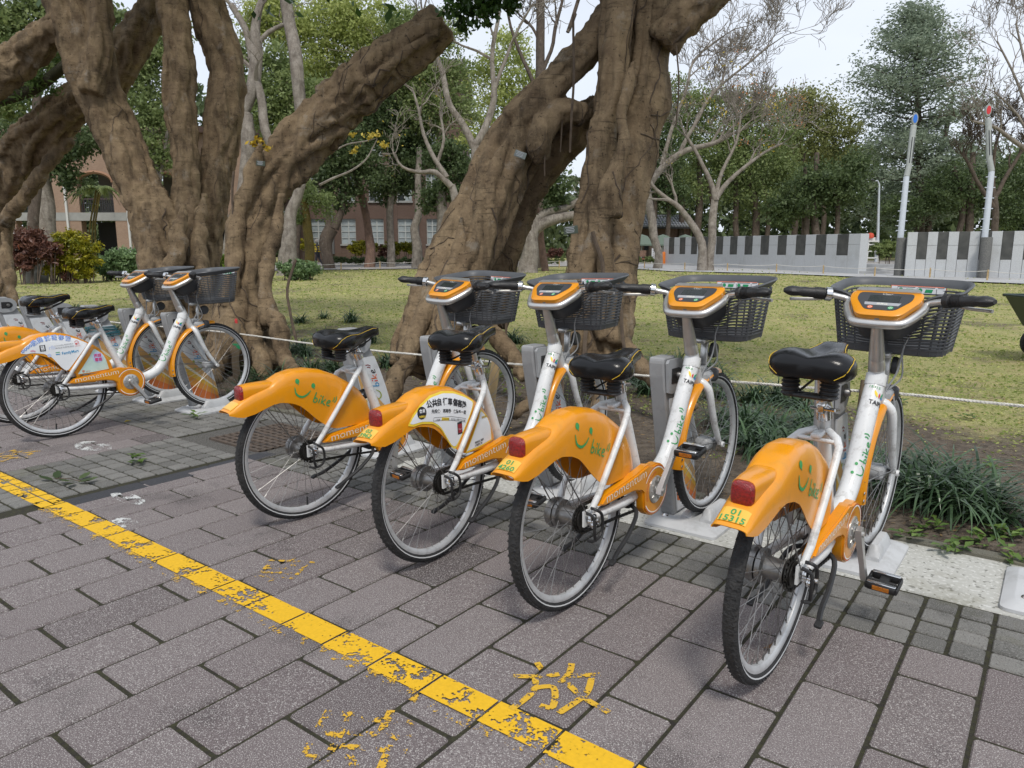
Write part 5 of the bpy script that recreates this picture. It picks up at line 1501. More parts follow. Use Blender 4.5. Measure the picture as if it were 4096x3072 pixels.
T3 = Vector((-4.05, 5.35, 0)); T2 = Vector((-7.2, 4.75, 0)); T1 = Vector((-11.8, 6.6, 0)); T0 = Vector((-15.2, 5.1, 0))
def gpt(x, y):   # ground contact given in world -> picture x, y, depth
    u, v, f = proj((x, y, 0)); return u * 4 / S, v * 4 / S, f
D3 = 6.35
banyan("banyan_tree", "big banyan right of centre with a leaning left trunk and entwined right trunk", T3,
  [[(905, 800, 70, 6.0), (922, 735, 74, 6.1), (965, 630, 72, 6.2), (1015, 520, 70, 6.3), (1058, 430, 68, 6.4), (1100, 345, 66, 6.45), (1135, 280, 58, 6.45), (1165, 235, 46, 6.45), (1200, 190, 40, 6.4)],
   [(1118, 268, 40, 6.35), (1160, 215, 36, 6.3), (1215, 160, 36, 6.3), (1270, 105, 36, 6.35), (1320, 40, 38, 6.4), (1350, -40, 42, 6.5), (1370, -140, 45, 6.6)],
   [(1050, 700, 52, 6.9), (1062, 640, 48, 6.9), (1075, 570, 44, 6.9), (1105, 480, 42, 6.85), (1145, 405, 40, 6.8), (1190, 340, 38, 6.75), (1240, 285, 36, 6.7), (1300, 230, 36, 6.7)],
   [(1300, 800, 62, 5.95), (1310, 700, 60, 6.05), (1322, 600, 52, 6.2), (1335, 500, 52, 6.3), (1352, 400, 54, 6.35), (1374, 300, 59, 6.4), (1392, 200, 60, 6.4), (1400, 100, 62, 6.4), (1412, 20, 64, 6.4), (1430, -60, 66, 6.4), (1440, -160, 60, 6.5)],
   [(1225, 790, 46, 5.85), (1245, 690, 42, 5.95), (1253, 600, 36, 6.05), (1266, 500, 36, 6.1), (1282, 400, 36, 6.15), (1298, 310, 35, 6.15), (1316, 220, 33, 6.15), (1328, 130, 34, 6.15), (1335, 40, 36, 6.15), (1340, -60, 40, 6.2)],
   [(1435, 90, 42, 6.2), (1470, 45, 42, 6.1), (1520, 5, 38, 6.0), (1580, -50, 34, 5.9)],
   [(1260, 250, 26, 6.3), (1225, 240, 24, 6.25), (1190, 255, 26, 6.2), (1165, 300, 28, 6.2), (1170, 345, 22, 6.3)]],
  .0185, .030, 31,
  roots=[[(900, 760, 26, 5.9), (868, 800, 20, 5.7), (845, 850, 15, 5.5), (830, 885, 9, 5.35)], [(960, 780, 30, 5.8), (985, 850, 22, 5.6), (1000, 900, 12, 5.4)], [(1060, 690, 28, 6.5), (1100, 760, 20, 6.2), (1130, 820, 12, 5.9)],
         [(1240, 740, 30, 5.7), (1195, 800, 20, 5.4), (1150, 860, 12, 5.1), (1110, 900, 7, 4.95)], [(1300, 780, 30, 5.7), (1290, 860, 20, 5.4), (1280, 910, 10, 5.2)], [(1345, 740, 30, 5.8), (1390, 800, 20, 5.5), (1450, 850, 13, 5.3), (1510, 880, 8, 5.2)],
         [(1270, 420, 14, 5.95), (1285, 520, 15, 5.95), (1262, 620, 16, 5.9), (1240, 720, 16, 5.8)], [(1330, 330, 11, 5.95), (1300, 430, 13, 5.95), (1308, 540, 15, 5.95), (1330, 640, 16, 5.9), (1322, 740, 16, 5.75)], [(1370, 130, 12, 5.95), (1345, 230, 13, 5.95), (1352, 300, 12, 5.95), (1330, 380, 12, 5.95), (1325, 470, 12, 5.95)],
         [(1290, 470, 11, 5.9), (1315, 560, 12, 5.9), (1290, 640, 13, 5.85), (1300, 730, 14, 5.75)], [(940, 600, 14, 6.0), (910, 690, 16, 5.85), (880, 780, 15, 5.7)], [(1000, 470, 10, 6.0), (985, 560, 12, 6.0), (950, 660, 13, 5.9), (945, 780, 15, 5.7)]],
  fine=[[(1240, 30, 3, 6.1), (1236, 200, 3, 6.1), (1230, 330, 2.5, 6.1)], [(1180, 240, 2, 6.2), (1178, 320, 2, 6.2), (1176, 380, 1.6, 6.2)], [(1215, 250, 2, 6.2), (1210, 330, 1.6, 6.2)], [(1455, 95, 5, 6.1), (1482, 70, 5, 6.0), (1495, 40, 5, 6.0)], [(1462, 100, 2, 6.05), (1466, 180, 1.8, 6.05), (1462, 270, 1.6, 6.05)],
        [(1220, 640, 4, 5.7), (1218, 760, 4, 5.6), (1212, 860, 4, 5.4)], [(1335, 620, 4, 5.7), (1345, 720, 4, 5.6), (1352, 800, 4, 5.45)], [(1090, 620, 3, 6.4), (1093, 720, 3, 6.3), (1098, 800, 3, 6.1)], [(1280, 500, 5, 5.85), (1300, 600, 5, 5.8), (1275, 690, 5, 5.7), (1260, 780, 5, 5.5)]],
  wrap=120)
banyan("banyan_tree", "banyan with one thick trunk leaning right to a sawn off end, left of centre", T2,
  [[(520, 790, 84, 7.5), (524, 710, 66, 7.6), (527, 640, 52, 7.7), (534, 560, 47, 7.8), (548, 480, 49, 7.85), (578, 405, 54, 7.9), (625, 340, 57, 7.95), (685, 272, 61, 7.95), (755, 208, 58, 7.9), (828, 148, 54, 7.85), (900, 95, 48, 7.8), (955, 52, 40, 7.75)]],
  .022, .040, 12,
  roots=[[(575, 640, 18, 7.5), (596, 710, 18, 7.3), (612, 770, 14, 7.1), (640, 800, 9, 6.9)], [(540, 700, 26, 7.3), (560, 780, 18, 7.1), (575, 830, 9, 6.9)], [(490, 690, 24, 7.4), (470, 770, 18, 7.2), (455, 830, 10, 7.0)], [(560, 300, 14, 7.6), (545, 380, 14, 7.6), (520, 470, 14, 7.6), (505, 560, 14, 7.5), (500, 660, 15, 7.4)], [(610, 420, 12, 7.6), (590, 520, 13, 7.6), (575, 610, 14, 7.5), (580, 700, 14, 7.4)]],
  fine=[[(505, 370, 2.5, 7.5), (500, 500, 2.5, 7.5), (496, 600, 2.5, 7.4)], [(640, 560, 3, 7.4), (620, 640, 3, 7.3), (640, 740, 3, 7.1)]], wrap=70)
banyan("banyan_tree", "banyan behind the far bicycles with three twisting limbs rising from one base", T1,
  [[(380, 745, 66, 11.0), (372, 680, 64, 11.1), (362, 600, 58, 11.2), (348, 520, 52, 11.3), (325, 455, 49, 11.35), (297, 398, 47, 11.4), (268, 330, 46, 11.4), (240, 262, 48, 11.4), (207, 188, 52, 11.3), (186, 120, 55, 11.3), (168, 55, 56, 11.2), (150, -10, 54, 11.2), (130, -80, 54, 11.2)],
   [(430, 720, 40, 11.2), (420, 640, 36, 11.3), (412, 540, 33, 11.4), (403, 450, 30, 11.5), (402, 375, 28, 11.5), (398, 305, 27, 11.5), (387, 235, 34, 11.5), (386, 160, 36, 11.5), (382, 75, 29, 11.5), (371, 0, 32, 11.5), (360, -80, 32, 11.5)],
   [(420, 720, 40, 11.7), (432, 620, 38, 11.8), (442, 530, 35, 11.9), (455, 450, 33, 11.9), (466, 372, 35, 11.9), (476, 300, 36, 11.9), (482, 240, 42, 11.9), (490, 185, 38, 11.9), (484, 135, 40, 11.9), (460, 60, 40, 11.8), (440, -10, 38, 11.8), (420, -80, 38, 11.8)],
   [(170, 60, 36, 11.2), (110, 70, 32, 11.2), (55, 115, 38, 11.2), (0, 155, 42, 11.2), (-60, 200, 44, 11.2)],
   [(195, 200, 26, 11.0), (215, 100, 26, 11.0), (212, 0, 26, 11.0), (205, -60, 26, 11.0)]],
  .029, .045, 5,
  roots=[[(395, 440, 12, 11.0), (385, 520, 16, 10.9), (372, 600, 18, 10.7), (360, 690, 16, 10.5)], [(430, 560, 18, 11.0), (440, 640, 20, 10.8), (450, 720, 14, 10.6)], [(340, 640, 26, 10.9), (318, 720, 18, 10.6), (305, 770, 10, 10.3)], [(440, 420, 12, 11.4), (430, 500, 14, 11.2), (426, 580, 16, 11.0)]], wrap=50)
banyan("banyan_tree", "banyan at the left picture edge, its arched limb crossing behind others", T0,
  [[(8, 690, 22, 14.2), (6, 610, 18, 14.3), (4, 520, 18, 14.3), (8, 440, 24, 14.2), (28, 370, 42, 13.9), (62, 310, 48, 13.6), (110, 265, 46, 13.3), (160, 225, 44, 13.1), (215, 190, 42, 13.0), (262, 145, 40, 12.9), (292, 88, 40, 12.9), (335, 30, 38, 12.9), (380, -30, 36, 12.9)],
   [(10, 480, 16, 14.0), (50, 430, 14, 13.7), (100, 360, 14, 13.5), (150, 300, 14, 13.4)]],
  .034, .05, 9, roots=[[(5, 500, 12, 14.0), (15, 590, 12, 13.8), (30, 660, 8, 13.6)], [(5, 600, 12, 14.0), (-15, 680, 10, 13.6)]], wrap=20)
# leafy sprays of the banyans: the hanging spray at the top and the crowns above the picture
def spray(parent, base, blobs, n, size, seed, mat, name="crown", **k):
    V, F, tn = crown_cloud(blobs, n, size, seed, **k); o = put(name, fast_mesh(name, V, F, mat, tint=tn), parent)
    o.matrix_parent_inverse = Matrix.Translation(-Vector(base)); return o
_b = {o.name: o for o in COL.objects if o.name.startswith("banyan_tree")}
bt3, bt2, bt1, bt0 = _b["banyan_tree"], _b["banyan_tree.001"], _b["banyan_tree.002"], _b["banyan_tree.003"]
spray(bt2, T2, [(at(1000, 10, 7.3), .22, 1), (at(1035, -10, 7.2), .28, 1), (at(1070, 0, 7.2), .22, 1), (at(1015, 50, 7.3), .12, 1), (at(1050, 38, 7.2), .14, 1), (at(1095, -15, 7.2), .22, 1)], 1500, .075, 41, M_leaf_ban, "leaf_spray", droop=.5, cspread=.25)
spray(bt3, T3, [(Vector((-4.2, 5.2, 5.6)), 1.9, .5), (Vector((-2.2, 4.6, 5.9)), 1.7, .5), (Vector((-3.2, 7.2, 6.0)), 2.0, .5), (Vector((-1.0, 6.4, 6.4)), 1.8, .5)], 9000, .16, 42, M_leaf_ban)
spray(bt2, T2, [(Vector((-6.5, 6.2, 5.6)), 1.9, .5), (Vector((-7.8, 4.6, 6.0)), 1.7, .5)], 5000, .16, 43, M_leaf_ban)
spray(bt1, T1, [(Vector((-11.5, 7, 7.0)), 2.6, .5), (Vector((-13, 5, 7.2)), 2.2, .5), (Vector((-9.5, 8.5, 7.4)), 2.2, .5)], 7000, .2, 44, M_leaf_ban)
# ferns and small sprays on the mossy branch at the upper left
m = MB(); P, Rr = dense(*px_strand([(-30, 225, 13, 12.6), (40, 205, 13, 12.5), (85, 185, 12, 12.4), (130, 150, 11, 12.2), (165, 120, 9, 12.0)], 12)); m.tube(P, Rr, 8)
o = m.obj("mossy_branch", bark_mat("moss_branch", (.06, .06, .028), (.05, .042, .03), (.02, .018, .012)), bt0, 60); o.matrix_parent_inverse = Matrix.Translation(-T0)
M_fern = leaf_mat("fern_leaf", (.05, .09, .02), (.13, .21, .05), .35)
spray(bt0, T0, [(at(60, 150, 12.4), .55, .7), (at(110, 120, 12.3), .4, .7), (at(20, 190, 12.5), .45, .6), (at(90, 190, 12.3), .3, .6)], 1600, .11, 45, M_fern, "fern", aspect=.25, cspread=.3)
spray(bt2, T2, [(at(560, 300, 7.4), .05, 1), (at(548, 312, 7.4), .05, 1), (at(575, 318, 7.4), .04, 1)], 60, .05, 46, leaf_mat("yellow_sprig", (.5, .32, .02), (.55, .42, .06), .3), "sprig")
# little name plates tied on the trunks
M_plate = pm("plate_metal", (.16, .18, .17), rough=.4, metal=.5, var=.1); M_plate2 = pm("green_plate", (.05, .065, .045), rough=.5)
for dx, dy, d, rz, mt, lb, w in ((1124, 334, 5.86, .35, M_plate, "small grey name plate tied to the leaning trunk", .095), (1233, 497, 5.62, -.12, M_plate2, "small dark green name plate on the entwined trunk", .11), (563, 353, 7.35, .1, M_plate2, "small dark name plate on the sawn off trunk", .09)):
    p = at(dx, dy, d); m = MB(); m.box((0, 0, 0), (w, .006, w * .55), bev=.002)
    e = empty("name_plate", p, (0, rz, HEAD), lb, "name plate"); put("plate", m.mesh("plate", mt, 30), e)
    V, F = [], []
    for q in range(4):
        b_ = len(V); z0 = w * (.17 - .11 * q); ww = w * (.38 - .06 * (q % 2)); V += [(-ww, -.0042, z0), (ww * .7, -.0042, z0), (ww * .7, -.0042, z0 + w * .045), (-ww, -.0042, z0 + w * .045)]; F.append((b_, b_ + 1, b_ + 2, b_ + 3))
    put("plate_print", flat_mesh("plate_print", V, F, M_inkg), e)["kind"] = "stuff"
# ================================================================== park behind
def d_of(dy):
    "distance ahead of the ground seen at picture height dy"
    return 1.326 / ((dy * S - 1020.8) / FPX + .012)
def gpx(dx, dy, up=0.0):
    p = gp(dx, d_of(dy)); p.z += up; return p
def sheet(name, pts, mat, up=.012):
    m = MB(); m.add([gpx(x, y, up) for x, y in pts], [tuple(range(len(pts)))]); return tag(m.obj(name, mat), kind="structure")
M_path = pm("pale_path", (.30, .285, .27), rough=.9, var=.12, vscale=2, coords='World')
sheet("path", [(520, 586), (700, 583), (985, 579), (1230, 575), (1230, 563), (985, 565), (700, 567), (520, 569)], M_path, .035)
sheet("wall_apron", [(1360, 580), (1450, 586), (1680, 591), (1900, 600), (2230, 614), (2260, 598), (1950, 592), (1853, 590), (1700, 580), (1430, 570), (1360, 569)], pm("apron_paving", (.36, .36, .36), rough=.9, var=.08, vscale=1, coords='World'), .035)
for nm, pts in (("park_road", [(1840, 572), (2000, 572), (2000, 563), (1840, 563)]),): sheet(nm, pts, M_path, .03)

LEAF = {
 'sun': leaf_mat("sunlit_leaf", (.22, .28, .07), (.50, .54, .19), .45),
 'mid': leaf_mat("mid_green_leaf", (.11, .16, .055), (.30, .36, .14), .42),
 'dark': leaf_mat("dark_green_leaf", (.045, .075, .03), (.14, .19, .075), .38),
 'blue': leaf_mat("blue_green_needle", (.13, .175, .12), (.36, .42, .31), .4, .7),
 'olive': leaf_mat("olive_leaf", (.13, .15, .05), (.32, .34, .13), .42),
 'yellow': leaf_mat("yellow_leaf", (.42, .30, .03), (.55, .45, .09), .35),
 'orange': leaf_mat("orange_leaf", (.40, .15, .05), (.50, .24, .10), .35),
 'croton': leaf_mat("croton_leaf", (.07, .10, .012), (.42, .36, .02), .25, .4),
 'red': leaf_mat("red_leaf", (.07, .035, .03), (.20, .09, .06), .25, .4, (.55, .13, .07)),
 'shrub': leaf_mat("shrub_leaf", (.07, .13, .045), (.30, .42, .20), .4, .45),
 'fernb': leaf_mat("bright_leaf", (.10, .18, .02), (.30, .42, .06), .4, .4),
}
def pblobs(lst, d): return [(at(q[0], q[1], q[3] if len(q) > 3 else d), q[2] * S / FPX * (q[3] if len(q) > 3 else d), q[4] if len(q) > 4 else .85) for q in lst]
def fix(o, base): o.matrix_parent_inverse = Matrix.Translation(-Vector(base)); return o
def leafy(name, label, bx, D, trunk, blobs, n, size, mat, seed, bark=None, group=None, cat="tree", **k):
    "tree standing in picture column bx, D metres ahead; trunk strands and crown blobs in picture units"
    base = gp(bx, D); t = empty(name, base, label=label, cat=cat, group=group)
    d0 = proj(base)[2]
    m = MB()
    for st in trunk:
        st = [(q[0], q[1], q[2], q[3] if len(q) > 3 else d0) for q in st]
        P, Rr = px_strand(st, d0)
        if st[0][1] > 500: P[0:0] = [gp(st[0][0], D) - Vector((0, 0, .3))]; Rr[0:0] = [Rr[0] * 1.3]
        P, Rr = dense(P, Rr, 3); P = gnarl(P, Rr, .5, seed, .8); m.tube(P, Rr, 8)
    if m.v: fix(put("trunk", m.mesh("trunk", bark or M_bark3, 60), t), base)
    V, F, tn = crown_cloud(pblobs(blobs, d0), n, size, seed, **k)
    fix(put("crown", fast_mesh("crown", V, F, LEAF[mat] if isinstance(mat, str) else mat, tint=tn), t), base)
    return t
def branches(mb, P, Rr, lv, rs, up=.35, ln=1.0, kids=4, minr=.010, tips=None):
    "recursive bare branching off the polyline P"
    k = len(P); total = sum((P[i + 1] - P[i]).length for i in range(k - 1))
    for c in range(kids):
        f = rs.uniform(.3, 1.0) if c else 1.0; i = min(int(f * (k - 1)), k - 2); fr = f * (k - 1) - i
        p = P[i].lerp(P[i + 1], fr); r = Rr[i] * (1 - fr) + Rr[i + 1] * fr
        tg = (P[i + 1] - P[i]).normalized()
        v = Vector((rs.gauss(0, 1), rs.gauss(0, 1), rs.gauss(0, .8))); v = (v - tg * v.dot(tg)).normalized()
        dr = (tg * rs.uniform(.5, 1.0) + v * rs.uniform(.5, 1.0) + Vector((0, 0, up))).normalized()
        l = total * rs.uniform(.45, .75) * ln; n = 5; Q = [p]; q = p.copy(); R2 = [max(minr, r * .66)]
        for s_ in range(n):
            dr = (dr + Vector((rs.gauss(0, .22), rs.gauss(0, .22), rs.gauss(0, .18) + up * .12))).normalized(); q = q + dr * l / n; Q.append(q.copy()); R2.append(max(minr, r * .66 * (1 - .8 * (s_ + 1) / n)))
        mb.tube(Q, R2, 5 if R2[0] > .03 else 4, cap=False)
        if tips is not None and lv <= 1: tips.append(Q[-1])
        if lv > 0: branches(mb, Q, R2, lv - 1, rs, up, ln, kids, minr, tips)
def bare(name, label, bx, D, limbs, lv, seed, bark, kids=4, up=.35, minr=.012, leaves=None, ln=1.0, group=None):
    base = gp(bx, D); t = empty(name, base, label=label, cat="tree", group=group); d0 = proj(base)[2]
    rs = random.Random(seed); m = MB(); m2 = MB(); tips = []
    for li, st in enumerate(limbs):
        st = [(q[0], q[1], q[2], q[3] if len(q) > 3 else d0) for q in st]
        P, Rr = px_strand(st, d0)
        if st[0][1] > 500: P[0:0] = [gp(st[0][0], D) - Vector((0, 0, .3))]; Rr[0:0] = [Rr[0] * 1.3]
        P, Rr = dense(P, Rr, 3); P = gnarl(P, Rr, .7, seed + li, .7); m.tube(P, Rr, 8)
        if li or len(limbs) == 1: branches(m2, P[len(P) // 3:], Rr[len(P) // 3:], lv, rs, up, ln, kids, minr, tips)
    fix(put("trunk", m.mesh("trunk", bark, 60), t), base)
    fix(put("branches", m2.mesh("branches", bark, 60, fix=False), t), base)["kind"] = "stuff"
    if leaves:
        for mat, n, sz, sel in leaves:
            pick = [tp for tp in tips if sel(tp)] or tips
            bl = [(p, rs.uniform(.25, .5), .6) for p in rs.sample(pick, min(len(pick), 26))]
            V, F, tn = crown_cloud(bl, n, sz, seed + n, cspread=.4)
            fix(put("remaining_leaves", fast_mesh("remaining_leaves", V, F, LEAF[mat], tint=tn), t), base)
    return t

# ---- dense evergreen trees, left and middle
GL = "evergreen trees beyond the lawn"
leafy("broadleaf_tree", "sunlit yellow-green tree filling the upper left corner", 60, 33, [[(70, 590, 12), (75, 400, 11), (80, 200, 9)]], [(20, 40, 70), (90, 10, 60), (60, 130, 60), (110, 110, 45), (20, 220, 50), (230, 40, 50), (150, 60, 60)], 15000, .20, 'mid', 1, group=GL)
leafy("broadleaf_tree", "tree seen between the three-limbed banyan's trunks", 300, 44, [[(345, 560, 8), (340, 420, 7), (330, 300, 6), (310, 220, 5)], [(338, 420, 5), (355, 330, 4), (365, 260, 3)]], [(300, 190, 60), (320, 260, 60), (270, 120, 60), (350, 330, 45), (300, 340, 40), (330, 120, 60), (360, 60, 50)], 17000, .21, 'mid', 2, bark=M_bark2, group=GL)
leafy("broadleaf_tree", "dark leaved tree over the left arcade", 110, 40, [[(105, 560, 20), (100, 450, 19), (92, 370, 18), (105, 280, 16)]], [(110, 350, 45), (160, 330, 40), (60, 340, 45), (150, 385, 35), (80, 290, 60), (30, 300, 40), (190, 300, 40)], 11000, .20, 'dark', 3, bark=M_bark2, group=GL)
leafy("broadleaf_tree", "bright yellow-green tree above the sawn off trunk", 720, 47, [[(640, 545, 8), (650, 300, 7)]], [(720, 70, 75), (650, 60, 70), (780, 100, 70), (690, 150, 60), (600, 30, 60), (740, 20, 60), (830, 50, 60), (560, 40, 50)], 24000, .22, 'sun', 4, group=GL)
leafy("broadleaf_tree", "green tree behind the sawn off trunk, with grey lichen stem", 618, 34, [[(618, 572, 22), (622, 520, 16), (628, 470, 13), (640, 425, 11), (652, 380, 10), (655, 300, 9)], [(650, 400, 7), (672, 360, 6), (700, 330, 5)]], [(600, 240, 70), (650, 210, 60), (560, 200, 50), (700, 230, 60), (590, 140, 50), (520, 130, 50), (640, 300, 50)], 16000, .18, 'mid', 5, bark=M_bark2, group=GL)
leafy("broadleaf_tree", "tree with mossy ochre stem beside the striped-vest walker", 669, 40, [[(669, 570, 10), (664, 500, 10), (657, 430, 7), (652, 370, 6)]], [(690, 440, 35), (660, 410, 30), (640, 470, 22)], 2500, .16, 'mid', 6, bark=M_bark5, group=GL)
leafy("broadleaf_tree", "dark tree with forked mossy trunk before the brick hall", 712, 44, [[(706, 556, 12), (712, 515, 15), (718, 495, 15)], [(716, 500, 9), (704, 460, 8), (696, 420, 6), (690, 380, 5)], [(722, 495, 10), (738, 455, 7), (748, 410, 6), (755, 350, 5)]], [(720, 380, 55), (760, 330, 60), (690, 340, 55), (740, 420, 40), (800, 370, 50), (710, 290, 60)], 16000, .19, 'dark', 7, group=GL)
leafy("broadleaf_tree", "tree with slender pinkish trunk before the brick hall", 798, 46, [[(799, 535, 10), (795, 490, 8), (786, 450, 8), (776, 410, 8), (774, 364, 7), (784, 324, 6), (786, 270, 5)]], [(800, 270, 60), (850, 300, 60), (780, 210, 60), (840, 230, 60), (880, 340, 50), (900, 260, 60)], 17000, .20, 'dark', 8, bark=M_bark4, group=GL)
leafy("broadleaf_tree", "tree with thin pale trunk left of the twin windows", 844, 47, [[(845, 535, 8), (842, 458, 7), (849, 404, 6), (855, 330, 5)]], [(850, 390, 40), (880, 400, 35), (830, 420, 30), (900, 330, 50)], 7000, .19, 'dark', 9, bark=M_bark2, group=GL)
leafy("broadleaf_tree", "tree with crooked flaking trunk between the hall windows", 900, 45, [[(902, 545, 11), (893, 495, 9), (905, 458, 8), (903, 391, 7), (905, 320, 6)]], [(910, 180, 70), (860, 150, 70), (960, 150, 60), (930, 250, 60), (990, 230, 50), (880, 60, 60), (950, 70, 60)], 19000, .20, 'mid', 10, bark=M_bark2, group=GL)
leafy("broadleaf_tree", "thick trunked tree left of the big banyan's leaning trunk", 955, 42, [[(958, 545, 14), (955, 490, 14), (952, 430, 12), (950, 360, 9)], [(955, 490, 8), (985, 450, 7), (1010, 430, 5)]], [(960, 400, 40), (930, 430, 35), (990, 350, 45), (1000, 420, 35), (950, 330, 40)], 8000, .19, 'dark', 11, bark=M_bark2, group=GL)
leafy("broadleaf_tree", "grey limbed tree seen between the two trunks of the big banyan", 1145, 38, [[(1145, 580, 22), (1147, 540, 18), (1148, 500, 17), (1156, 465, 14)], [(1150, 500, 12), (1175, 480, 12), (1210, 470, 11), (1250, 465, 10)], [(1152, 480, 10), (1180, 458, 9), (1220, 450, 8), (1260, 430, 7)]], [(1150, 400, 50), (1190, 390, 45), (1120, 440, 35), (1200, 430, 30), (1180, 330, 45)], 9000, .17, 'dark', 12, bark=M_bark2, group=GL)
leafy("broadleaf_tree", "leaning red-brown stemmed tree beside the grey limbed tree", 1172, 40, [[(1176, 577, 8), (1170, 540, 8), (1164, 490, 7), (1160, 450, 5)]], [(1150, 330, 40), (1120, 380, 30)], 2500, .18, 'mid', 13, bark=M_bark4, group=GL)
leafy("broadleaf_tree", "light green tree between sawn off trunk and big banyan", 1080, 58, [[(1085, 540, 6), (1080, 300, 5)]], [(1080, 230, 60), (1130, 180, 55), (1050, 160, 50), (1100, 110, 50), (1030, 290, 50), (1160, 240, 40)], 12000, .24, 'sun', 14, group=GL)
GR = "trees behind the piano key wall"
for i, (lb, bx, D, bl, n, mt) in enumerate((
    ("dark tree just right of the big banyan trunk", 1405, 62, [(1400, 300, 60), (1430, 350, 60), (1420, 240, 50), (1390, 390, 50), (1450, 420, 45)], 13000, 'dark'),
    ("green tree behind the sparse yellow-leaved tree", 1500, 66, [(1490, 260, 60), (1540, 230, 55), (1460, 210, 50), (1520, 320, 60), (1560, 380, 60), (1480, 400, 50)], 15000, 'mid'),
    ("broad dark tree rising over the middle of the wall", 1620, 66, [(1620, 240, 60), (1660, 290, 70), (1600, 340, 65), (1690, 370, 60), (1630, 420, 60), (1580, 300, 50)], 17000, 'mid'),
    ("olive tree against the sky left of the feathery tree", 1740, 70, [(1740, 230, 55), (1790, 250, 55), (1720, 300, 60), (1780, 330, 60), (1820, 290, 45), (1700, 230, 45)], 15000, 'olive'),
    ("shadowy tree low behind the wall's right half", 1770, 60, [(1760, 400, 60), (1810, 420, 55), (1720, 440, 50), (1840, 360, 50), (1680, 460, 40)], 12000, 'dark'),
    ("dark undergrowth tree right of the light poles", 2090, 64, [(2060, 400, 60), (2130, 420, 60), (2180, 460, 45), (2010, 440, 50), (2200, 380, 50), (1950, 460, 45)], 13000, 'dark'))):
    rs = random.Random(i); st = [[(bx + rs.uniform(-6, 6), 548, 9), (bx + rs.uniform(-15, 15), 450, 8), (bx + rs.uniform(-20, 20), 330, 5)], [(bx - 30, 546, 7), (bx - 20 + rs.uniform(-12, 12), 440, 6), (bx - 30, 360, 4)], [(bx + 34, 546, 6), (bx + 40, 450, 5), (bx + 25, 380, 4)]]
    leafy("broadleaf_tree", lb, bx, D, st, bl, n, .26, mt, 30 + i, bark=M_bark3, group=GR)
# feathery tall tree
base = gp(1985, 70); t = empty("feathery_tree", base, label="tall feathery grey-green tree standing against the sky at the right", cat="tree")
d0 = proj(base)[2]; rs = random.Random(77); m = MB(); bl = []
P, Rr = px_strand([(1985, 545, 11), (1988, 420, 10), (1985, 280, 7), (1978, 130, 4), (1975, 15, 1.5)], d0); m.tube(P, Rr, 8)
P2, R2 = px_strand([(2003, 545, 9), (2005, 400, 8), (2040, 300, 6), (2060, 200, 3)], d0 + 1); m.tube(P2, R2, 8)
for k in range(120):
    f = (k + rs.random()) / 120; y = 15 + 455 * f; half = 26 + 128 * min(1, f * 3.2) * (1 if f < .8 else .85)
    ang = rs.uniform(0, 2 * math.pi); reach = half * rs.uniform(.45, 1.1)
    p0 = at(1978 + 8 * f, y + 30, d0); mm = S / FPX * d0
    dirv = _cr * math.cos(ang) + _fh * math.sin(ang); p1 = p0 + dirv * reach * mm + Vector((0, 0, rs.uniform(.4, 2.2)))
    mid = p0.lerp(p1, .5) + Vector((0, 0, -.3)); m.tube([p0, mid, p1], [.09 * (1 - .5 * f) + .02, .05, .015], 5, cap=False)
    for q in (.3, .5, .7, .88, 1.0):
        c = p0.lerp(p1, q); bl.append((c, .8 + .8 * (1 - abs(q - .6)) * rs.uniform(.6, 1.1), .40))
fix(put("trunk", m.mesh("trunk", M_bark3, 60), t), base)
V, F, tn = crown_cloud(bl, 46000, .34, 78, aspect=.36, flat=.5, cspread=.42); fix(put("crown", fast_mesh("crown", V, F, LEAF['blue'], tint=tn), t), base)
# ---- bare trees
bare("bare_tree", "pale bare tree with a wide fork left of the big banyan", 1022, 33, [[(1020, 560, 13), (1022, 450, 12), (1026, 380, 11), (1026, 310, 11)], [(1024, 320, 9), (1000, 270, 8), (972, 225, 7), (955, 160, 6), (935, 90, 4), (915, 20, 3)], [(1028, 315, 9), (1052, 270, 8), (1068, 210, 7), (1062, 130, 5), (1075, 40, 4), (1082, -20, 3)], [(1062, 210, 5), (1085, 150, 4), (1110, 80, 3), (1150, 10, 2)]], 3, 51, M_bark2, kids=4, up=.25, minr=.011)
bare("bare_tree", "low spreading bare tree before the brick hall", 985, 30, [[(1000, 560, 9), (985, 440, 9), (975, 400, 8)], [(978, 405, 7), (940, 372, 6), (905, 372, 4), (870, 360, 3), (850, 330, 2)], [(965, 385, 6), (940, 345, 5), (915, 290, 4), (905, 240, 3), (890, 190, 2)], [(945, 350, 4), (960, 300, 3), (950, 240, 2.4)]], 2, 52, M_bark2, kids=4, up=.2, minr=.010, leaves=[('yellow', 60, .09, lambda p: True)])
bare("bare_tree", "tall bare tree behind the top of the big banyan", 1170, 46, [[(1160, 545, 10), (1165, 300, 11), (1166, 150, 10), (1168, 0, 9), (1168, -60, 8)], [(1166, 170, 5), (1190, 110, 4), (1200, 60, 4), (1215, 0, 3)], [(1164, 200, 5), (1130, 130, 4), (1105, 60, 3), (1090, 0, 2)], [(1168, 100, 4), (1150, 60, 3), (1120, 30, 2)], [(1240, 30, 5), (1225, 70, 4), (1260, -30, 4)]], 3, 53, M_bark3, kids=4, up=.3, minr=.013)
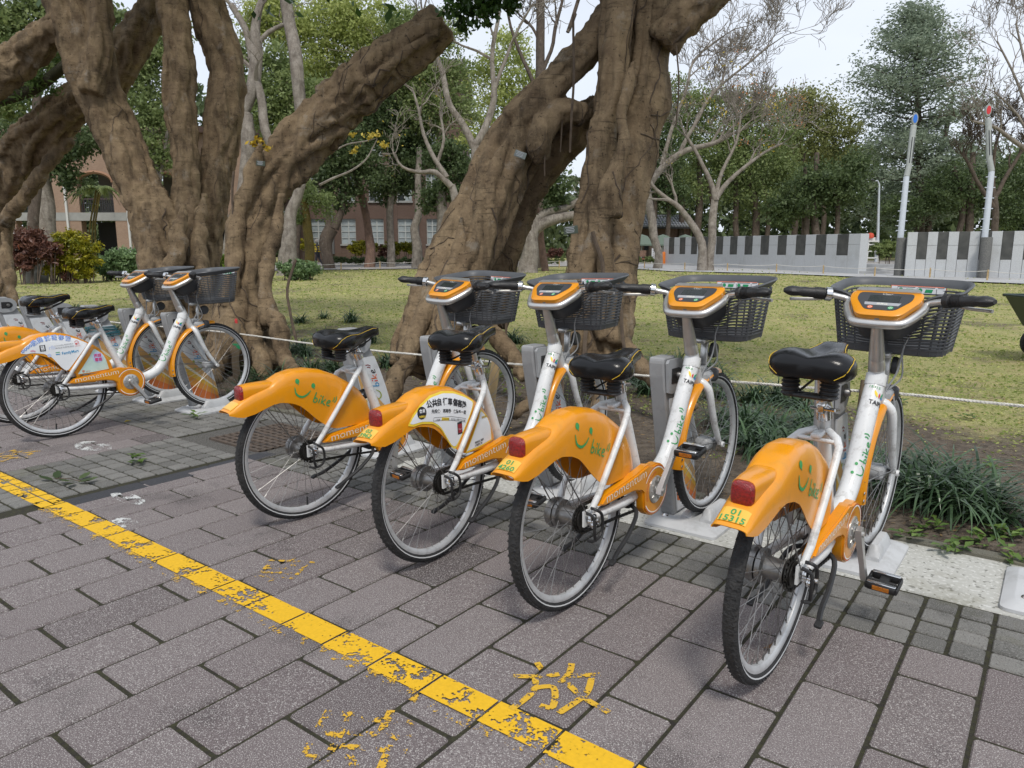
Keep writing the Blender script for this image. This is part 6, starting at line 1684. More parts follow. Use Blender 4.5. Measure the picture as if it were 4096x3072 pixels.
bare("bare_tree", "sparse tree with a few yellow leaves before the wall's left end", 1525, 40, [[(1535, 545, 9), (1538, 480, 9), (1545, 430, 8)], [(1520, 545, 10), (1500, 490, 8), (1470, 450, 6), (1440, 430, 5), (1410, 400, 4), (1395, 360, 3)], [(1545, 435, 7), (1535, 390, 5), (1510, 340, 4), (1480, 290, 3)], [(1545, 430, 7), (1575, 390, 5), (1610, 360, 4), (1650, 330, 3), (1690, 310, 2)], [(1545, 430, 6), (1560, 370, 4), (1590, 310, 3), (1600, 250, 2)]], 3, 54, M_bark2, kids=4, up=.22, minr=.011, leaves=[('yellow', 260, .14, lambda p: True), ('olive', 200, .14, lambda p: True), ('orange', 260, .12, lambda p: proj(p)[0] > 720)])
bare("bare_tree", "bare tree reaching up into the sky right of the big banyan", 1440, 44, [[(1420, 545, 9), (1400, 440, 10), (1395, 400, 9)], [(1398, 410, 8), (1430, 360, 7), (1480, 325, 6), (1540, 310, 5), (1580, 290, 4)], [(1470, 330, 5), (1500, 270, 4), (1530, 215, 3), (1560, 180, 3)], [(1430, 355, 5), (1450, 280, 4), (1480, 200, 3), (1500, 130, 2.5), (1560, 80, 2)], [(1500, 270, 3.5), (1540, 200, 3), (1600, 150, 2.4), (1660, 100, 2)]], 3, 55, M_bark2, kids=5, up=.45, minr=.012)
bare("bare_tree", "bare tree cut by the right picture edge", 2200, 50, [[(2250, 545, 8), (2245, 420, 8), (2235, 330, 7)], [(2238, 340, 5), (2190, 305, 5), (2150, 275, 3.5), (2100, 262, 2)], [(2240, 300, 4), (2215, 220, 3), (2185, 150, 2.2), (2155, 90, 1.6)], [(2235, 330, 3.5), (2200, 250, 2.6), (2150, 200, 1.8)], [(2240, 260, 3), (2210, 120, 2.4), (2195, 50, 1.6)]], 3, 56, M_bark2, kids=4, up=.35, minr=.013)
bare("bare_tree", "brownish twiggy bare tree behind the right end of the wall", 2150, 56, [[(2150, 545, 8), (2150, 470, 7), (2145, 400, 6)], [(2148, 450, 5), (2110, 390, 4), (2080, 330, 3)], [(2147, 430, 5), (2180, 370, 4), (2210, 320, 3)], [(2145, 400, 4), (2150, 330, 3), (2160, 280, 2)]], 3, 57, M_bark3, kids=5, up=.35, minr=.016)
bare("lichen_tree", "pale grey lichened tree with upright limbs behind the sawn off trunk", 555, 26, [[(490, 580, 14), (500, 500, 14), (520, 420, 15), (535, 330, 15), (530, 250, 15)], [(530, 260, 12), (548, 190, 14), (550, 120, 14), (545, 60, 10), (560, 10, 8), (585, -40, 7)], [(548, 130, 9), (530, 60, 7), (500, 10, 6)], [(600, 340, 9), (575, 280, 10), (560, 200, 9), (548, 150, 9)], [(655, 300, 12), (650, 220, 13), (640, 120, 14), (622, 40, 13), (612, -40, 12)], [(545, 110, 6), (580, 70, 5), (620, 50, 4)]], 2, 58, M_bark2, kids=3, up=.25, minr=.010)

# ---- brick buildings
def brick_wall_mat(name, c1, c2, mortar):
    m = bpy.data.materials.new(name); m.use_nodes = True
    t = m.node_tree; L = t.links.new; b = t.nodes["Principled BSDF"]; b.inputs["Roughness"].default_value = .9
    tc = t.nodes.new("ShaderNodeTexCoord"); mp = t.nodes.new("ShaderNodeMapping"); mp.inputs["Rotation"].default_value = (R_(90), 0, 0); L(tc.outputs["Object"], mp.inputs["Vector"])
    br = t.nodes.new("ShaderNodeTexBrick"); br.inputs["Scale"].default_value = 4.4; br.inputs["Color1"].default_value = (*c1, 1); br.inputs["Color2"].default_value = (*c2, 1); br.inputs["Mortar"].default_value = (*mortar, 1); br.inputs["Mortar Size"].default_value = .015
    L(mp.outputs["Vector"], br.inputs["Vector"])
    col = node_mix(t, math_n(t, 'MULTIPLY', node_noise(t, tc.outputs["Object"], .6, 5, .6, .45, .7), .35), br.outputs["Color"], tuple(q * .55 for q in c1))
    L(col, b.inputs["Base Color"]); return m
M_bw1 = brick_wall_mat("orange_brick", (.34, .225, .16), (.29, .185, .13), (.32, .28, .24))
M_bw2 = brick_wall_mat("brown_brick", (.135, .082, .062), (.11, .068, .052), (.14, .12, .105))
M_cem = pm("cement_band", (.30, .30, .29), rough=.9, var=.1, vscale=2)
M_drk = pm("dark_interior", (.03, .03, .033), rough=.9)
M_inr = pm("arcade_plaster", (.28, .27, .25), rough=.9, var=.1, vscale=1)
M_gls = pm("window_glass", (.30, .34, .35), rough=.15, var=.25, vscale=1.2, spec=.6)
M_glsd = pm("dark_glass", (.03, .035, .04), rough=.12, spec=.6)
M_frm = pm("window_frame", (.42, .44, .43), rough=.6)
M_pip = pm("white_drainpipe", (.55, .55, .54), rough=.5)
def facade(dx, D, rotz=0):
    "empty at ground, local x along the picture, y away, z up; returns it and metres per picture unit"
    b = gp(dx, D); e = empty("building", b, (0, 0, HEAD + rotz)); return e, S / FPX * proj(b)[2]
hall, u = facade(800, 63)
tag(hall, "brown brick hall with tall paned windows behind the slender trunks", "building"); hall.name = "brick_hall"
zg = 565; zx = lambda x: (x - 800) * u; zz = lambda y: (zg - y) * u
wins = [(690, 32), (755, 32), (816, 30), (877, 32), (935, 24)]
flo = [(474, 527), (380, 437), (286, 342)]
def part(par, nm, x0, x1, z0, z1, y0, y1, mat, bev=0):
    m = MB(); m.box(((x0 + x1) / 2, (y0 + y1) / 2, (z0 + z1) / 2), (x1 - x0, y1 - y0, z1 - z0), bev=bev); return m.obj(nm, mat, par)
xs_ = [620] + [q for c, w in wins for q in (c - w / 2, c + w / 2)] + [1000]
for i in range(0, len(xs_), 2): part(hall, "wall_pier", zx(xs_[i]), zx(xs_[i + 1]), zz(570), zz(170), 0, .5, M_bw2)
for c, w in wins:
    x0, x1 = zx(c - w / 2), zx(c + w / 2); prev = 570
    for y1, y0 in flo:
        part(hall, "wall_spandrel", x0 + .002, x1 - .002, zz(prev), zz(y0), .03, .45, M_bw2); prev = y1
        wd = part(hall, "window", x0 + .002, x1 - .002, zz(y0), zz(y1), .22, .26, M_gls if (c + y0) % 3 else M_gls)
        for k in range(3): part(wd, "mullion", x0 + (x1 - x0) * k / 2 - .05, x0 + (x1 - x0) * k / 2 + .05, zz(y0), zz(y1), .16, .215, M_frm)
        for k in range(5): part(wd, "glazing_bar", x0 + .05, x1 - .05, zz(y0) + (zz(y1) - zz(y0)) * k / 4 - .035, zz(y0) + (zz(y1) - zz(y0)) * k / 4 + .035, .17, .212, M_frm)
        part(wd, "dark_pane", x0 + .06, (x0 + x1) / 2 - .06 if c == 935 else x0 + (x1 - x0) * .48, zz(y0) + .05, zz(y0) + (zz(y1) - zz(y0)) * .45, .19, .218, M_glsd) if y0 == 437 else None
        part(hall, "window_sill", x0 - .08, x1 + .08, zz(y0) - .14, zz(y0) - .002, -.10, .2, M_cem)
    part(hall, "wall_spandrel", x0 + .002, x1 - .002, zz(prev), zz(170), .03, .45, M_bw2)
part(hall, "roof", zx(610), zx(1010), zz(170), zz(155), -.5, 12, M_cem)
for x in (722, 850, 905): part(hall, "drainpipe", zx(x) - .09, zx(x) + .09, zz(548), zz(175), -.16, -.01, pm("grey_drainpipe", (.12, .12, .12), rough=.6))
part(hall, "side_wall", zx(1000) - .5, zx(1000), zz(552), zz(170), .5, 12, M_bw2); part(hall, "side_wall", zx(620), zx(620) + .5, zz(552), zz(170), .5, 12, M_bw2)
# arcade building at the left
arc, u = facade(220, 51); arc.name = "arcade_building"; tag(arc, "orange brick arcade building with an arched balcony at the left", "building")
zg = 573; zx = lambda x: (x - 220) * u; zz = lambda y: (zg - y) * u
bays = [(45, 130), (185, 258), (330, 400), (440, 500)]
px_ = [-30] + [q for b_ in bays for q in b_] + [560]
for i in range(0, len(px_), 2): part(arc, "wall_pier", zx(px_[i]), zx(px_[i + 1]), zz(576), zz(300), 0, .6, M_bw1)
for i, (a, b_) in enumerate(bays):
    x0, x1 = zx(a), zx(b_)
    part(arc, "cement_band", x0 + .002, x1 - .002, zz(478), zz(461), -.04, .55, M_cem)
    part(arc, "floor_slab", x0 + .002, x1 - .002, zz(466), zz(461.5), .56, 4, M_cem)
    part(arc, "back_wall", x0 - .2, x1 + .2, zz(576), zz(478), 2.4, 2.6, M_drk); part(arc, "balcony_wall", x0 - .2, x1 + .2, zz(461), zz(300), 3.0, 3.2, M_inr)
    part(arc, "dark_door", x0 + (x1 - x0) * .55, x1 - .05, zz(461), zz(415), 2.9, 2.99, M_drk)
    part(arc, "vault", x0 + .002, x1 - .002, zz(310), zz(302), .62, 3.0, M_inr)
    # arch head: wall above the opening cut to a segmental arch
    m = MB(); n = 12; hw = (x1 - x0) / 2; zs = zz(400 if i != 0 else 390); rise = zz(384) - zz(400); pts = [(x0 + .002, zz(300)), (x1 - .002, zz(300))]
    pts += [((x0 + x1) / 2 + (hw - .002) * math.cos(math.pi * k / n), zs + rise * 1.3 * math.sin(math.pi * k / n)) for k in range(n + 1)]
    m.prism(pts, .02, .5, 'y'); m.obj("arch_head", M_bw1, arc)
    m = MB(); m.tube([((x0 + x1) / 2 + (hw + .05) * math.cos(math.pi * k / n), -.01, zs + rise * 1.3 * math.sin(math.pi * k / n) + .05) for k in range(n + 1)], .12, 4); m.obj("arch_ring", pm("arch_brick", (.30, .17, .11), rough=.9), arc)
    rl = part(arc, "railing", x0 + .01, x1 - .01, zz(434), zz(431), .15, .22, pm("railing_iron", (.05, .03, .035), rough=.6))
    part(rl, "bottom_rail", x0 + .01, x1 - .01, zz(459), zz(457), .15, .22, M_drk)
    part(rl, "middle_rail", x0 + .01, x1 - .01, zz(443), zz(441.5), .16, .21, M_drk)
    for k in range(15): part(rl, "baluster", x0 + (x1 - x0) * (k + .5) / 15 - .03, x0 + (x1 - x0) * (k + .5) / 15 + .03, zz(457), zz(434), .165, .205, M_drk)
for x in (158, 288, 40): part(arc, "drainpipe", zx(x) - .07, zx(x) + .07, zz(555), zz(380), -.14, -.01, M_pip)
for x0_, x1_ in ((-30, 45), (130, 185), (258, 330), (400, 440)): part(arc, "cement_band", zx(x0_) + .002, zx(x1_) - .002, zz(478), zz(461), -.03, -.002, M_cem)
part(arc, "roof", zx(-40), zx(570), zz(300), zz(288), -.6, 10, pm("roof_tiles", (.16, .10, .08), rough=.9)); part(arc, "plinth", zx(258) + .002, zx(330) - .002, zz(562), zz(537), -.05, -.002, M_cem)

# ---- granite wall patterned like piano keys
M_gr1 = pm("pale_granite", (.50, .515, .53), rough=.6, var=.10, vscale=40, dirt=(.36, .36, .35), dscale=1.2, damt=.6, coords='World')
M_gr2 = pm("black_granite", (.050, .052, .05), rough=.55, col2=(.085, .085, .08), vscale=3, coords='World')
def key_wall(label, A, B, hA, hB, n, first_white=True, z_step=.55):
    "panels from A to B (ground points)"
    A, B = Vector(A), Vector(B); t = empty("granite_wall", A, label=label, cat="wall"); d = (B - A); d.z = 0; L_ = d.length; ang = math.atan2(d.y, d.x)
    t.rotation_euler = (0, 0, ang)
    w = L_ / n; g = .012
    z0 = min(A.z, B.z) - A.z - .1
    m = MB(); m.loft([[(0, .06, z0), (0, .42, z0), (0, .42, hA - .08), (0, .06, hA - .08)], [(L_, .06, z0), (L_, .42, z0), (L_, .42, hB - .08), (L_, .06, hB - .08)]]); m.obj("core", M_cem, t)
    for k in range(n):
        f = (k + .5) / n; h = hA + (hB - hA) * f; x0, x1 = k * w + g / 2, (k + 1) * w - g / 2; zb = (B.z - A.z) * f - .1
        if k % 2 == (1 if first_white else 0):
            part(t, "black_panel", x0, x1, h * .40, h, -.006, .05, M_gr2, .006); part(t, "pale_panel", x0, x1, zb, h * .40 - g, -.01, .05, M_gr1, .006)
        else:
            part(t, "pale_panel", x0, x1, h * .70 + g, h, -.01, .05, M_gr1, .006); part(t, "pale_panel", x0, x1, zb, h * .70, -.01, .05, M_gr1, .006)
        part(t, "coping", x0, x1, h - .05, h + .002, .052, .45, M_gr1)
    part(t, "end_panel", -.012, -.002, z0, hA, -.01, .45, M_gr1); part(t, "end_panel", L_ + .002, L_ + .012, z0, hB, -.01, .45, M_gr1)
    return t
wa, wb = gpx(1432.5, 571), gpx(1853, 592)
ha = (571 - 514) * S / FPX * proj(wa)[2]; hb = (592 - 505.5) * S / FPX * proj(wb)[2]
key_wall("pale granite wall with black piano key panels, left of the steps", wa, wb, ha, hb + wa.z - wb.z if False else hb - (wa.z - wb.z), 25)
wc, wd_ = gpx(1953, 597), gpx(2330, 604)
hc = (597 - 502.5) * S / FPX * proj(wc)[2]
key_wall("pale granite wall with black piano key panels, right of the steps", wc, wd_, hc, hc * .99, 16)
# steps between the walls
M_step = pm("step_stone", (.34, .345, .35), rough=.8, var=.12, vscale=3, coords='World')
sa = gpx(1855, 592); sw = (1952 - 1855) * S / FPX * proj(sa)[2]; t = empty("stone_steps", sa, (0, 0, HEAD + .03), "three pale stone steps between the two granite walls", "steps")
for k in range(3): part(t, "step", 0, sw, -.1, .16 * (k + 1), .35 * k, .35 * k + (.34 if k < 2 else 3.0), M_step, .01)
# ---- light poles with coloured discs
M_pole = pm("pole_paint", (.50, .54, .60), rough=.45, var=.04); M_pole2 = pm("pole_grey", (.33, .35, .34), rough=.5, var=.08); M_col = pm("column_granite", (.085, .085, .082), rough=.7, col2=(.15, .15, .145), vscale=30, coords='World')
M_blue = pm("blue_disc", (.03, .18, .68), rough=.35); M_rdd = pm("red_disc", (.62, .035, .04), rough=.35)
for lb, cx, yb, yt, pole, disc, mt in (("light pole with a blue disc on top", 1942, 596, 514, [(1945, 514), (1958, 382), (1963, 361), (1973, 276)], (1976.5, 257), M_blue), ("light pole with a red disc on top", 2122.5, 601, 513, [(2127, 513), (2142, 371), (2137, 344), (2135, 262)], (2134.8, 238.5), M_rdd)):
    b = gpx(cx, yb); d0 = proj(b)[2]; u = S / FPX * d0; t = empty("light_pole", b, label=lb, cat="light pole", group="two bent light poles by the wall")
    H = (yb - yt) * u; m = MB(); m.lathe([(0, H), (10 * u, H), (10.8 * u, H - .03), (11 * u, 0), (11 * u, -.3)], 24, 'z'); put("stone_column", m.mesh("stone_column", M_col, 40), t)
    P = [at(x, y, d0) - b for x, y in pole]; m = MB(); m.tube([P[0] - Vector((0, 0, .2)), P[0], P[1]], [6.3 * u, 6.3 * u, 5.8 * u], 16); put("lower_shaft", m.mesh("lower_shaft", M_pole, 40), t)
    m = MB(); m.tube([P[1] + Vector((0, 0, .01)), P[2], P[3], P[3] + (P[3] - P[2]).normalized() * .1], [6 * u, 6 * u, 6.2 * u, 6 * u], 16); put("upper_shaft", m.mesh("upper_shaft", M_pole2, 40), t)
    a, c = P[1].lerp(P[2], .5), P[3]; m = MB()
    for sx in (-.45, .45): m.tube([P[2].lerp(c, .1) + _cr * sx * 5.5 * u - _fh * 5.6 * u, P[2].lerp(c, .75) + _cr * sx * 5.5 * u - _fh * 5.6 * u], .02, 5)
    put("lamp_slot", m.mesh("lamp_slot", M_dgr, 40), t)["kind"] = "stuff"
    dc = at(*disc, d0) - b; hd = empty_rot = (R_(90), 0, HEAD)
    m = MB(); m.lathe([(0, .10), (7.8 * u, .10), (8.3 * u, .06), (8.3 * u, -.2), (0, -.2)], 28, 'z'); o = put("lamp_head", m.mesh("lamp_head", M_pole2, 40), t, dc, (R_(90), 0, HEAD - .35)); o.scale = (.72, 1.55, 1)
    m = MB(); m.lathe([(0, .112), (5.6 * u, .112), (5.9 * u, .095)], 28, 'z'); o2 = put("disc", m.mesh("disc", mt, 40), o)
    for k in range(6):
        p = P[0].lerp(P[1], .12 + .16 * k); m = MB(); m.tube([p - _cr * 11 * u, p + _cr * 11 * u], .02, 6); put("climbing_rung", m.mesh("climbing_rung", M_pole, 40), t)
# slim street lamp
b = gp(1892, 62); d0 = proj(b)[2]; t = empty("street_lamp", b, label="slim grey street lamp behind the steps", cat="street lamp"); m = MB(); m.tube([Vector((0, 0, -.2)), at(1896, 520, d0) - b, at(1899, 398, d0) - b, at(1896, 391, d0) - b, at(1885, 390, d0) - b], [.13, .12, .08, .06, .05], 8); put("pole", m.mesh("pole", M_pole, 40), t)
m = MB(); m.box(at(1879, 389, d0) - b, (.9, .3, .14), rot=(0, 0, HEAD), bev=.04); put("lantern", m.mesh("lantern", M_dgr, 40), t)
# white ladder chair
b = gpx(1881, 566); d0 = proj(b)[2]; u = S / FPX * d0; t = empty("ladder_chair", b, (0, 0, HEAD), "white wooden ladder chair standing behind the steps", "chair"); M_wd = pm("white_wood", (.68, .68, .66), rough=.6)
for sx in (-1, 1):
    for yy, ln in ((-.25, 1), (.35, .9)): m = MB(); m.tube([(sx * 12 * u, yy, 0), (sx * 9.5 * u, yy * .5, 44 * u)], .06, 6); put("leg", m.mesh("leg", M_wd, 40), t)
for k, z in enumerate((8, 22, 36)): part(t, "rung", -11 * u, 11 * u, z * u, z * u + .1, -.2, -.1, M_wd)
part(t, "seat", -11.5 * u, 11.5 * u, 43 * u, 46 * u, -.25, .45, M_wd); part(t, "backrest", -11 * u, 11 * u, 46 * u, 53 * u, .35, .42, M_wd)
pp = empty("life_vest", at(1880, 510, d0 - .1), (0, 0, HEAD), "orange-red bundle lying on the white ladder chair", "bundle"); m = MB(); m.lathe([(0, .28), (.2, .22), (.3, .05), (.26, -.15), (0, -.2)], 12, 'z'); put("bundle", m.mesh("bundle", pm("red_cloth", (.6, .09, .05), rough=.8, var=.2), 60), pp)
# ---- tea house with tiled roof, parasols, sign, barrels
b = gp(1420, 66); d0 = proj(b)[2]; u = S / FPX * d0; t = empty("tea_house", b, (0, 0, HEAD), "low brick tea house with grey tiled roof right of the big banyan", "building")
zx = lambda x: (x - 1420) * u; zz = lambda y: (b.z * 0 + (564 - y) * u)
part(t, "wall", zx(1300), zx(1495), -.2, zz(490), 1.0, 6, M_bw2)
for x in (1395, 1430, 1465): part(t, "window", zx(x), zx(x + 18), zz(540), zz(512), .93, .99, M_glsd)
M_rt = pm("grey_roof_tile", (.24, .25, .27), rough=.7, var=.2, vscale=6)
for k in range(34):
    x0 = zx(1290) + k * (zx(1502) - zx(1290)) / 34; m = MB(); w = (zx(1502) - zx(1290)) / 34
    for j in range(5):
        y0, y1 = -.4 + 3.2 * j / 5, -.4 + 3.2 * (j + 1.15) / 5; z0, z1 = zz(492) + (zz(465) - zz(492)) * j / 5, zz(492) + (zz(465) - zz(492)) * (j + 1) / 5
        m.tube([(x0 + w / 2, y0, z0 + .08), (x0 + w / 2, y1, z1 + .03)], w * .42, 6)
    m.obj("tile_row", M_rt, t, 50)
part(t, "ridge", zx(1288), zx(1504), zz(466), zz(462), 2.6, 3.1, M_rt); part(t, "eave", zx(1288), zx(1504), zz(495), zz(491.5), -.45, .2, M_drk)
for cx, lb in ((1385, "green parasol left before the tea house"), (1430, "green parasol in the middle before the tea house"), (1478, "green parasol right before the tea house"), (1345, "rust red parasol half hidden by the banyan")):
    bb = gp(cx, 60); d1 = proj(bb)[2]; uu = S / FPX * d1; e = empty("parasol", bb, label=lb, cat="parasol", group="parasols before the tea house")
    H = (548 - 497) * uu; m = MB(); m.lathe([(.0, H + .35), (.5, H + .2), (26 * uu, H - 12 * uu), (26 * uu, H - 15 * uu)], 8, 'z'); put("canopy", m.mesh("canopy", pm("canvas_" + str(cx), (.13, .17, .14) if cx != 1345 else (.28, .12, .09), rough=.9)), e); m = MB(); m.tube([(0, 0, -.1), (0, 0, H)], .05, 6); put("pole", m.mesh("pole", M_pole, 40), e)
bb = gp(1415, 55); d1 = proj(bb)[2]; uu = S / FPX * d1; e = empty("notice_board", bb, (0, 0, HEAD), "white notice board on legs before the tea house", "sign"); part(e, "board", -8 * uu, 8 * uu, 10 * uu, 34 * uu, -.03, .03, M_paper); 
for sx in (-1, 1): part(e, "leg", sx * 7 * uu - .04, sx * 7 * uu + .04, -.1, 10 * uu, -.03, .03, M_wd)
V, F = [], []
for r_ in range(5):
    for c_ in range(3): b_ = len(V); x0, z0 = (-6 + 4.2 * c_) * uu, (12.5 + 4 * r_) * uu; V += [(x0, -.034, z0), (x0 + 2.6 * uu, -.034, z0), (x0 + 2.6 * uu, -.034, z0 + 2.4 * uu), (x0, -.034, z0 + 2.4 * uu)]; F.append((b_, b_ + 1, b_ + 2, b_ + 3))
put("board_print", flat_mesh("board_print", V, F, M_inkg), e)["kind"] = "stuff"
for cx, lb in ((1425, "orange and white traffic barrel nearest the notice board"), (1433, "orange and white traffic barrel beside the wall's left end")):
    bb = gp(cx, 54); uu = S / FPX * proj(bb)[2]; e = empty("traffic_barrel", bb, label=lb, cat="barrel", group="traffic barrels by the wall"); m = MB(); m.lathe([(0, -.05), (.26, -.05), (.25, .05), (.22, .85), (.16, .92), (0, .92)], 16, 'z'); put("body", m.mesh("body", pm("barrel_orange" + str(cx), (.75, .2, .02), rough=.5), 40), e)
    for z in (.25, .55): m = MB(); m.lathe([(.246 - .035 * z, z), (.243 - .035 * z, z + .14)], 16, 'z'); put("white_band", m.mesh("white_band", M_paper, 40), e)
part(empty("wooden_bench", gp(1372, 58), (0, 0, HEAD), "dark red wooden bench before the tea house", "bench"), "seat", -.9, .9, .3, .42, -.3, .3, pm("bench_wood", (.2, .08, .05), rough=.7))
bn = COL.objects["wooden_bench"]; part(bn, "backrest", -.9, .9, .5, 1.0, .28, .36, M_bark4); [part(bn, "leg", x - .05, x + .05, -.1, .3, -.25, .3, M_drk) for x in (-.75, .75)]

# ---- rope fence far side of the lawn and near rope
M_stk = pm("wooden_stake", (.42, .30, .15), rough=.8, var=.15, vscale=10); M_stk2 = pm("weathered_stake", (.20, .15, .095), rough=.85, var=.2, vscale=10); M_rope = pm("white_rope", (.62, .60, .55), rough=.8, var=.12, vscale=60)
pts = [(560, 588), (650, 586), (737, 584), (821, 580), (899, 579), (985, 578), (1100, 577), (1208, 577), (1300, 578), (1392, 580), (1479, 583), (1571, 585.5), (1677, 587.5), (1778, 591.5), (1889, 597), (2008, 600), (2132, 606), (2260, 612)]
SK = ["hidden beside the sawn off banyan's trunk", "behind the rounded shrub on the lawn", "just right of the striped-vest walker", "in front of the gap between the clipped crotons", "in front of the hall's right windows", "left of the big banyan's leaning trunk", "left of the grey limbed tree", "right of the grey limbed tree", "hidden by the entwined banyan trunk", "just right of the entwined banyan trunk", "before the left end of the piano key wall", "before the sparse yellow-leaved tree", "before the middle of the left piano key wall", "before the right half of the left piano key wall", "before the stone steps", "between the two light poles", "right of the red disc light pole", "past the right picture edge"]
tops = []
for i, (x, y) in enumerate(pts):
    b = gpx(x, y); h = .44; m = MB(); m.tube([(0, 0, -.1), (.0, 0, h * .9), (0, 0, h)], [.035, .032, .02], 7); o = m.obj("rope_stake", M_stk, None, 40, loc=b)
    tag(o, "short wooden rope stake " + SK[i], "stake", "stakes of the far rope fence"); tops.append(b + Vector((0, 0, h - .05)))
m = MB(); path = []
for a, c in zip(tops, tops[1:]):
    for k in range(6): q = k / 6; path.append(a.lerp(c, q) - Vector((0, 0, .06 * 4 * q * (1 - q))))
path.append(tops[-1]); m.tube(path, .012, 5); tag(m.obj("rope", M_rope, None, 60), "white rope strung along the far side of the lawn", "rope")
rp = [(-11.3, .57), (-9.5, .525), (-8.1, .505), (-7.0, .52), (-5.93, .533), (-4.608, .512), (-4.03, .518), (-3.43, .526), (-2.88, .530), (-2.595, .536), (-1.864, .547), (-1.365, .566), (-.915, .578), (-.55, .592), (-.09, .592), (.9, .585)]
m = MB(); path = []
for k, (x, z) in enumerate(rp[:-1]):
    for j in range(8): q = j / 8; path.append((x + (rp[k + 1][0] - x) * q, 3.7, z + (rp[k + 1][1] - z) * q))
m.tube(path, .0058, 6)
o = m.obj("rope", M_rope, None, 60); tag(o, "twisted white rope strung between stakes right behind the docks", "rope")
m = MB()   # visible twist
pp = [Vector(q) for q in path]; L_ = [0]
for a, c in zip(pp, pp[1:]): L_.append(L_[-1] + (c - a).length)
for s_ in range(3):
    hp = []; n = int(L_[-1] / .012)
    j = 0
    for k in range(n):
        s0 = L_[-1] * k / n
        while j < len(L_) - 2 and L_[j + 1] < s0: j += 1
        p = pp[j].lerp(pp[j + 1], (s0 - L_[j]) / (L_[j + 1] - L_[j])); a = s0 / .045 * 2 * math.pi + s_ * 2 * math.pi / 3
        hp.append(p + Vector((0, math.cos(a), math.sin(a))) * .004)
    m.tube(hp, .0042, 4)
put("strand", m.mesh("strand", M_rope, 60, fix=False), o)["kind"] = "stuff"
for x, h, dxx, lb, mt in ((-5.79, .64, -.05, "leaning brown stake with a green tape band by the side-on bicycle's front wheel", M_stk2), (-2.93, .60, .02, "pale bamboo stake behind the insurance advert bicycle", M_stk), (-.70, .66, .0, "weathered stake behind the nearest bicycle's front wheel", M_stk2), (-7.35, .60, .03, "brown stake between docking posts behind the side-on bicycle's saddle", M_stk2), (-9.75, .72, -.03, "brown stake at the left picture edge", M_stk2)):
    e = empty("rope_post", (x, 3.64, -.02), label=lb, cat="stake"); m = MB(); m.tube([(0, 0, -.1), (dxx * .5, 0, h * .5), (dxx, .06, h)], [.034, .032, .03], 10); put("stake", m.mesh("stake", mt, 40), e)
    if x == -5.79:
        m = MB(); m.lathe([(.036, .42), (.036, .47)], 10, 'z', (dxx * .7, .03, 0)); put("tape", m.mesh("tape", M_gbt, 40), e); m = MB(); m.box((dxx, .05, h + .02), (.03, .02, .05), bev=.008); put("red_tag", m.mesh("red_tag", M_inkr, 40), e)

# ---- garden cart at the right edge
b = Vector((.15, 10.7, lawn_h(.15, 10.7))); t = empty("garden_cart", b, (0, 0, HEAD - .1), "dark green garden dump cart with a black tyre, cut by the right edge", "cart")
M_cart = pm("cart_green", (.015, .032, .028), rough=.45, var=.2); m = MB()
m.loft([[(-.42, -.32, .38), (.55, -.32, .38), (.55, .32, .38), (-.42, .32, .38)], [(-.62, -.40, .74), (.70, -.40, .74), (.70, .40, .74), (-.62, .40, .74)], [(-.59, -.37, .74), (.67, -.37, .74), (.67, .37, .74), (-.59, .37, .74)], [(-.40, -.29, .41), (.53, -.29, .41), (.53, .29, .41), (-.40, .29, .41)]]); put("tub", m.mesh("tub", M_cart, 20), t)
m = MB(); m.tube([(-.63, -.41, .745), (.71, -.41, .745), (.71, .41, .745), (-.63, .41, .745)], .018, 6, closed=True); put("rim", m.mesh("rim", M_cart, 40), t)
part(t, "chassis", -.45, .6, .30, .36, -.2, .2, pm("cart_blue", (.02, .06, .12), rough=.5), .01)
for x in (-.22, .42):
    part(t, "axle", x - .015, x + .015, .16, .19, -.36, .36, M_hub)
    for sy in (-1, 1):
        m = MB(); m.lathe([(.10, .035), (.15, .045), (.175, .03), (.178, 0), (.175, -.03), (.15, -.045), (.10, -.035)], 24, 'y', closed=True); w_ = put("wheel", m.mesh("wheel", M_tyre, 40), t, (x, sy * .36, .178)); m = MB(); m.lathe([(0, .03), (.1, .028), (.102, -.028), (0, -.03)], 18, 'y'); put("hub", m.mesh("hub", M_inkr, 40), w_)
m = MB(); m.tube([(-.5, 0, .33), (.95, .0, .40)], .015, 6); put("handle", m.mesh("handle", M_hub, 40), t)

# ---- shrubs, hedges, boulder
def shrub(name, label, dx, dy, blobs, n, size, mat, seed, group=None, cat="shrub", stems=True, **k):
    b = gp(dx, min(d_of(dy), 54)); d0 = proj(b)[2]; t = empty(name, b, label=label, cat=cat, group=group)
    V, F, tn = crown_cloud(pblobs(blobs, d0), n, size, seed, **k); fix(put("foliage", fast_mesh("foliage", V, F, LEAF[mat], tint=tn), t), b)
    if stems:
        m = MB(); rs = random.Random(seed)
        for q in blobs:
            for _ in range(3): p1 = at(q[0] + rs.uniform(-.5, .5) * q[2], q[1], d0); p0 = at(q[0] + rs.uniform(-.3, .3) * q[2], dy, d0); p0.z = b.z - .05; m.tube([p0, p1], .02, 4)
        fix(put("stems", m.mesh("stems", M_bark3), t), b)["kind"] = "stuff"
    return t
shrub("shrub", "rounded light green shrub on the lawn right of the sawn off banyan", 640, 604, [(615, 580, 18), (645, 578, 22), (672, 582, 18), (630, 592, 16), (660, 594, 16), (640, 566, 14)], 4200, .10, 'shrub', 61)
shrub("croton_shrub", "clipped yellow-green croton block left of the orange bush", 789, 556, [(765, 532, 13), (780, 530, 13), (795, 530, 13), (808, 532, 12), (772, 540, 12), (800, 541, 12)], 4200, .16, 'croton', 62, "croton shrubs before the brick hall")
